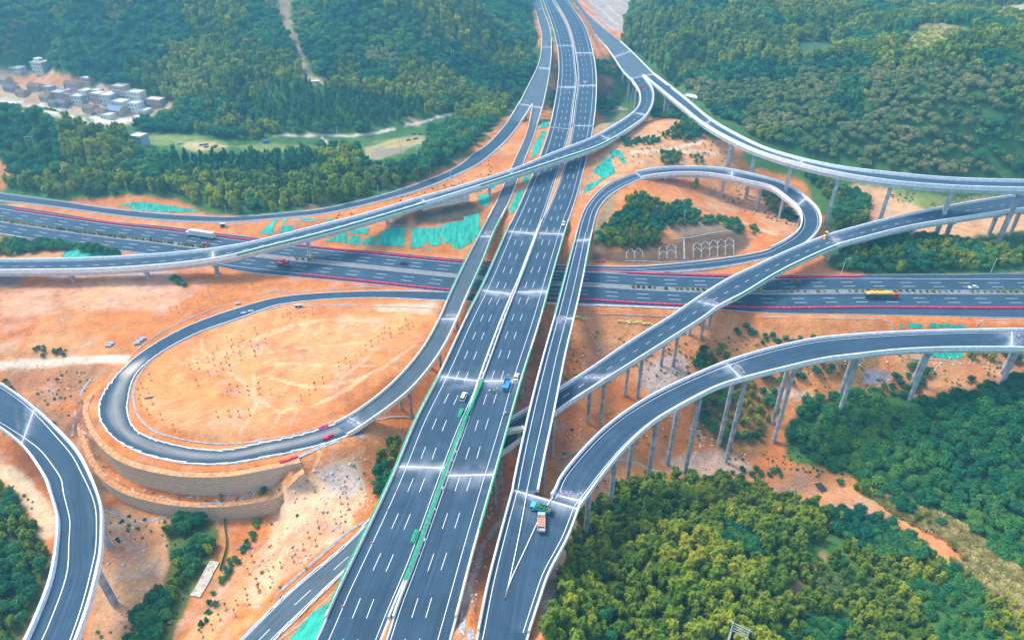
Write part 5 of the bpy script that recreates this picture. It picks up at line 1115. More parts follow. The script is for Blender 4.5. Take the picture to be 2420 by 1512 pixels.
NETS=[('@ 2 1 1045 475,1130 430,1330 420,1600 455,1830 495,1800 522,1500 508,1200 492,1195 462,1090 460','flat green debris net on the orange mound above the slip road at far left'),
('@ 2 1 555 935,600 840,860 825,1060 825,1150 915,1148 925,1000 930','square-ended green net hanging behind the flyover at far left'),
('@ 2 2 30 705,100 650,200 560,222 560,165 720','first tattered green net strip left of the long flyover'),
('@ 2 2 200 715,235 690,280 550,312 575,270 640,360 620,352 680','second tattered green net strip beside the long flyover'),
('@ 2 2 395 560,420 520,430 555,580 580,620 570,740 565,700 590,430 580','thin ragged green netting line behind the long flyover'),
('@ 2 2 600 770,730 740,850 690,850 800,720 790','green net panel directly below the long flyover, leftmost of the row'),
('@ 2 2 868 690,960 650,1060 645,1040 720,860 720','small upper green net panel left of the flyover pier'),
('@ 2 2 850 800,872 730,980 740,970 812','small lower green net panel left of the flyover pier'),
('@ 2 2 985 815,1000 760,1080 720,1110 730,1100 820','patchy green net panel below the flyover pier'),
('@ 2 2 1110 825,1140 690,1250 650,1385 650,1375 835','broad green net panel right of the flyover pier'),
('@ 2 2 1420 840,1440 655,1600 660,1700 640,1690 740,1720 810,1620 830,1580 780,1530 842','green net panel left of the largest net'),
('@ 2 2 1705 640,1800 600,1910 590,1910 550,2060 520,2062 690,2000 770,1890 855,1800 832,1810 800,1740 800,1690 720','largest crumpled green net, next to the dusty ramp bridge'),
('@ 2 2 1565 830,1590 820,1612 860,1595 870','scrap of green net at the foot of the slope'),
('@ 2 2 2035 360,2120 322,2172 370,2152 430,2110 468,2050 420','single green net above the dark bench by the dusty ramp'),
('@ 2 2 2160 275,2220 240,2222 260,2192 312','small green net under the long flyover near the narrow ramp'),
('@ 1 3 290 1090,372 1098,352 1170,275 1192','upper green net between narrow ramp and main road'),
('@ 1 3 300 1200,335 1215,310 1290,275 1400,190 1480,215 1340','long green net between narrow ramp and main road'),
('@ 2 3 135 150,202 135,155 250,105 240','green net below the long flyover beside the main road'),
('@ 2 3 70 310,138 285,80 450,0 555,-5 460','long lower green net beside the main road'),
('@ 1 3 712 282,738 292,726 325','first small green net triangle on the far embankment'),('@ 1 3 742 338,768 335,772 372','second small green net triangle on the far embankment'),('@ 1 3 775 375,802 370,802 422','third small green net triangle on the far embankment'),
('@ 2 3 668 370,675 290,730 240,850 190,750 130,880 10,930 0,970 150,870 200,740 300,700 325','big bright green net on the orange slope left of the looping ramp'),
('@ 1 3 910 1400,960 1380,1020 1385,1072 1500,1035 1512,980 1430,930 1470','narrow upper green net on the orange slope above the looping ramp'),
('@ 4 2 310 1512,500 1290,690 1150,620 1400,560 1530,300 1600','bright green net on the slope beside the bottom end of the main road'),
('@ 3 4 1345 85,1480 85,1480 130,1340 135','left green net above the curved right ramp'),('@ 3 4 1532 90,1865 95,1870 128,1528 130','right green net above the curved right ramp'),('@ 3 4 1260 85,1292 132,1265 140','tiny triangular green net above the curved right ramp'),
('@ 3 4 1375 335,1470 340,1440 372,1380 355','small green net below the curved right ramp between piers'),('@ 3 4 1530 382,1600 330,1842 330,1856 402,1750 418,1540 400','large green net with a concrete kerb below the curved right ramp')]
for i,(p_,l_) in enumerate(NETS): drape(p_,'debris_net',M['net'],l_,'netting',step=.6 if 'far' not in l_ else .8,rag=.2 if i in(0,1,14,19,20,21,24,25,26) else .28)
M['riprap']=mat('slope_blocks',(.40,.38,.37),.95,.35,1.3,bump=.5)
drape('@ 4 2 1880 1240,1940 1240,1950 1400,1920 1470,1850 1420','slope_paving',M['riprap'],'grey lattice slope paving under the end of the main viaduct','paving',rough=.05)
drape('@ 4 2 1950 1400,2010 1380,2040 1480,1960 1530,1900 1500','slope_paving',M['riprap'],'grey lattice slope paving under the end of the forked ramp','paving',rough=.05)
drape('@ 3 2 850 1100,960 1040,1030 1150,1025 1165','slope_paving',M['riprap'],'fan of grey paving under the dusty ramp abutment','paving',rough=.05)
# ---------------------------------------------------------------- strips draped on the ground
def strip_mesh(mb,L,w,h,lift=.1,step=1.,bottom=.5):
    L=[np.array(px2w(*p)) for p in L] if not isinstance(L,np.ndarray) else L
    L=np.array(L)[:,:2]; 
    if len(L)>2: L=catmull(np.c_[L,np.zeros(len(L))],len(L)*10)[:,:2]
    s=np.concatenate([[0],np.cumsum(np.linalg.norm(np.diff(L,axis=0),axis=1))]); n=max(2,int(s[-1]/step)+1); u=np.linspace(0,s[-1],n)
    C_=np.stack([np.interp(u,s,L[:,i]) for i in(0,1)],1); T=np.gradient(C_,axis=0);T/=np.linalg.norm(T,axis=1)[:,None]+1e-9;N=np.stack([-T[:,1],T[:,0]],1); z=tz(C_[:,0],C_[:,1])
    V=[];
    for i in range(n):
        for o_,zz in((w/2,-bottom),(w/2,lift+h),(-w/2,lift+h),(-w/2,-bottom)): V.append((C_[i,0]+N[i,0]*o_,C_[i,1]+N[i,1]*o_,z[i]+zz))
    mb.add(V,[(4*i+j,4*i+(j+1)%4,4*i+4+(j+1)%4,4*i+4+j) for i in range(n-1) for j in range(4)]+[(3,2,1,0),(4*n-4,4*n-3,4*n-2,4*n-1)])
M['drain']=mat('drain_concrete',(.36,.34,.33),.9,.25,.8)
def drain(txt,label,w=.9,h=.06,m='drain',name='drain_channel',cat='drain'):
    mb=MB(); strip_mesh(mb,pts(txt),w*.75,h); return mb.build(name,M[m],None,label=label,cat=cat)
drain('@ 3 1 840 600,780 660,740 760,710 860,690 960,670 1060,660 1120','double-lined concrete drain on the slope left of the loop walls',1.6)
drain('@ 4 1 930 320,1040 350,1170 410,1300 430,1420 415,1560 380,1720 340,1880 285,2040 258,2180 255,2290 180,2405 60','concrete drain curving below the loop retaining walls',1.1)
drain('@ 3 2 780 1150,640 1200,500 1260,380 1310,240 1370,170 1400,60 1512','pale concrete path running down from the dusty ramp abutment',2.0)
drain('@ 3 1 2405 1160,2100 1185,1850 1175,1600 1130,1420 1070,1300 970,1240 860,1225 760,1240 650,1300 520,1400 410,1560 300,1800 180,2050 90,2300 0','inner concrete drain following the loop round the orange field',1.0)
drain('@ 2 2 0 1425,150 1390,290 1370,360 1385,450 1370,800 1360,1200 1370,1690 1390','concrete drain along the north side of the orange field',.9)
drain('@ 3 2 0 1150,300 1110,600 1020,730 965','inner kerb drain south of the orange field',.8)
drain('@ 3 1 1220 360,1400 215,1600 105,1900 -30,2050 -80','outer concrete drain along the loop approach',.8)
drain('@ 2 2 0 1280,150 1240,270 1220,370 1240,600 1215,1000 1190,1160 1190','thin concrete drain between motorway and loop road',.7)
drain('@ 3 2 1030 990,1200 950,1480 935','grey drain crossing beneath the dusty ramp bridge',1.2)
drain('@ 3 4 0 38,700 38,1080 42,1150 60,1190 100,1200 140','long concrete drain below the motorway at right',.8)
drain('@ 3 4 2405 50,2060 50,2000 70,1960 120','concrete drain turning down below the motorway at far right',.8)
drain('@ 3 4 1265 345,1290 390,1340 405,1700 430,1900 452,1890 340','concrete kerb framing the green net below the curved ramp',.8)
drain('@ 3 3 600 -5,900 5,1250 22,1480 25','concrete drain along the red slope beside the narrow ramp',.8)
drain('@ 2 3 1480 240,1540 300,1600 380,1680 440,1760 480,1900 485','thin concrete drain on the slope inside the looping ramp',.7)
drain('@ 2 1 2080 670,2110 640,2250 615,2405 600','concrete drain above the slope by the culvert',.6)
drain('@ 2 1 2080 670,2150 705,2300 740','concrete drain curving down to the motorway by the culvert',.6)
drain('@ 2 3 720 -60,690 60,660 200,650 300,655 380,670 410','concrete drain below the bright green net',.7)
drain('@ 4 2 0 1240,250 1050,500 830,700 660,860 520,1000 430','double-edged drain along the upper side of the lower slip road',1.3)
drain('@ 4 2 230 1512,420 1370,600 1200,740 1070','earth-filled drain along the lower side of the slip road',.8,m='drain')
drain('@ 2 2 320 590,450 590,600 600','short concrete bench kerb on the netted slope',1.)
drain('@ 2 2 1240 625,1420 635','short concrete bench kerb right of the flyover pier',.8)
drain('@ 3 3 380 1330,480 1310,560 1270,640 1240','pale drain under the narrow ramp',.8)
drain('@ 4 3 410 1030,480 880,540 740,580 640,600 560','pale drain running beside the forked ramp',1.0)
# terrace lines on the ploughed field
for i,t in enumerate(['@ 1 3 640 0,700 60,800 130','@ 1 3 730 20,850 110,950 200','@ 1 3 820 0,900 60,1000 150','@ 1 3 900 170,1000 230','@ 1 3 880 220,970 280','@ 1 3 960 0,1080 50','@ 1 3 700 110,800 190,880 260','@ 1 3 1010 -20,1110 30','@ 1 3 780 150,860 200']):
    mb=MB(); strip_mesh(mb,pts(t),.8,.05); mb.build('terrace_kerb',M['conc'],None,label='pale terrace line on the brown field beside the wide ramp',cat='kerb',group='terrace lines on the brown field')
# lattice on the cut slope above the motorway
root=empty('slope_lattice',tuple(px2w(*cd(2,3,1600,850))),label='concrete chevron lattice on the dark cut slope above the motorway',cat='slope lattice')
off_=-np.array(root.location)
def lat(L,w,nm='rib'):
    mb=MB(); strip_mesh(mb,pts(L),w*.8,.25,.05,step=.7); o=mb.build(nm,M['drain'],root); o.location=off_
xs=[(1070,935,875),(1145,935,865),(1218,935,865),(1368,938,835),(1440,938,825),(1522,938,820),(1680,935,808),(1755,930,800),(1830,925,790),(1905,918,780),(1975,905,770),(2052,892,765)]
for x,y0,y1 in xs: lat('@ 2 3 %d %d,%d %d'%(x,y0,x,y1),.45)
lat('@ 2 3 1600 940,1595 765',1.0,'stairway')
lat('@ 2 3 1395 765,1700 728,2055 682',.7,'berm_kerb'); lat('@ 2 3 1060 955,1500 960,1850 945,2060 905',.6,'toe_kerb')
for a,b in zip(xs[:2],xs[1:3]): lat('@ 2 3 %d %d,%d %d,%d %d'%(a[0],a[2]+12,(a[0]+b[0])/2,a[2]-26,b[0],b[2]+12),.4)
for a,b in list(zip(xs[3:5],xs[4:6]))+list(zip(xs[6:-1],xs[7:])):
    for k in(0,52): lat('@ 2 3 %d %d,%d %d,%d %d'%(a[0],a[2]+14+k,(a[0]+b[0])/2,a[2]-24+k,b[0],b[2]+14+k),.4)
# abutment wall under the long flyover and retaining wall south of the motorway
def wallbox(txt,ztop,zb,label,name='retaining_wall',m='conc',th=.8):
    L=[bp(x,y,ztop) for x,y in pts(txt)]; mb=MB()
    for a,b in zip(L[:-1],L[1:]):
        c=((a[0]+b[0])/2,(a[1]+b[1])/2,(ztop+zb)/2); mb.box(c,(math.hypot(b[0]-a[0],b[1]-a[1])+.05,th,ztop-zb),math.atan2(b[1]-a[1],b[0]-a[0]))
    return mb.build(name,M[m],None,label=label,cat='wall')
wallbox('@ 2 3 330 1330,620 1345,1100 1362,1600 1382,1900 1392',.3,-5.,'long grey retaining wall on the south edge of the motorway')
wallbox('@ 2 2 1535 445,1750 385,1960 320',14.2,7,'pale abutment wall under the long flyover',m='cream')
# ---------------------------------------------------------------- guardrails
R1=RD['B1']; guardrail('B1',b1g,R1.len-40,'l','pale guardrail on the forest side of the curving left slip road',.1,'railw'); guardrail('B1',b1g,R1.len-40,'r','pale guardrail on the motorway side of the curving left slip road',.1,'railw')
guardrail('D1',d1g[2]+4,570,'l','white guardrail on the lower edge of the slip road under the lattice slope',.2,'railw')
guardrail('AL',alg[1],alg[2],'l','white guardrail on the left edge of the main road embankment',.15,'railw'); guardrail('AR',arg[1],arg[2],'r','white guardrail on the right edge of the main road embankment',.15,'railw')
guardrail('AL',alg[1],alg[2],'r','median guardrail of the left carriageway on the embankment',.15,'rail'); guardrail('AR',arg[1],arg[2],'l','median guardrail of the right carriageway on the embankment',.15,'railw')
guardrail('D1',d1g[0],d1g[1],'l','guardrail on the outer side of the embanked ramp',.1,'rail'); guardrail('D1',d1g[0],d1g[1],'r','guardrail on the inner side of the embanked ramp',.1,'rail')
guardrail('GM',60,G.len,'l','steel guardrail on the north side of the motorway median',-1.25,'rail',8); guardrail('GM',60,G.len,'r','steel guardrail on the south side of the motorway median',-1.25,'rail',8)
guardrail('B2',b2a,b2b,'l','guardrail left of the narrow ramp beside the main road',.1,'railw'); guardrail('B2',b2a,b2b,'r','guardrail right of the narrow ramp beside the main road',.1,'railw')
g0=sx(-10);g1=sx(2440)
guardrail('G',sx(1490),g1,'l','steel guardrail on the north edge of the motorway at right',.3,'rail',8)
# separate white rail panels lying along the loop and the lower slip road
pm=MB(); pm.prism([(-2.1,0),(2.1,0),(2.1,.10),(-2.1,.10)],-.17,.17); pm.box((-1.9,0,-.05),(.12,.12,.1)); pm.box((1.9,0,-.05),(.12,.12,.1)); panel_me=pm.mesh('rail_panel',M['railw'])
def panels(key,s0,s1,side,off,jit,label,group,step=4.25,h=.12,tilt=0):
    r=RD[key]; n=int((s1-s0)/step)
    for i in range(n):
        u=s0+(i+.5)*step; q=r.p(u,(0,off+random.uniform(-.2,.2)*jit) if side=='l' else (1,-off+random.uniform(-.2,.2)*jit)); o=bpy.data.objects.new('rail_panel',panel_me); COL.objects.link(o)
        o.location=(q[0],q[1],q[2]+h); o.rotation_euler[2]=r.ang(u)+(random.uniform(-.10,.10)+tilt)*jit; tag(o,label,'guardrail panel',group)
panels('B2',lw0-30,RD['B2'].near_px(330,835),'r',.35,1.2,'white rail panel lying unfixed along the outer edge of the loop','loose panels on the outer loop edge',3.6,tilt=.09)
panels('B2',lw0-25,RD['B2'].near_px(250,930)-2,'l',.2,.8,'white rail panel lying unfixed along the inner edge of the loop','loose panels on the inner loop edge',tilt=-.08)
panels('B2',RD['B2'].near_px(250,930),RD['B2'].len-95,'l',.1,.15,'white rail panel set along the field side of the loop approach','panels on the field side of the loop approach')
panels('B2',RD['B2'].near_px(345,825),RD['B2'].near_px(560,725),'r',.25,.8,'white rail panel lying along the upper side of the loop approach','panels on the upper side of the loop approach',tilt=.08)
panels('E',eg+2,RD['E'].len-10,'l',.4,.9,'white rail panel lying along the upper edge of the lower slip road','panels on the upper edge of the lower slip road',tilt=.08)
panels('E',eg+2,RD['E'].len-10,'r',.4,.9,'white rail panel lying along the lower edge of the lower slip road','panels on the lower edge of the lower slip road',tilt=.08)
panels('D1',d1g[2]+3,560,'r',.2,.8,'white rail panel lying along the slope side of the slip road under the lattice','panels on the slip road under the lattice',tilt=.06)
# ---------------------------------------------------------------- red water-filled barriers
bm_=MB(); bm_.prism([(-1.15,0),(1.15,0),(1.15,.35),(.95,.85),(.45,.85),(.35,.70),(-.35,.70),(-.45,.85),(-.95,.85),(-1.15,.35)],-.34,.34); bm_.box((0,0,.45),(2.36,.5,.16))
bar_me=bm_.mesh('water_barrier',M['red'])
def barriers(s0,s1,m,lab,grp,maxn,order=1):
    us=np.arange(s0,s1,2.42); P=[GM.p(u,(0,m)) for u in us]; 
    k=list(range(len(us))); k.sort(key=lambda i:-order*P[i][0]); 
    far=MB()
    for c,i in enumerate(k):
        a=GM.ang(us[i])+random.uniform(-.03,.03)
        if c<maxn:
            o=bpy.data.objects.new('water_barrier',bar_me); COL.objects.link(o); o.location=(P[i][0],P[i][1],.06); o.rotation_euler[2]=a; tag(o,lab,'barrier',grp)
        else:
            n0=len(far.v); 
            for v in bar_me.vertices: far.v.append((P[i][0]+v.co.x*math.cos(a)-v.co.y*math.sin(a),P[i][1]+v.co.x*math.sin(a)+v.co.y*math.cos(a),v.co.z+.06)); far.uv.append((0,0))
            for pl in bar_me.polygons: far.f.append([n0+q for q in pl.vertices]); far.m.append(0)
    if far.f: o=far.build('water_barriers',M['red'],None,label='far end of the red barrier row on the north side',kind='stuff')
barriers(sx(745),sx(2430),14.6,'red plastic water barrier in the row on the south lane edge of the motorway','red barriers along the south lane edge',170)
barriers(sx(-5),sx(2068),-14.7,'red plastic water barrier in the row on the north lane edge of the motorway','red barriers along the north lane edge',125)
def obj_at(me,name,q,rz,label,cat,group=None):
    o=bpy.data.objects.new(name,me); COL.objects.link(o); o.location=q; o.rotation_euler[2]=rz; tag(o,label,cat,group); return o
for (x,y),a,l in [(cd(3,2,615,1035),.35,'red barrier at the left edge of the dusty ramp by the abutment'),(cd(3,2,645,1022),.35,'second red barrier at the left edge of the dusty ramp, nearer the joint'),(cd(3,2,650,1132),.3,'red barrier on the right side of the dusty ramp by the abutment'),(cd(3,2,690,1108),.5,'skewed red barrier at the right end of the dusty ramp')]:
    s_=RD['B2'].near_px(x,y); z=RD['B2'].p(s_,(.5,0))[2]; obj_at(bar_me,'water_barrier',(*bp(x,y,z+.3)[:2],z+.06),a,l,'barrier')
for i in range(6):
    q=px2w(*cd(3,2,260+i*22,1362-i*8)); obj_at(bar_me,'water_barrier',tuple(q),.3+random.random()*.3,'red barrier lying in the heap beside the concrete path','barrier','heap of red barriers beside the path')
q=px2w(*cd(2,3,815,962)); obj_at(bar_me,'water_barrier',tuple(q),.2,'red barrier lying alone at the foot of the dark slope','barrier'); q=px2w(*cd(2,3,835,960)); obj_at(bar_me,'water_barrier',(q[0]+1.5,q[1]+.4,q[2]),1.,'red barrier standing crosswise at the foot of the dark slope','barrier')
q=RD['C1'].p(RD['C1'].near_px(1517,208),(.3,0)); obj_at(bar_me,'water_barrier',tuple(q+np.array((0,0,.1))),.1,'left red barrier closing the high curved flyover','barrier'); obj_at(bar_me,'water_barrier',(q[0]+2.5,q[1]+.5,q[2]+.1),.3,'right red barrier closing the high curved flyover','barrier')
# ---------------------------------------------------------------- median hedge
hb=[leaf_cloud([((0,0,.75),(.8,.75,.65)),((.5,.2,.55),(.5,.5,.45))],70,.42,50+i,core=.8).mesh('hedge_leaves',M['hedge']) for i in range(3)]
hs=MB(); hs.cyl((0,0,-.2),(0,0,.7),.06,.04,5); hs_me=hs.mesh('hedge_stem',M['bark'])
def hedge(s0,s1,step,p,lab,grp):
    for u in np.arange(s0,s1,step):
        if random.random()>p: continue
        q=GM.p(u,(0,-.3+random.uniform(-.3,.3))); r=empty('median_shrub',(q[0],q[1],q[2]+.2),random.random()*6,label=lab,cat='shrub',group=grp); s_=random.uniform(.7,1.25); r.scale=(s_,s_,s_)
        for nm,me_ in(('foliage',random.choice(hb)),('stem',hs_me)): o=bpy.data.objects.new(nm,me_); COL.objects.link(o); o.parent=r
hedge(sx(0),sx(545),2.3,.93,'yellow-green shrub in the motorway median left of the flyover','median shrubs left of the flyover')
hedge(sx(700),sx(735),3.5,.9,'bright shrub in the median beside the striped flyover piers','median shrubs beside the striped piers')
hedge(sx(1480),sx(1690),2.7,.85,'yellow-green shrub in the median between narrow and diagonal ramps','median shrubs between the ramps')
hedge(sx(1850),sx(2430),3.2,.85,'yellow-green shrub in the motorway median right of the diagonal ramp','median shrubs right of the diagonal ramp')
# ---------------------------------------------------------------- vehicles
def wheel_mesh():
    mb=MB(); mb.cyl((0,-.13,0),(0,.13,0),.34,n=12,mi=0); mb.cyl((0,-.14,0),(0,.14,0),.19,n=8,mi=1); return mb.mesh('wheel',[M['black'],M['rail']])
WM=wheel_mesh()
def wheels(root,xs,y,r=.34):
    for x in xs:
        for sy in(-1,1): o=bpy.data.objects.new('wheel',WM); COL.objects.link(o); o.parent=root; o.location=(x,sy*y,r); k=r/.34; o.scale=(k,1.2 if r>.4 else 1,k)
def lights(root,x,y,z,back):
    for sy in(-1,1):
        mb=MB(); mb.box((x,sy*y,z),(.08,.34,.16)); mb.build('headlight',paint('lamp_glass',(.85,.86,.8)),root)
        mb=MB(); mb.box((back,sy*y,z+.1),(.08,.28,.2)); mb.build('tail_light',paint('tail_red',(.5,.02,.02)),root)
def car(q,rz,col,label,L=4.6,kind='car',roof=1.45,group=None):
    root=empty(kind if kind!='car' else 'car',q,rz,label=label,cat='car' if kind!='van' else 'van',group=group); h=L/2; w=.9; P=paint('paint_%02d%02d%02d'%tuple(int(c*99) for c in col),col)
    mb=MB(); pr=[(-h,.35),(-h+.1,.28),(h-.15,.28),(h,.42),(h-.05,.68),(h-1.1,.88),(-h+.7,.95),(-h+.05,.85)]
    if kind=='van': pr=[(-h,.35),(-h+.05,.28),(h-.1,.28),(h,.45),(h-.1,.9),(h-.75,1.05),(-h+.02,1.05)]
    mb.prism(pr,-w,w); mb.build('body',P,root)
    x0,x1,x2,x3=(-h+.55,-h+1.25,h-2.0,h-1.15) if kind!='van' else (-h+.05,-h+.2,h-1.6,h-.7); z0=.86 if kind!='van' else 1.0
    mb=MB(); V=[];
    for x,z,yy in((x0,z0,w-.06),(x3,z0,w-.06),(x2,roof-.05,w-.22),(x1,roof-.05,w-.22)): V+= [(x,-yy,z),(x,yy,z)]
    mb.add(V,[(0,2,4,6),(1,7,5,3),(2,3,5,4),(0,6,7,1),(4,5,7,6)]); mb.build('windows',M['glass'],root)
    mb=MB(); mb.box(((x1+x2)/2,0,roof),(x2-x1+.1,2*(w-.2),.09),taper=.9); mb.build('roof',P,root)
    wheels(root,(-h+.85,h-.85),w-.1); lights(root,h-.03,.62,.6,-h+.02); return root
def truck(q,rz,cab,label,L,box=None,kind='truck',bed=None,cargo=None,cabL=2.0,Hh=3.6,pale=None):
    root=empty('truck',q,rz,label=label,cat='truck'); h=L/2; w=1.2; P=paint('paint_%02d%02d%02d'%tuple(int(c*99) for c in cab),cab)
    mb=MB(); mb.prism([(h-cabL,.6),(h-.05,.6),(h,1.2),(h-.12,2.5 if Hh>3 else 1.9),(h-.4,2.75 if Hh>3 else 2.1),(h-cabL,2.75 if Hh>3 else 2.1)],-w+.05,w-.05); c=mb.build('cab',P,root)
    mb=MB(); mb.box((h-.04,0,1.95 if Hh>3 else 1.6),(.14,2*w-.4,.75 if Hh>3 else .55)); 
    for sy in(-1,1): mb.box((h-.75,sy*(w-.04),1.95 if Hh>3 else 1.6),(.8,.06,.6))
    mb.build('windows',M['glass'],c); lights(root,h+.0,.85,.85,-h)
    mb=MB(); mb.box((-cabL/2+.2,0,.75),(L-cabL+.4,1.0,.35)); mb.build('chassis',M['dark'],root)
    bl=L-cabL-.25; bc=-h+bl/2
    if box:
        B=paint('paint_%02d%02d%02d'%tuple(int(c*99) for c in box),box); mb=MB(); mb.box((bc,0,(1.05+Hh)/2),(bl,2*w,Hh-1.05)); o=mb.build('cargo_box',B,root)
        mb=MB(); 
        for k in range(int(bl/1.3)):
            for sy in(-1,1): mb.box((bc-bl/2+.65+k*1.3,sy*(w+.01),(1.05+Hh)/2),(.07,.05,Hh-1.3))
        mb.build('side_rib',paint('rib_grey',(.5,.52,.52)),o)
        if pale:
            mb=MB(); mb.box((bc,-w-.03,2.1),(bl*.7,.03,.7)); mb.build('side_panel',paint('pale_panel',pale),o)
    if bed:
        B=paint('paint_%02d%02d%02d'%tuple(int(c*99) for c in bed),bed); mb=MB(); hh=.75 if not cargo or cargo!='tarp' else 1.7
        mb.box((bc,0,1.12),(bl,2*w,.12))
        for sy in(-1,1): mb.box((bc,sy*(w-.05),1.12+hh/2),(bl,.1,hh))
        mb.box((bc-bl/2+.05,0,1.12+hh/2),(.1,2*w,hh)); mb.box((bc+bl/2-.05,0,1.12+hh/2),(.1,2*w,hh)); mb.build('cargo_bed',B,root)
    if cargo=='tarp':
        mb=MB(); n=12
        V=[];g=random.Random(4)
        for i in range(n+1):
            x=bc-bl/2+bl*i/n; e=min(1,min(i,n-i)/1.3)
            for y,z in((-w-.06,2.75),(-w+.05,3.0+.35*e),(-w*.5,3.2+.55*e+g.uniform(-.08,.08)),(w*.5,3.2+.55*e+g.uniform(-.08,.08)),(w-.05,3.0+.35*e),(w+.06,2.75)): V.append((x,y,z))
        mb.add(V,[(i*6+j,i*6+j+1,i*6+7+j,i*6+6+j) for i in range(n) for j in range(5)]+[(5,4,3,2,1,0),tuple(n*6+j for j in range(6))]); mb.build('tarpaulin',mat('yellow_tarp',(.80,.50,.06),.7,.2,1.5),root)
    if cargo=='branches':
        o=leaf_cloud([((bc+.9,0,1.9),(1.2,1.0,.55)),((bc-.3,.1,1.7),(.9,.9,.4))],160,.5,9).build('green_load',paint('netting_load',(.04,.28,.08),.8),root)
        mb=MB(); mb.box((bc-1.6,.1,1.5),(1.4,1.5,.5),.3); mb.build('tool_box',paint('rust',(.25,.08,.04),.8),root)
    if cargo=='sheets':
        mb=MB(); mb.box((bc+.5,0,1.78),(bl*.62,2*w-.25,.1)); 
        for k in range(4): mb.box((bc+.5-bl*.3+k*bl*.2,0,1.86),(.08,2*w-.25,.06),mi=1)
        mb.build('cover_sheet',[paint('rust_sheet',(.62,.20,.12),.8),paint('pale_strip',(.75,.6,.4))],root)
    xs=[h-1.0,-h+1.0,-h+2.1]+([0.,-h+3.2] if L>11 else [])
    wheels(root,xs,w-.15,.48 if Hh>3 else .4); return root
def on(key,x,y,dz=.09):
    r=RD[key]; z=r.p(r.near_px(x,y),(.5,0))[2]
    for _ in range(3):
        q=bp(x,y,z+dz); s_=r.near(q[0],q[1]); z=r.p(s_,(.5,0))[2]
    return (q[0],q[1],z+dz),r.ang(s_)
WH=(.80,.80,.80)
q,a=on('G',475,560); truck(q,a+math.pi,(.75,.78,.76),'long pale grey box semi-trailer heading left beside the red barriers',18.5,box=(.62,.66,.62),cabL=2.4,Hh=4.0)
q,a=on('G',486,578); car(q,a+math.pi,(.55,.06,.14),'small dark pink car behind the long semi-trailer')
q,a=on('G',668,626); truck(q,a,(.50,.02,.06),'short dark red box truck left of the striped piers',7.2,box=(.48,.02,.06),Hh=3.3,cabL=1.9,pale=(.7,.6,.6))
q,a=on('G',953,624); car(q,a+math.pi,(.02,.03,.035),'black car alone on the north carriageway left of the dusty ramp')
q,a=on('G',1881,668); car(q,a+math.pi,(.28,.08,.08),'dark maroon car right of the diagonal ramp')
q,a=on('G',2299,681); car(q,a+math.pi,(.70,.80,.86),'pale silver car at the far right of the motorway',4.8)
q,a=on('G',2081,704); truck(q,a,(.58,.01,.03),'red cab lorry with dark blue body and yellow tarpaulin on the motorway',15.8,bed=(.03,.09,.17),cargo='tarp',cabL=2.1,Hh=4.)
q,a=on('AR',1332,530); car(q,a+math.pi,WH,'white car on the right shoulder of the main road before the upper joint')
q,a=on('AL',1096,940); car(q,a,WH,'white van on the left carriageway beside the green median mesh',4.9,'van',1.95)
q,a=on('AR',1220,893); car(q,a,WH,'white car on the shoulder just behind the blue truck')
q,a=on('AR',1197,914); truck(q,a+math.pi,(.03,.30,.62),'bright blue small flatbed truck with workers beside it',6.2,bed=(.03,.26,.55),Hh=2.6,cabL=1.7)
q,a=on('DD',1277,1206); truck(q,-.35+math.pi,(.08,.45,.68),'light blue flatbed truck loaded with green netting at the fork',6.6,bed=(.05,.35,.40),Hh=2.8,cabL=1.7,cargo='branches')
q,a=on('DD',1279,1240); truck(q,1.52,(.45,.55,.62),'truck with a rust-red covered bed behind the light blue one',7.0,bed=(.55,.50,.48),Hh=2.8,cabL=1.4,cargo='sheets')
q,a=on('AR',1383,196); car(q,a,WH,'tiny white car on the far bridge of the main road')
q,a=on('B',1276,25); car(q,a,WH,'white van at the top end of the unmarked ramp',4.8,'van',1.9)
q,a=on('AL',1308,31); car(q,a,(.75,.55,.5),'pale pickup at the top beside the main road',4.6)
q,a=on('B',1297,106); car(q,a,(.06,.16,.32),'dark blue car on the unmarked ramp beside its joint')
q,a=on('C2',1580,207); car(q,a,(.15,.22,.32),'dark grey-blue car on the high flyover')
# yellow wheel loader at the joint of the diagonal ramp
q,a=on('E',1950,560); YP=paint('loader_yellow',(.80,.42,.03)); root=empty('wheel_loader',q,a+.35,label='yellow wheel loader working at the joint of the diagonal ramp',cat='loader')
mb=MB(); mb.prism([(-2.4,.7),(.2,.7),(.2,1.5),(-1.4,1.8),(-2.5,1.6)],-.8,.8); mb.build('body',YP,root)
mb=MB(); mb.box((-.5,0,2.1),(1.2,1.2,1.3)); cb=mb.build('cab',M['glass'],root); mb=MB(); mb.box((-.5,0,2.85),(1.5,1.5,.15)); mb.build('cab_roof',paint('roof_yellow',(.85,.65,.2)),cb)
mb=MB(); mb.box((1.2,0,.95),(2.2,.7,.6)); mb.build('front_frame',YP,root)
for sy in(-.55,.55):
    mb=MB(); mb.cyl((.6,sy,1.6),(2.6,sy,.9),.14); mb.build('lift_arm',YP,root)
mb=MB(); mb.prism([(2.4,.2),(3.6,.1),(3.5,.3),(2.9,.6),(2.6,1.3),(2.4,1.2)],-1.25,1.25); mb.build('bucket',paint('worn_yellow',(.55,.30,.05)),root); wheels(root,(-1.5,1.3),.95,.68)
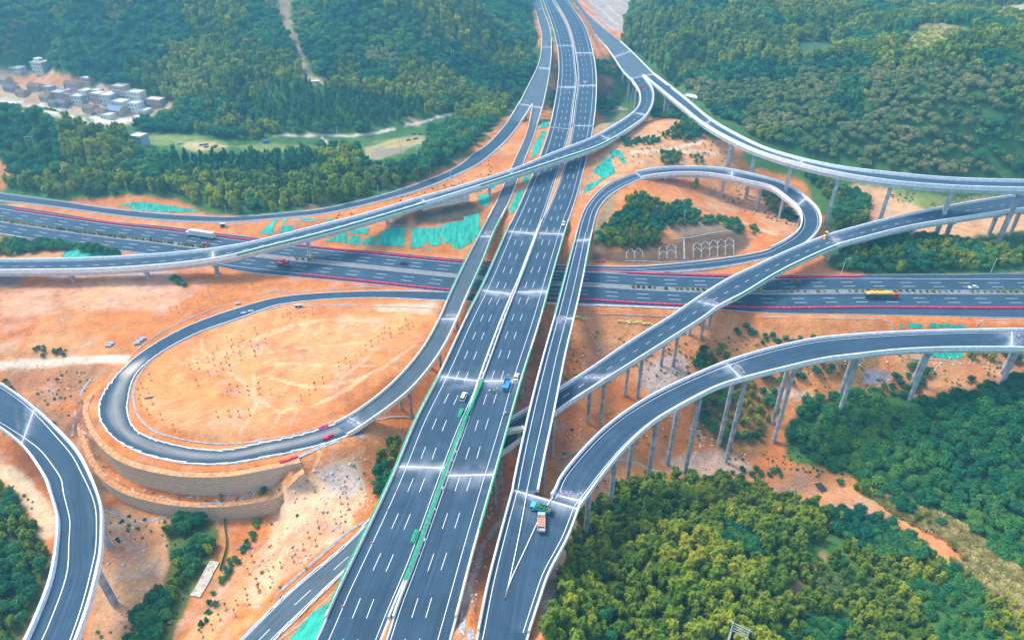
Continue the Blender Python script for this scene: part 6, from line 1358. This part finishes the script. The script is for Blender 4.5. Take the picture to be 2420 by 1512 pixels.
# ---------------------------------------------------------------- people
SKIN=mat('skin',(.42,.24,.16),.6)
def person(q,rz,label,top,legs=(.04,.05,.08),pose='stand',hat=(.85,.65,.05),sc_=1.,vest=True):
    J={'pelvis':(0,0,.95),'chest':(0,0,1.28),'neck':(0,0,1.47),'head':(0.02,0,1.60),'crown':(0.01,0,1.72)}
    if pose=='bend': J.update(chest=(.28,0,1.12),neck=(.42,0,1.22),head=(.52,0,1.27),crown=(.62,0,1.32))
    if pose=='crouch': J={'pelvis':(0,0,.42),'chest':(.18,0,.72),'neck':(.28,0,.88),'head':(.33,0,.98),'crown':(.36,0,1.09)}
    V=[];E=[];Rr_=[];
    def add(p,r,par=None): V.append(p);Rr_.append(r); 
    def av(p,r,par=None):
        V.append(tuple(p));Rr_.append(r)
        if par is not None: E.append((par,len(V)-1))
        return len(V)-1
    pe=av(J['pelvis'],.15);ch=av(J['chest'],.17,pe);ne=av(J['neck'],.06,ch);he=av(J['head'],.10,ne);cr=av(J['crown'],.075,he); av((J['head'][0]+.11,0,J['head'][2]-.01),.02,he)
    for sy in(-1,1):
        c=np.array(J['chest']); sh=av((c[0],sy*.19,c[2]+.09),.065,ch)
        if pose=='stand': el=(c[0]+.04,sy*.26,c[2]-.22);ha=(c[0]+.16,sy*.22,c[2]-.43)
        else: el=(c[0]+.12,sy*.27,c[2]-.2);ha=(c[0]+.34,sy*.14,c[2]-.36)
        e=av(el,.045,sh);w_=av(ha,.032,e); d=np.array(ha)-np.array(el);d/=np.linalg.norm(d); pm_=av(np.array(ha)+d*.07,.038,w_)
        for k in range(4): 
            f=np.array(ha)+d*.10+np.array((.012*(k-1.5)*2,0,0)); a1=av(f,.010,pm_); av(f+d*(.045+.012*(1.5-abs(k-1.5)))+np.array((0,-sy*.012,0)),.008,a1)
        av(np.array(ha)+d*.04+np.array((.05,-sy*.02,0)),.010,pm_)
        hp=np.array(J['pelvis'])+np.array((0,sy*.10,-.06)); h_=av(hp,.095,pe)
        if pose=='crouch': k_=(.32,sy*.16,.40);an=(.02,sy*.14,.09)
        else: k_=(.03,sy*.11,.50);an=(-.02,sy*.12,.09)
        kk=av(k_,.065,h_);aa=av(an,.045,kk);av((an[0]+.16,an[1],.04),.04,aa)
    me=bpy.data.meshes.new('body'); me.from_pydata(V,E,[]); b=bpy.data.objects.new('body',me); COL.objects.link(b)
    root=empty('person',q,rz,label=label,cat='person'); root.scale=(sc_,)*3; b.parent=root
    md=b.modifiers.new('skin','SKIN'); 
    for i,v in enumerate(me.skin_vertices[0].data): v.radius=(Rr_[i],Rr_[i]); v.use_root=(i==0)
    b.modifiers.new('sub','SUBSURF').levels=1; b.modifiers['sub'].render_levels=1
    me.materials.append(SKIN)
    c=np.array(J['chest']);p=np.array(J['pelvis'])
    mb=MB(); mb.cyl(p+(0,0,-.02),c+(0,0,.13),.185,.21,10); 
    for sy in(-1,1): mb.cyl((c[0],sy*.17,c[2]+.10),(c[0]+.04,sy*.27,c[2]-.14),.085,.07,8)
    mb.build('vest',paint('cloth_%02d%02d%02d'%tuple(int(x*99) for x in top),top,.9),root)
    mb=MB(); 
    for sy in(-1,1):
        hp=p+np.array((0,sy*.10,.0)); k_=np.array((.32,sy*.16,.40)) if pose=='crouch' else np.array((.03,sy*.11,.50)); an=np.array((.02,sy*.14,.10)) if pose=='crouch' else np.array((-.02,sy*.12,.10))
        mb.cyl(hp,k_,.12,.09,8); mb.cyl(k_,an,.09,.07,8)
    mb.build('trousers',paint('cloth_%02d%02d%02d'%tuple(int(x*99) for x in legs),legs,.9),root)
    hc=np.array(J['crown']); mb=MB(); mb.cyl(hc+(0,0,-.06),hc+(0,0,.05),.135,.07,10); mb.cyl(hc+(.02,0,-.06),hc+(.02,0,-.04),.17,.17,10); mb.build('helmet',paint('cloth_%02d%02d%02d'%tuple(int(x*99) for x in hat),hat,.5),root)
    return root
LIMEC=(.55,.85,.04)
def pn(x,y,key='AR',dz=.09): q,a=on(key,x,y,dz); return q
P_=lambda x,y:((1280+x*120/1210)*N2D,(980+y*120/1210)*N2D)
person(pn(*P_(312,672)),-1.2,'worker in an orange vest, leftmost of the three before the blue truck',(.85,.16,.02),hat=(.8,.2,.05))
person(pn(*P_(390,675)),-1.4,'worker in a lime vest, middle of the three before the blue truck',LIMEC)
person(pn(*P_(475,635)),-1.8,'worker in a lime vest, nearest of the three to the blue truck',LIMEC,legs=(.1,.1,.1))
person(pn(*P_(628,590)),-.3,'worker in a pale vest standing at the cab door of the blue truck',(.45,.75,.6),legs=(.03,.06,.12))
q=pn(*P_(765,330)); person((q[0],q[1],q[2]+1.15),-1.6,'worker in a yellow vest standing on the tail of the blue truck',(.8,.75,.15))
person(pn(*P_(628,1305)),.2,'crouching worker in yellow on the shoulder line near the green mesh',(.85,.75,.03),pose='crouch')
person(pn(*P_(672,1255)),-.2,'crouching worker in white and blue near the green mesh',(.6,.65,.8),pose='crouch',hat=(.8,.8,.8))
person(pn(*P_(735,1250)),2.9,'bending worker in a pink top closest to the right parapet',(.65,.30,.30),pose='bend',legs=(.02,.05,.14))
q=P_(262,635); qq=pn(*q); mb=MB(); mb.prism([(-.35,0),(.35,0),(.3,.5),(-.3,.6)],-.2,.2); o=mb.build('white_sack',M['railw'],None,label='white sack beside the worker in orange',cat='sack'); o.location=qq
# ---------------------------------------------------------------- cones, green rolls, stacks, marker blocks
cm=MB(); cm.box((0,0,.03),(.5,.5,.06),mi=0); cm.cyl((0,0,.05),(0,0,.42),.2,.12,10,mi=0); cm.cyl((0,0,.42),(0,0,.6),.12,.08,10,mi=1); cm.cyl((0,0,.6),(0,0,.8),.08,.03,10,mi=0); cone_me=cm.mesh('traffic_cone',[paint('cone_red',(.75,.08,.04)),M['railw']])
for i,(x,y,l) in enumerate([(1298,158,'uppermost'),(1218,318,'second'),(1070,622,'third'),(800,1205,'lowest')]):
    X_,Y_=cd(4,2,x,y); q,a=on('AL',X_,Y_); o=obj_at(cone_me,'traffic_cone',q,.3,l+' traffic cone on the left line of the main viaduct','cone'); o.scale=(1.2,1.2,1.2)
for i,(x,y) in enumerate([(1585,275),(2208,1345-1440+1440)][:1]):
    X_,Y_=cd(4,2,x,y); q,a=on('AL',X_,Y_); obj_at(cone_me,'traffic_cone',q,.3,'traffic cone beside the green median mesh','cone')
gr_=MB(); gr_.prism([(-2.4,0),(2.4,0),(2.5,.3),(2.2,.75),(-2.1,.8),(-2.5,.35)],-.6,.6); gr_.box((0,.1,.82),(4.2,.5,.12),.05); gm_=gr_.mesh('mesh_bundle',M['green'])
for (x,y),k,l in [(cd(3,2,1885,905),'AL','bundle of green mesh panels on the lane beside the white van'),(cd(4,2,1465,565),'AL','bundle of green mesh panels on the lane lower down the median'),(cd(2,3,110,1085),'AR','bundle of green mesh panels by the median near the middle joint')]:
    q,a=on(k,x,y); obj_at(gm_,'mesh_bundle',q,a,l,'mesh bundle')
kb=MB(); kb.box((0,0,.25),(.8,.5,.5)); kb.box((.1,.05,.55),(.5,.4,.12)); kb_me=kb.mesh('kerb_block',M['railw'])
for i,u in enumerate(np.linspace(RD['AR'].near_px(1020,1300),RD['AR'].near_px(1285,560),34)):
    q=RD['AR'].p(u+random.uniform(-2,2),(0,.75),.08); o=obj_at(kb_me,'kerb_block',tuple(q),RD['AR'].ang(u)+random.uniform(-.3,.3),'white block left beside the median parapet of the right carriageway','block','white blocks along the median parapet'); s_=random.uniform(.5,1.1); o.scale=(s_,s_,s_)
# pallets of kerb stones
pb=MB()
for i in range(6): pb.box((i*.42,0,.4),(.34,1.3,.8))
pb.box((1.05,0,.84),(2.6,1.2,.06)); pal=pb.mesh('stone_stack',mat('blue_grey_stone',(.36,.42,.48),.8,.2,2.))
for (x,y),a,l in [(cd(3,1,975,290),.1,'front grey stone stack on the orange earth left of the loop'),(cd(3,1,1003,268),-.1,'rear grey stone stack on the orange earth left of the loop'),(cd(3,1,1235,275),.5,'lowest stone stack beside the loop road'),(cd(3,1,1262,250),.5,'middle stone stack beside the loop road'),(cd(3,1,1295,230),.1,'top stone stack beside the loop road'),
   (cd(2,1,2160,1352),.4,'blue wrapped stack above the loop approach'),(cd(2,1,2215,1438),.2,'left stack of blue and green parts inside the loop approach'),(cd(2,1,2280,1420),.2,'right stack of blue and green parts inside the loop approach')]:
    q=px2w(x,y); obj_at(pal,'stone_stack',tuple(q),a,l,'stone stack')
yb=MB(); yb.box((0,0,.3),(.7,.5,.6)); yb_me=yb.mesh('marker_block',mat('yellow_block',(.72,.58,.16),.8,.4,2.))
for i in range(44):
    f=i/43.; x=985+f*325; y=72+28*f**1.5+random.uniform(-8,8); q=px2w(*cd(3,3,x,y)); s_=random.uniform(.7,1.3); o=obj_at(yb_me,'marker_block',tuple(q),random.random(),'yellow block in the row on the red slope above the diagonal ramp','block','yellow blocks in the upper row'); o.scale=(s_,s_,s_)
for i in range(20):
    q=px2w(*cd(3,3,598+i*6,25+i*1.2+random.uniform(-7,7))); obj_at(yb_me,'marker_block',tuple(q),random.random(),'yellow block in the short row beside the narrow ramp','block','yellow blocks beside the narrow ramp')
# dark hole and sheet in the field, culvert mouths
q=px2w(*cd(3,1,1365,770)); mb=MB(); mb.add([(-1.9,-.3,.1),(-.6,-.8,.12),(.8,-.3,.15),(2,.4,.12),(1.6,.9,.1),(.2,.5,.3),(-1.2,.4,.12)],[tuple(range(7))]); o=mb.build('dark_tarpaulin',M['dark'],None,label='small dark sheet lying in the orange field',cat='tarpaulin'); o.location=tuple(q+np.array((0,0,.1)))
for (x,y),l in [(cd(2,1,2050,640),'square dark culvert mouth below the left slip road'),(cd(2,2,388,1372),'left round culvert mouth at the edge of the orange field'),(cd(2,2,418,1370),'right round culvert mouth at the edge of the orange field')]:
    q=px2w(x,y); r_=empty('culvert',tuple(q),0,label=l,cat='culvert'); mb=MB(); mb.box((-1.5,0,.8),(.4,1.6,2.2)); mb.box((1.5,0,.8),(.4,1.6,2.2)); mb.box((0,0,2.0),(3.4,1.6,.4)); mb.build('frame',M['conc'],r_); mb=MB(); mb.box((0,.3,.8),(2.6,.8,2.2)); mb.build('opening',M['black'],r_)
    if 'round' in l: r_.scale=(.6,.6,.6)
# beam seat of the main viaduct that shows beside the narrow ramp
q=bp(*cd(3,3,52,1040),6.5); r_=empty('bridge_pier',(q[0],q[1],float(tz(q[0],q[1]))),.25,label='concrete pier with pale-topped crossbeam between the main viaduct and the narrow ramp',cat='pier'); g0_=r_.location[2]
mb=MB(); mb.box((-1.,0,6.5-g0_-.8),(8.5,2.0,1.6)); cp=mb.build('crossbeam',M['cream'],r_); mb=MB(); mb.cyl((1.3,0,-.6),(1.3,0,6.5-g0_-1.6),.8,n=14); mb.build('column',M['pier'],r_)
# concrete slab left in the strip at lower left
mb=MB(); strip_mesh(mb,pts('@ 4 1 1790 1120,1870 990,1930 870,1975 800'),3.4,.3,.15); mb.build('concrete_slab',mat('aged_slab',(.55,.47,.36),.9,.3,.8),None,label='long pale concrete slab beside the lower left bushes',cat='slab')
mb=MB(); mb.box((0,0,1.2),(3,4,.2),.3); o=mb.build('shed',M['dark'],None,label='small dark-roofed shelter on the orange bank at right',cat='shelter'); o.location=tuple(px2w(*cd(4,4,535,125)))
# fence line crossing the dirt at lower left
root=empty('mesh_fence',tuple(px2w(*cd(4,1,2050,400))),label='thin green fence running down the lower left slope',cat='fence'); mb=MB(); strip_mesh(mb,pts('@ 4 1 1990 110,2030 260,2060 450,2080 650,2050 780,2020 880'),.12,1.3,0,bottom=0); o=mb.build('fence_panel',paint('fence_green',(.08,.22,.06),.8),root); o.location=-np.array(root.location)
# ---------------------------------------------------------------- lamps and power poles
def lamp(x,y,h,label,arm=1.6,rz=0,double=False):
    q=px2w(x,y); r=empty('street_lamp',tuple(q),rz,label=label,cat='street lamp'); mb=MB(); mb.cyl((0,0,-.3),(0,0,h),.13,.08,8); mb.build('pole',M['railw'],r); mb=MB(); mb.cyl((0,0,h-.1),(arm,0,h+.3),.06,.05,6); a_=mb.build('arm',M['railw'],r); mb=MB(); mb.box((arm+.4,0,h+.3),(1.0,.35,.14)); mb.build('lamp_head',M['rail'],a_)
lamp(*cd(2,4,728,1072),9,'street lamp on the north edge of the motorway, left of the two at right'); lamp(*cd(2,4,2092,1070),9,'street lamp on the north edge of the motorway, right of the two at right')
lamp(*cd(2,2,1795,260),9,'street lamp between the left slip road and the long flyover',.5); lamp(*cd(1,2,755,1245),6,'white lamp post beside the valley track',.6)
def hframe(x,y,h,w,label,bars=3,rz=.3,s=1.):
    q=px2w(x,y); r=empty('power_pole',tuple(q),rz,label=label,cat='power pole')
    for sx_ in(-w/2,w/2): mb=MB(); mb.cyl((sx_,0,-.5),(sx_,0,h),.2*s,.13*s,8); mb.build('post',M['steel'],r)
    for k in range(bars): mb=MB(); mb.box((0,.14,h-.3-k*1.1),(w+(1.6 if k==0 else .3),.12,.16)); c=mb.build('crossarm',M['steel'],r)
    for k in(-1,0,1): mb=MB(); mb.cyl((k*w/2,.14,h-.2),(k*w/2,.14,h+.3),.09,.05,6); mb.build('insulator',M['railw'],c)
hframe(*cd(1,2,1510,1500),12,3.2,'twin power pole in the wood left of the slip road'); hframe(*cd(1,2,2075,1060),10,3.,'twin power pole on the ridge above the slip road')
hframe(*cd(1,2,1815,590),11,2.4,'twin pole on the distant clearing',2); hframe(*cd(1,2,2210,40),13,6,'distant twin poles at the top left of the main road',1)
hframe(*cd(1,1,320,1420),12,4,'twin power pole on the far left hillside',1)
hframe(*cd(4,3,2040,1640),13,4.4,'large twin power pole with transformer among the bamboo at the bottom',4,-.55)
q=px2w(*cd(4,3,1960,1660)); r_=empty('power_pole',tuple(q),.9,label='ladder-like pole stand with blue cover left of the large twin pole',cat='power pole')
for sx_ in(-.35,.35): mb=MB(); mb.cyl((sx_,0,-.5),(sx_,0,12),.09,.07,6); mb.build('post',M['steel'],r_)
for k in range(5): mb=MB(); mb.box((0,0,7.2+k*.95),(2.2-.2*k,.1,.12)); mb.build('crossarm',M['steel'],r_)
mb=MB(); mb.prism([(-1.6,5.2),(0,6.6),(0,6.4),(-1.4,5.0)],-.5,.5); mb.prism([(1.8,4.6),(0,6.6),(0,6.3),(1.5,4.4)],-.5,.5); mb.build('cover',paint('blue_cover',(.03,.14,.26)),r_)
def pole(x,y,h,label):
    q=px2w(x,y); mb=MB(); mb.cyl((0,0,-.5),(0,0,h),.16,.10,8); mb.box((0,0,h-.4),(1.2,.1,.1)); o=mb.build('utility_pole',M['steel'],None,label=label,cat='pole'); o.location=tuple(q)
pole(*cd(2,3,1590,610),8,'single pole at the edge of the wooded knoll'); pole(*cd(2,1,1190,365),10,'pole above the orange mound at far left'); pole(*cd(2,1,2080,530),6,'short pole above the left slip road'); pole(*cd(2,2,1610,150),9,'pole in the wood by the curve of the slip road'); pole(*cd(2,2,605,410),8,'pole at the forest edge near the slip road'); pole(*cd(2,2,1133,345),6,'short pole beside the slip road'); pole(*cd(1,2,1340,1415),11,'pole in the brown valley field')
# ---------------------------------------------------------------- village
def house(x,y,w,d,st,label,wall=(.62,.60,.56),roof='flat',rc=(.62,.60,.56),rz=-.35,side=None,name='house'):
    q=px2w(x,y); z0=float(tz(q[0],q[1])); r=empty(name,(q[0],q[1],z0-.3),rz,label=label,cat='house'); h=st*3.1+.3
    Wm=paint('wall_%02d%02d%02d'%tuple(int(c*99) for c in wall),wall,.9); Rm=mat('roof_'+str(len(M)),rc,.9,.2,.8) if ('roof',rc) not in M else M[('roof',rc)]; M[('roof',rc)]=Rm
    mb=MB(); mb.box((0,0,h/2-.8),(w,d,h+1.6)); wo=mb.build('wall',Wm,r)
    if side:
        mb=MB(); mb.box((w/2+.03,0,h/2-.8),(.1,d-.1,h+1.5)); mb.build('rendered_gable',paint('gable_%02d'%int(side[2]*99),side,.9),wo)
    if roof=='flat':
        mb=MB(); mb.box((0,0,h+.1),(w+.7,d+.7,.25)); ro=mb.build('roof',Rm,r)
        mb=MB(); 
        for a,b,c,e in((0,-d/2-.25,w+.7,.15),(0,d/2+.25,w+.7,.15),(-w/2-.25,0,.15,d+.4),(w/2+.25,0,.15,d+.4)): mb.box((a,b,h+.5),(c,e,.6))
        mb.build('roof_parapet',Wm,ro)
        if st>=3 or (st==2 and w<9): mb=MB(); mb.box((-w*.2,d*.15,h+1.4),(w*.45,d*.5,2.6)); mb.box((-w*.2,d*.15,h+2.8),(w*.5,d*.56,.2),mi=1); mb.build('stair_tower',[Wm,Rm],ro)
    else:
        mb=MB(); V=[(-w/2-.4,-d/2-.4,h),(w/2+.4,-d/2-.4,h),(w/2+.4,d/2+.4,h),(-w/2-.4,d/2+.4,h),(-w/2-.4,0,h+d*.28),(w/2+.4,0,h+d*.28)]
        mb.add(V,[(0,1,5,4),(2,3,4,5),(1,2,5),(3,0,4),(3,2,1,0)]); ro=mb.build('roof',Rm,r); mb=MB(); mb.add([(w/2+.42,-d/2,h),(w/2+.42,d/2,h),(w/2+.42,0,h+d*.25)],[(0,1,2)]); mb.build('gable',paint('gable_ochre',(.62,.40,.12),.9),ro)
    nwin=max(2,int(w/3))
    for s_ in range(st):
        for k in range(nwin):
            mb=MB(); xx=-w/2+(k+.5)*w/nwin; mb.box((xx,-d/2-.02,s_*3.1+1.9),(1.3,.12,1.3)); wi=mb.build('window',paint('frame_white',(.7,.7,.7)),r); mb=MB(); mb.box((xx,-d/2-.06,s_*3.1+1.9),(1.1,.1,1.1)); mb.build('pane',M['glass'],wi)
    mb=MB(); mb.box((-w/2+1.2,-d/2-.04,1.2),(1.1,.14,2.3)); mb.build('door',paint('door_brown',(.18,.09,.05)),r)
    return r
GY=(.36,.42,.48); BR=(.20,.13,.11); WT=(.66,.63,.57); PK=(.52,.36,.32)
VH=[(103,172,13,10,3,'tall three-storey house with blue-grey gable at the top of the village',WT,'flat',WT,GY),(45,170,12,7,1,'low white house left of the tall one',WT,'flat',WT,GY),(88,212,14,8,1,'brown tiled farmhouse on the left of the village',(.5,.38,.25),'gable',BR,None),(176,208,15,8,1,'dark brown tiled farmhouse below the bare slope',(.5,.40,.30),'gable',BR,None),
(213,203,9,7,2,'open-framed pinkish house under construction',PK,'flat',WT,None),(142,226,13,9,1,'long low house with grey slab roof in the village middle',(.45,.36,.34),'flat',(.45,.45,.44),None),(170,238,8,8,2,'pinkish two-storey house by the round green tree',PK,'flat',PK,None),(192,244,11,8,2,'cream two-storey house with blue-grey gable',WT,'flat',WT,GY),
(208,232,9,8,2,'pale house squeezed behind the cream one',WT,'flat',WT,GY),(236,238,10,9,2,'pink and white two-storey house left of the big blue gable',PK,'flat',WT,None),(262,242,11,11,2,'two-storey house with the largest blue-grey gable',WT,'flat',WT,GY),(290,222,12,9,2,'pink house with grey roof at the forest edge',PK,'flat',(.5,.48,.46),None),
(290,256,12,9,2,'cream two-storey house in the right of the village',WT,'flat',(.75,.72,.66),None),(322,236,18,8,2,'long white house with pale roof along the forest',WT,'flat',(.78,.75,.68),None),(325,262,11,8,2,'white two-storey house in front of the long one',(.72,.75,.76),'flat',(.75,.72,.66),None),(373,252,15,8,2,'rightmost village house with brown-edged pale roof',(.45,.30,.26),'flat',(.70,.62,.50),GY),
(216,262,11,8,1,'ochre-gabled farmhouse with brown tiles',(.5,.4,.3),'gable',BR,None),(243,270,10,7,1,'small ochre-gabled farmhouse at the lower edge',(.5,.4,.3),'gable',BR,None),(278,266,14,10,1,'wide farmhouse with blue-grey tiles and ochre gable',(.5,.4,.3),'gable',(.25,.30,.38),None),(152,252,9,6,1,'small dark shed below the round green tree',(.3,.28,.3),'gable',(.17,.15,.19),None),(55,226,10,7,1,'brown tiled cottage at the left edge of the village',(.5,.38,.25),'gable',BR,None),(30,215,12,8,1,'dark roofed barn at the far left of the village',(.35,.3,.3),'gable',(.17,.13,.16),None),(327,285,7,5,1,'small white hut below the long house',(.6,.6,.62),'flat',(.6,.6,.6),None),
(14,196,11,8,1,'low tan house left of the bend above the village',(.55,.48,.38),'gable',(.30,.24,.20),None),(118,214,9,7,1,'small grey-roofed house right of the brown farmhouse',(.5,.45,.4),'flat',(.42,.42,.43),None),(112,236,10,7,1,'low brown-roofed house above the village lane',(.45,.36,.28),'gable',(.22,.15,.13),None),(130,250,8,6,1,'tiny dark-roofed hut beside the village lane',(.4,.36,.34),'gable',(.15,.13,.16),None),(258,280,10,7,1,'low pale shed on the village yard',(.6,.58,.52),'flat',(.62,.58,.5),None),(232,224,9,7,1,'small house behind the pink and white one',(.55,.42,.38),'flat',(.66,.62,.56),None),(345,268,9,7,1,'low white house below the rightmost village house',(.66,.66,.64),'flat',(.7,.66,.6),None),(333,340,10,8,2,'isolated blue-grey house below the village in the trees',GY,'flat',WT,None)]
for x,y,w,d,st,l,wl,rf,rc,sd in VH: house(x,y,w,d,st,l,wl,rf,rc,-.32,sd)
house(1634,238,13,8,1,'white house with pale roof beside the high flyover',(.7,.68,.64),'flat',(.72,.68,.62),-.7)
house(2200,40,16,9,1,'left red-roofed house on the far hill',(.5,.4,.38),'gable',(.42,.10,.08),.5); house(2232,38,12,8,1,'right red-roofed house on the far hill',(.5,.4,.38),'gable',(.40,.12,.10),.5)
for (x,y),c,l in [(cd(1,1,145,772),WH,'white car parked at the bend above the village'),(cd(1,1,860,1062),(.10,.16,.24),'dark car in the village yard'),(cd(1,1,1000,1052),WH,'white van-like car in the village yard'),(cd(1,1,1640,1325),(.55,.58,.66),'pale car parked by the valley field')]:
    q=px2w(x,y); car(tuple(q),random.random(),c,l)
q=px2w(*cd(1,2,100,1312)); mb=MB(); mb.box((0,0,.8),(3.2,2,1.6)); mb.box((1.8,.3,.5),(1,1.2,1.)); o=mb.build('blue_shed',paint('blue_shed',(.03,.12,.45)),None,label='small blue shed in the valley field',cat='shed'); o.location=tuple(q)
sh=MB(); 
for (x,y) in pts('@ 1 1 1850 1335,1890 1350,1960 1355,1975 1340,1890 1330,@ 1 2 1460 1238,1520 1235,1475 1277,1410 1290'):
    q=px2w(x,y); m_=MB(); m_.cyl((0,0,0),(0,0,.5),2.2,1.8,12); m_.cyl((0,0,.5),(0,0,.6),1.5,1.3,12,mi=1); o=m_.build('field_pit',[M['dark'],M['black']],None,label='dark round bed in the valley fields',cat='garden bed',group='round beds in the valley fields'); o.location=tuple(q)
for i,(x,y,w_,d_) in enumerate([(570,1050,9,3),(545,760,8,2.5)]):
    q=px2w(*cd(1,2,x,y-(300 if i==0 else 0))); 
q=px2w(*cd(1,2,550,762)); mb=MB(); mb.box((0,0,.5),(7,3,1)); o=mb.build('white_shelter',M['railw'],None,label='small white shelter in the forest clearing',cat='shelter'); o.location=tuple(q)

# ---------------------------------------------------------------- loose stones and weeds on the bare slopes
sm_=[]
for k in range(4):
    g=np.random.default_rng(k); mb=MB(); V=[];n_=7
    for i in range(3):
        for j in range(n_): t=2*math.pi*j/n_; rr=(.5,.42,.12)[i]*g.uniform(.7,1.2); V.append((rr*math.cos(t),rr*math.sin(t)*.8,(-.1,.22,.38)[i]*g.uniform(.8,1.1)))
    mb.add(V,[(i*n_+j,i*n_+(j+1)%n_,(i+1)*n_+(j+1)%n_,(i+1)*n_+j) for i in range(2) for j in range(n_)]+[tuple(range(2*n_,3*n_))]); sm_.append(mb.mesh('stone',mat('stone_%d'%k,[(.62,.50,.42),(.55,.36,.24),(.50,.48,.46),(.70,.62,.55)][k],.9)))
LIB['stone']=(sm_,None)
ROCKZ=['@ 0 0 1370 780,1600 800,1700 800,1650 900,1560 1000,1500 1080,1440 1120,1330 1150,1320 1000,1380 900','@ 0 0 1560 960,1720 1000,1780 1100,1850 1130,2000 1180,1900 1180,1700 1120,1560 1120','@ 0 0 1700 790,1950 800,2400 790,2400 870,2100 900,1900 840,1750 850','@ 0 0 1100 1000,1200 1000,1170 1250,1120 1440,1090 1400,1150 1200','@ 0 0 880 1040,960 1000,1000 1010,940 1050','@ 0 0 700 1080,880 1080,880 1200,780 1300,600 1400,560 1350,640 1200','@ 0 0 250 1230,400 1230,400 1400,280 1500,240 1350','@ 0 0 60 860,230 870,180 1000,60 930','@ 0 0 1640 400,1900 440,1930 560,1700 480','@ 0 0 1280 1250,1370 1240,1330 1400,1280 1500']
for i,z_ in enumerate(ROCKZ):
    X,Y,Z=scatter(z_,1.9 if i in(3,9) else 2.3,hgt=.5,pad=.2); m=fbm(X,Y,9,3,200.+i)>-.02; 
    if m.any(): gn_stuff('loose_stones','stone',X[m],Y[m],Z[m]+.2,rng.uniform(.25,1.25,m.sum())**1.6,'loose stones and clods strewn over the bare slope')
wd=[leaf_cloud([((0,0,.35),(.55,.5,.35))],18,.4,80+k).mesh('weed',M[['leaf_broad','leaf_brown','leaf_bamboo','leaf_broad'][k]]) for k in range(4)]
LIB['weed']=(wd,None)
WZ=[('@ 0 0 0 860,220 870,200 1000,100 960,0 900',3.4),('@ 0 0 230 1220,520 1210,400 1512,230 1512',3.2),('@ 0 0 560 1150,880 1080,880 1200,700 1400,560 1512,440 1512',8.),('@ 0 0 1320 780,1900 800,2400 800,2400 900,1900 960,1800 1100,1560 1100,1330 1190,1330 1000',2.8),('@ 0 0 1400 400,1500 320,1660 290,1740 360,1700 400,1550 390',4.5),('@ 0 0 1660 420,1900 440,1930 540,1750 520',3.4),('@ 0 0 680 490,1100 390,1180 300,1160 480,1000 480,800 520',4.),('@ 0 0 2060 550,2420 555,2420 600,2100 600',2.4),('@ 0 0 2080 445,2420 470,2300 500,2120 480',2.2),('@ 0 0 1870 1000,1960 1090,2060 1150,1960 1160,1850 1120,1800 1080',2.4),('@ 0 0 0 1110,120 1230,110 1330,60 1400,0 1512',2.2)]
for i,(z_,sp_) in enumerate(WZ):
    X,Y,Z=scatter(z_,sp_,hgt=.8,pad=.4); m=fbm(X,Y,14,3,300.+i)>.05
    if m.any(): gn_stuff('weeds','weed',X[m],Y[m],Z[m]+.15,rng.uniform(.4,1.3,m.sum()),'scattered weeds and low scrub on the bare earth')

#TAIL
cam=bpy.data.cameras.new('camera'); co=bpy.data.objects.new('camera',cam); COL.objects.link(co)
co.location=(0,0,H); co.rotation_euler=(math.pi/2-TH,0,0); cam.sensor_width=36; cam.lens=36*F/2420.; cam.clip_end=20000; cam.clip_start=1
sc.camera=co
w=bpy.data.worlds.new('World'); sc.world=w; w.use_nodes=True; nt=w.node_tree; bg=nt.nodes['Background']
sky=nt.nodes.new('ShaderNodeTexSky'); sky.sky_type='NISHITA'; sky.sun_disc=False; SE,SR=math.radians(52),math.radians(-60); sky.sun_elevation=SE; sky.sun_rotation=SR
sky.air_density=1.4; sky.dust_density=2.5; sky.altitude=200
nt.links.new(sky.outputs[0],bg.inputs[0]); bg.inputs[1].default_value=.15
sl=bpy.data.lights.new('sun','SUN'); so_=bpy.data.objects.new('sun',sl); COL.objects.link(so_); sl.energy=1.5; sl.angle=math.radians(14); sl.color=(1,.97,.92)
from mathutils import Vector
dv=Vector((math.sin(SR)*math.cos(SE),math.cos(SR)*math.cos(SE),math.sin(SE))); so_.rotation_euler=dv.to_track_quat('Z','Y').to_euler()
hz=MB(); hz.box((0,700,70),(7000,5200,460)); hm=bpy.data.materials.new('haze'); hm.use_nodes=True; hn=hm.node_tree; hn.nodes.remove(hn.nodes['Principled BSDF'])
pv=hn.nodes.new('ShaderNodeVolumePrincipled'); pv.inputs['Color'].default_value=(.24,.70,1.,1); pv.inputs['Density'].default_value=.00034; pv.inputs['Anisotropy'].default_value=.2
hn.links.new(pv.outputs[0],hn.nodes['Material Output'].inputs['Volume']); ho=hz.build('haze',hm,None,kind='stuff',label='thin bluish haze over the valley')
vs=sc.view_settings; sc.display_settings.display_device='sRGB'; vs.view_transform='Standard'; vs.look='None'; vs.exposure=1.2; vs.gamma=1
print('script done',round(time.time()-T0,1),len(bpy.data.objects))
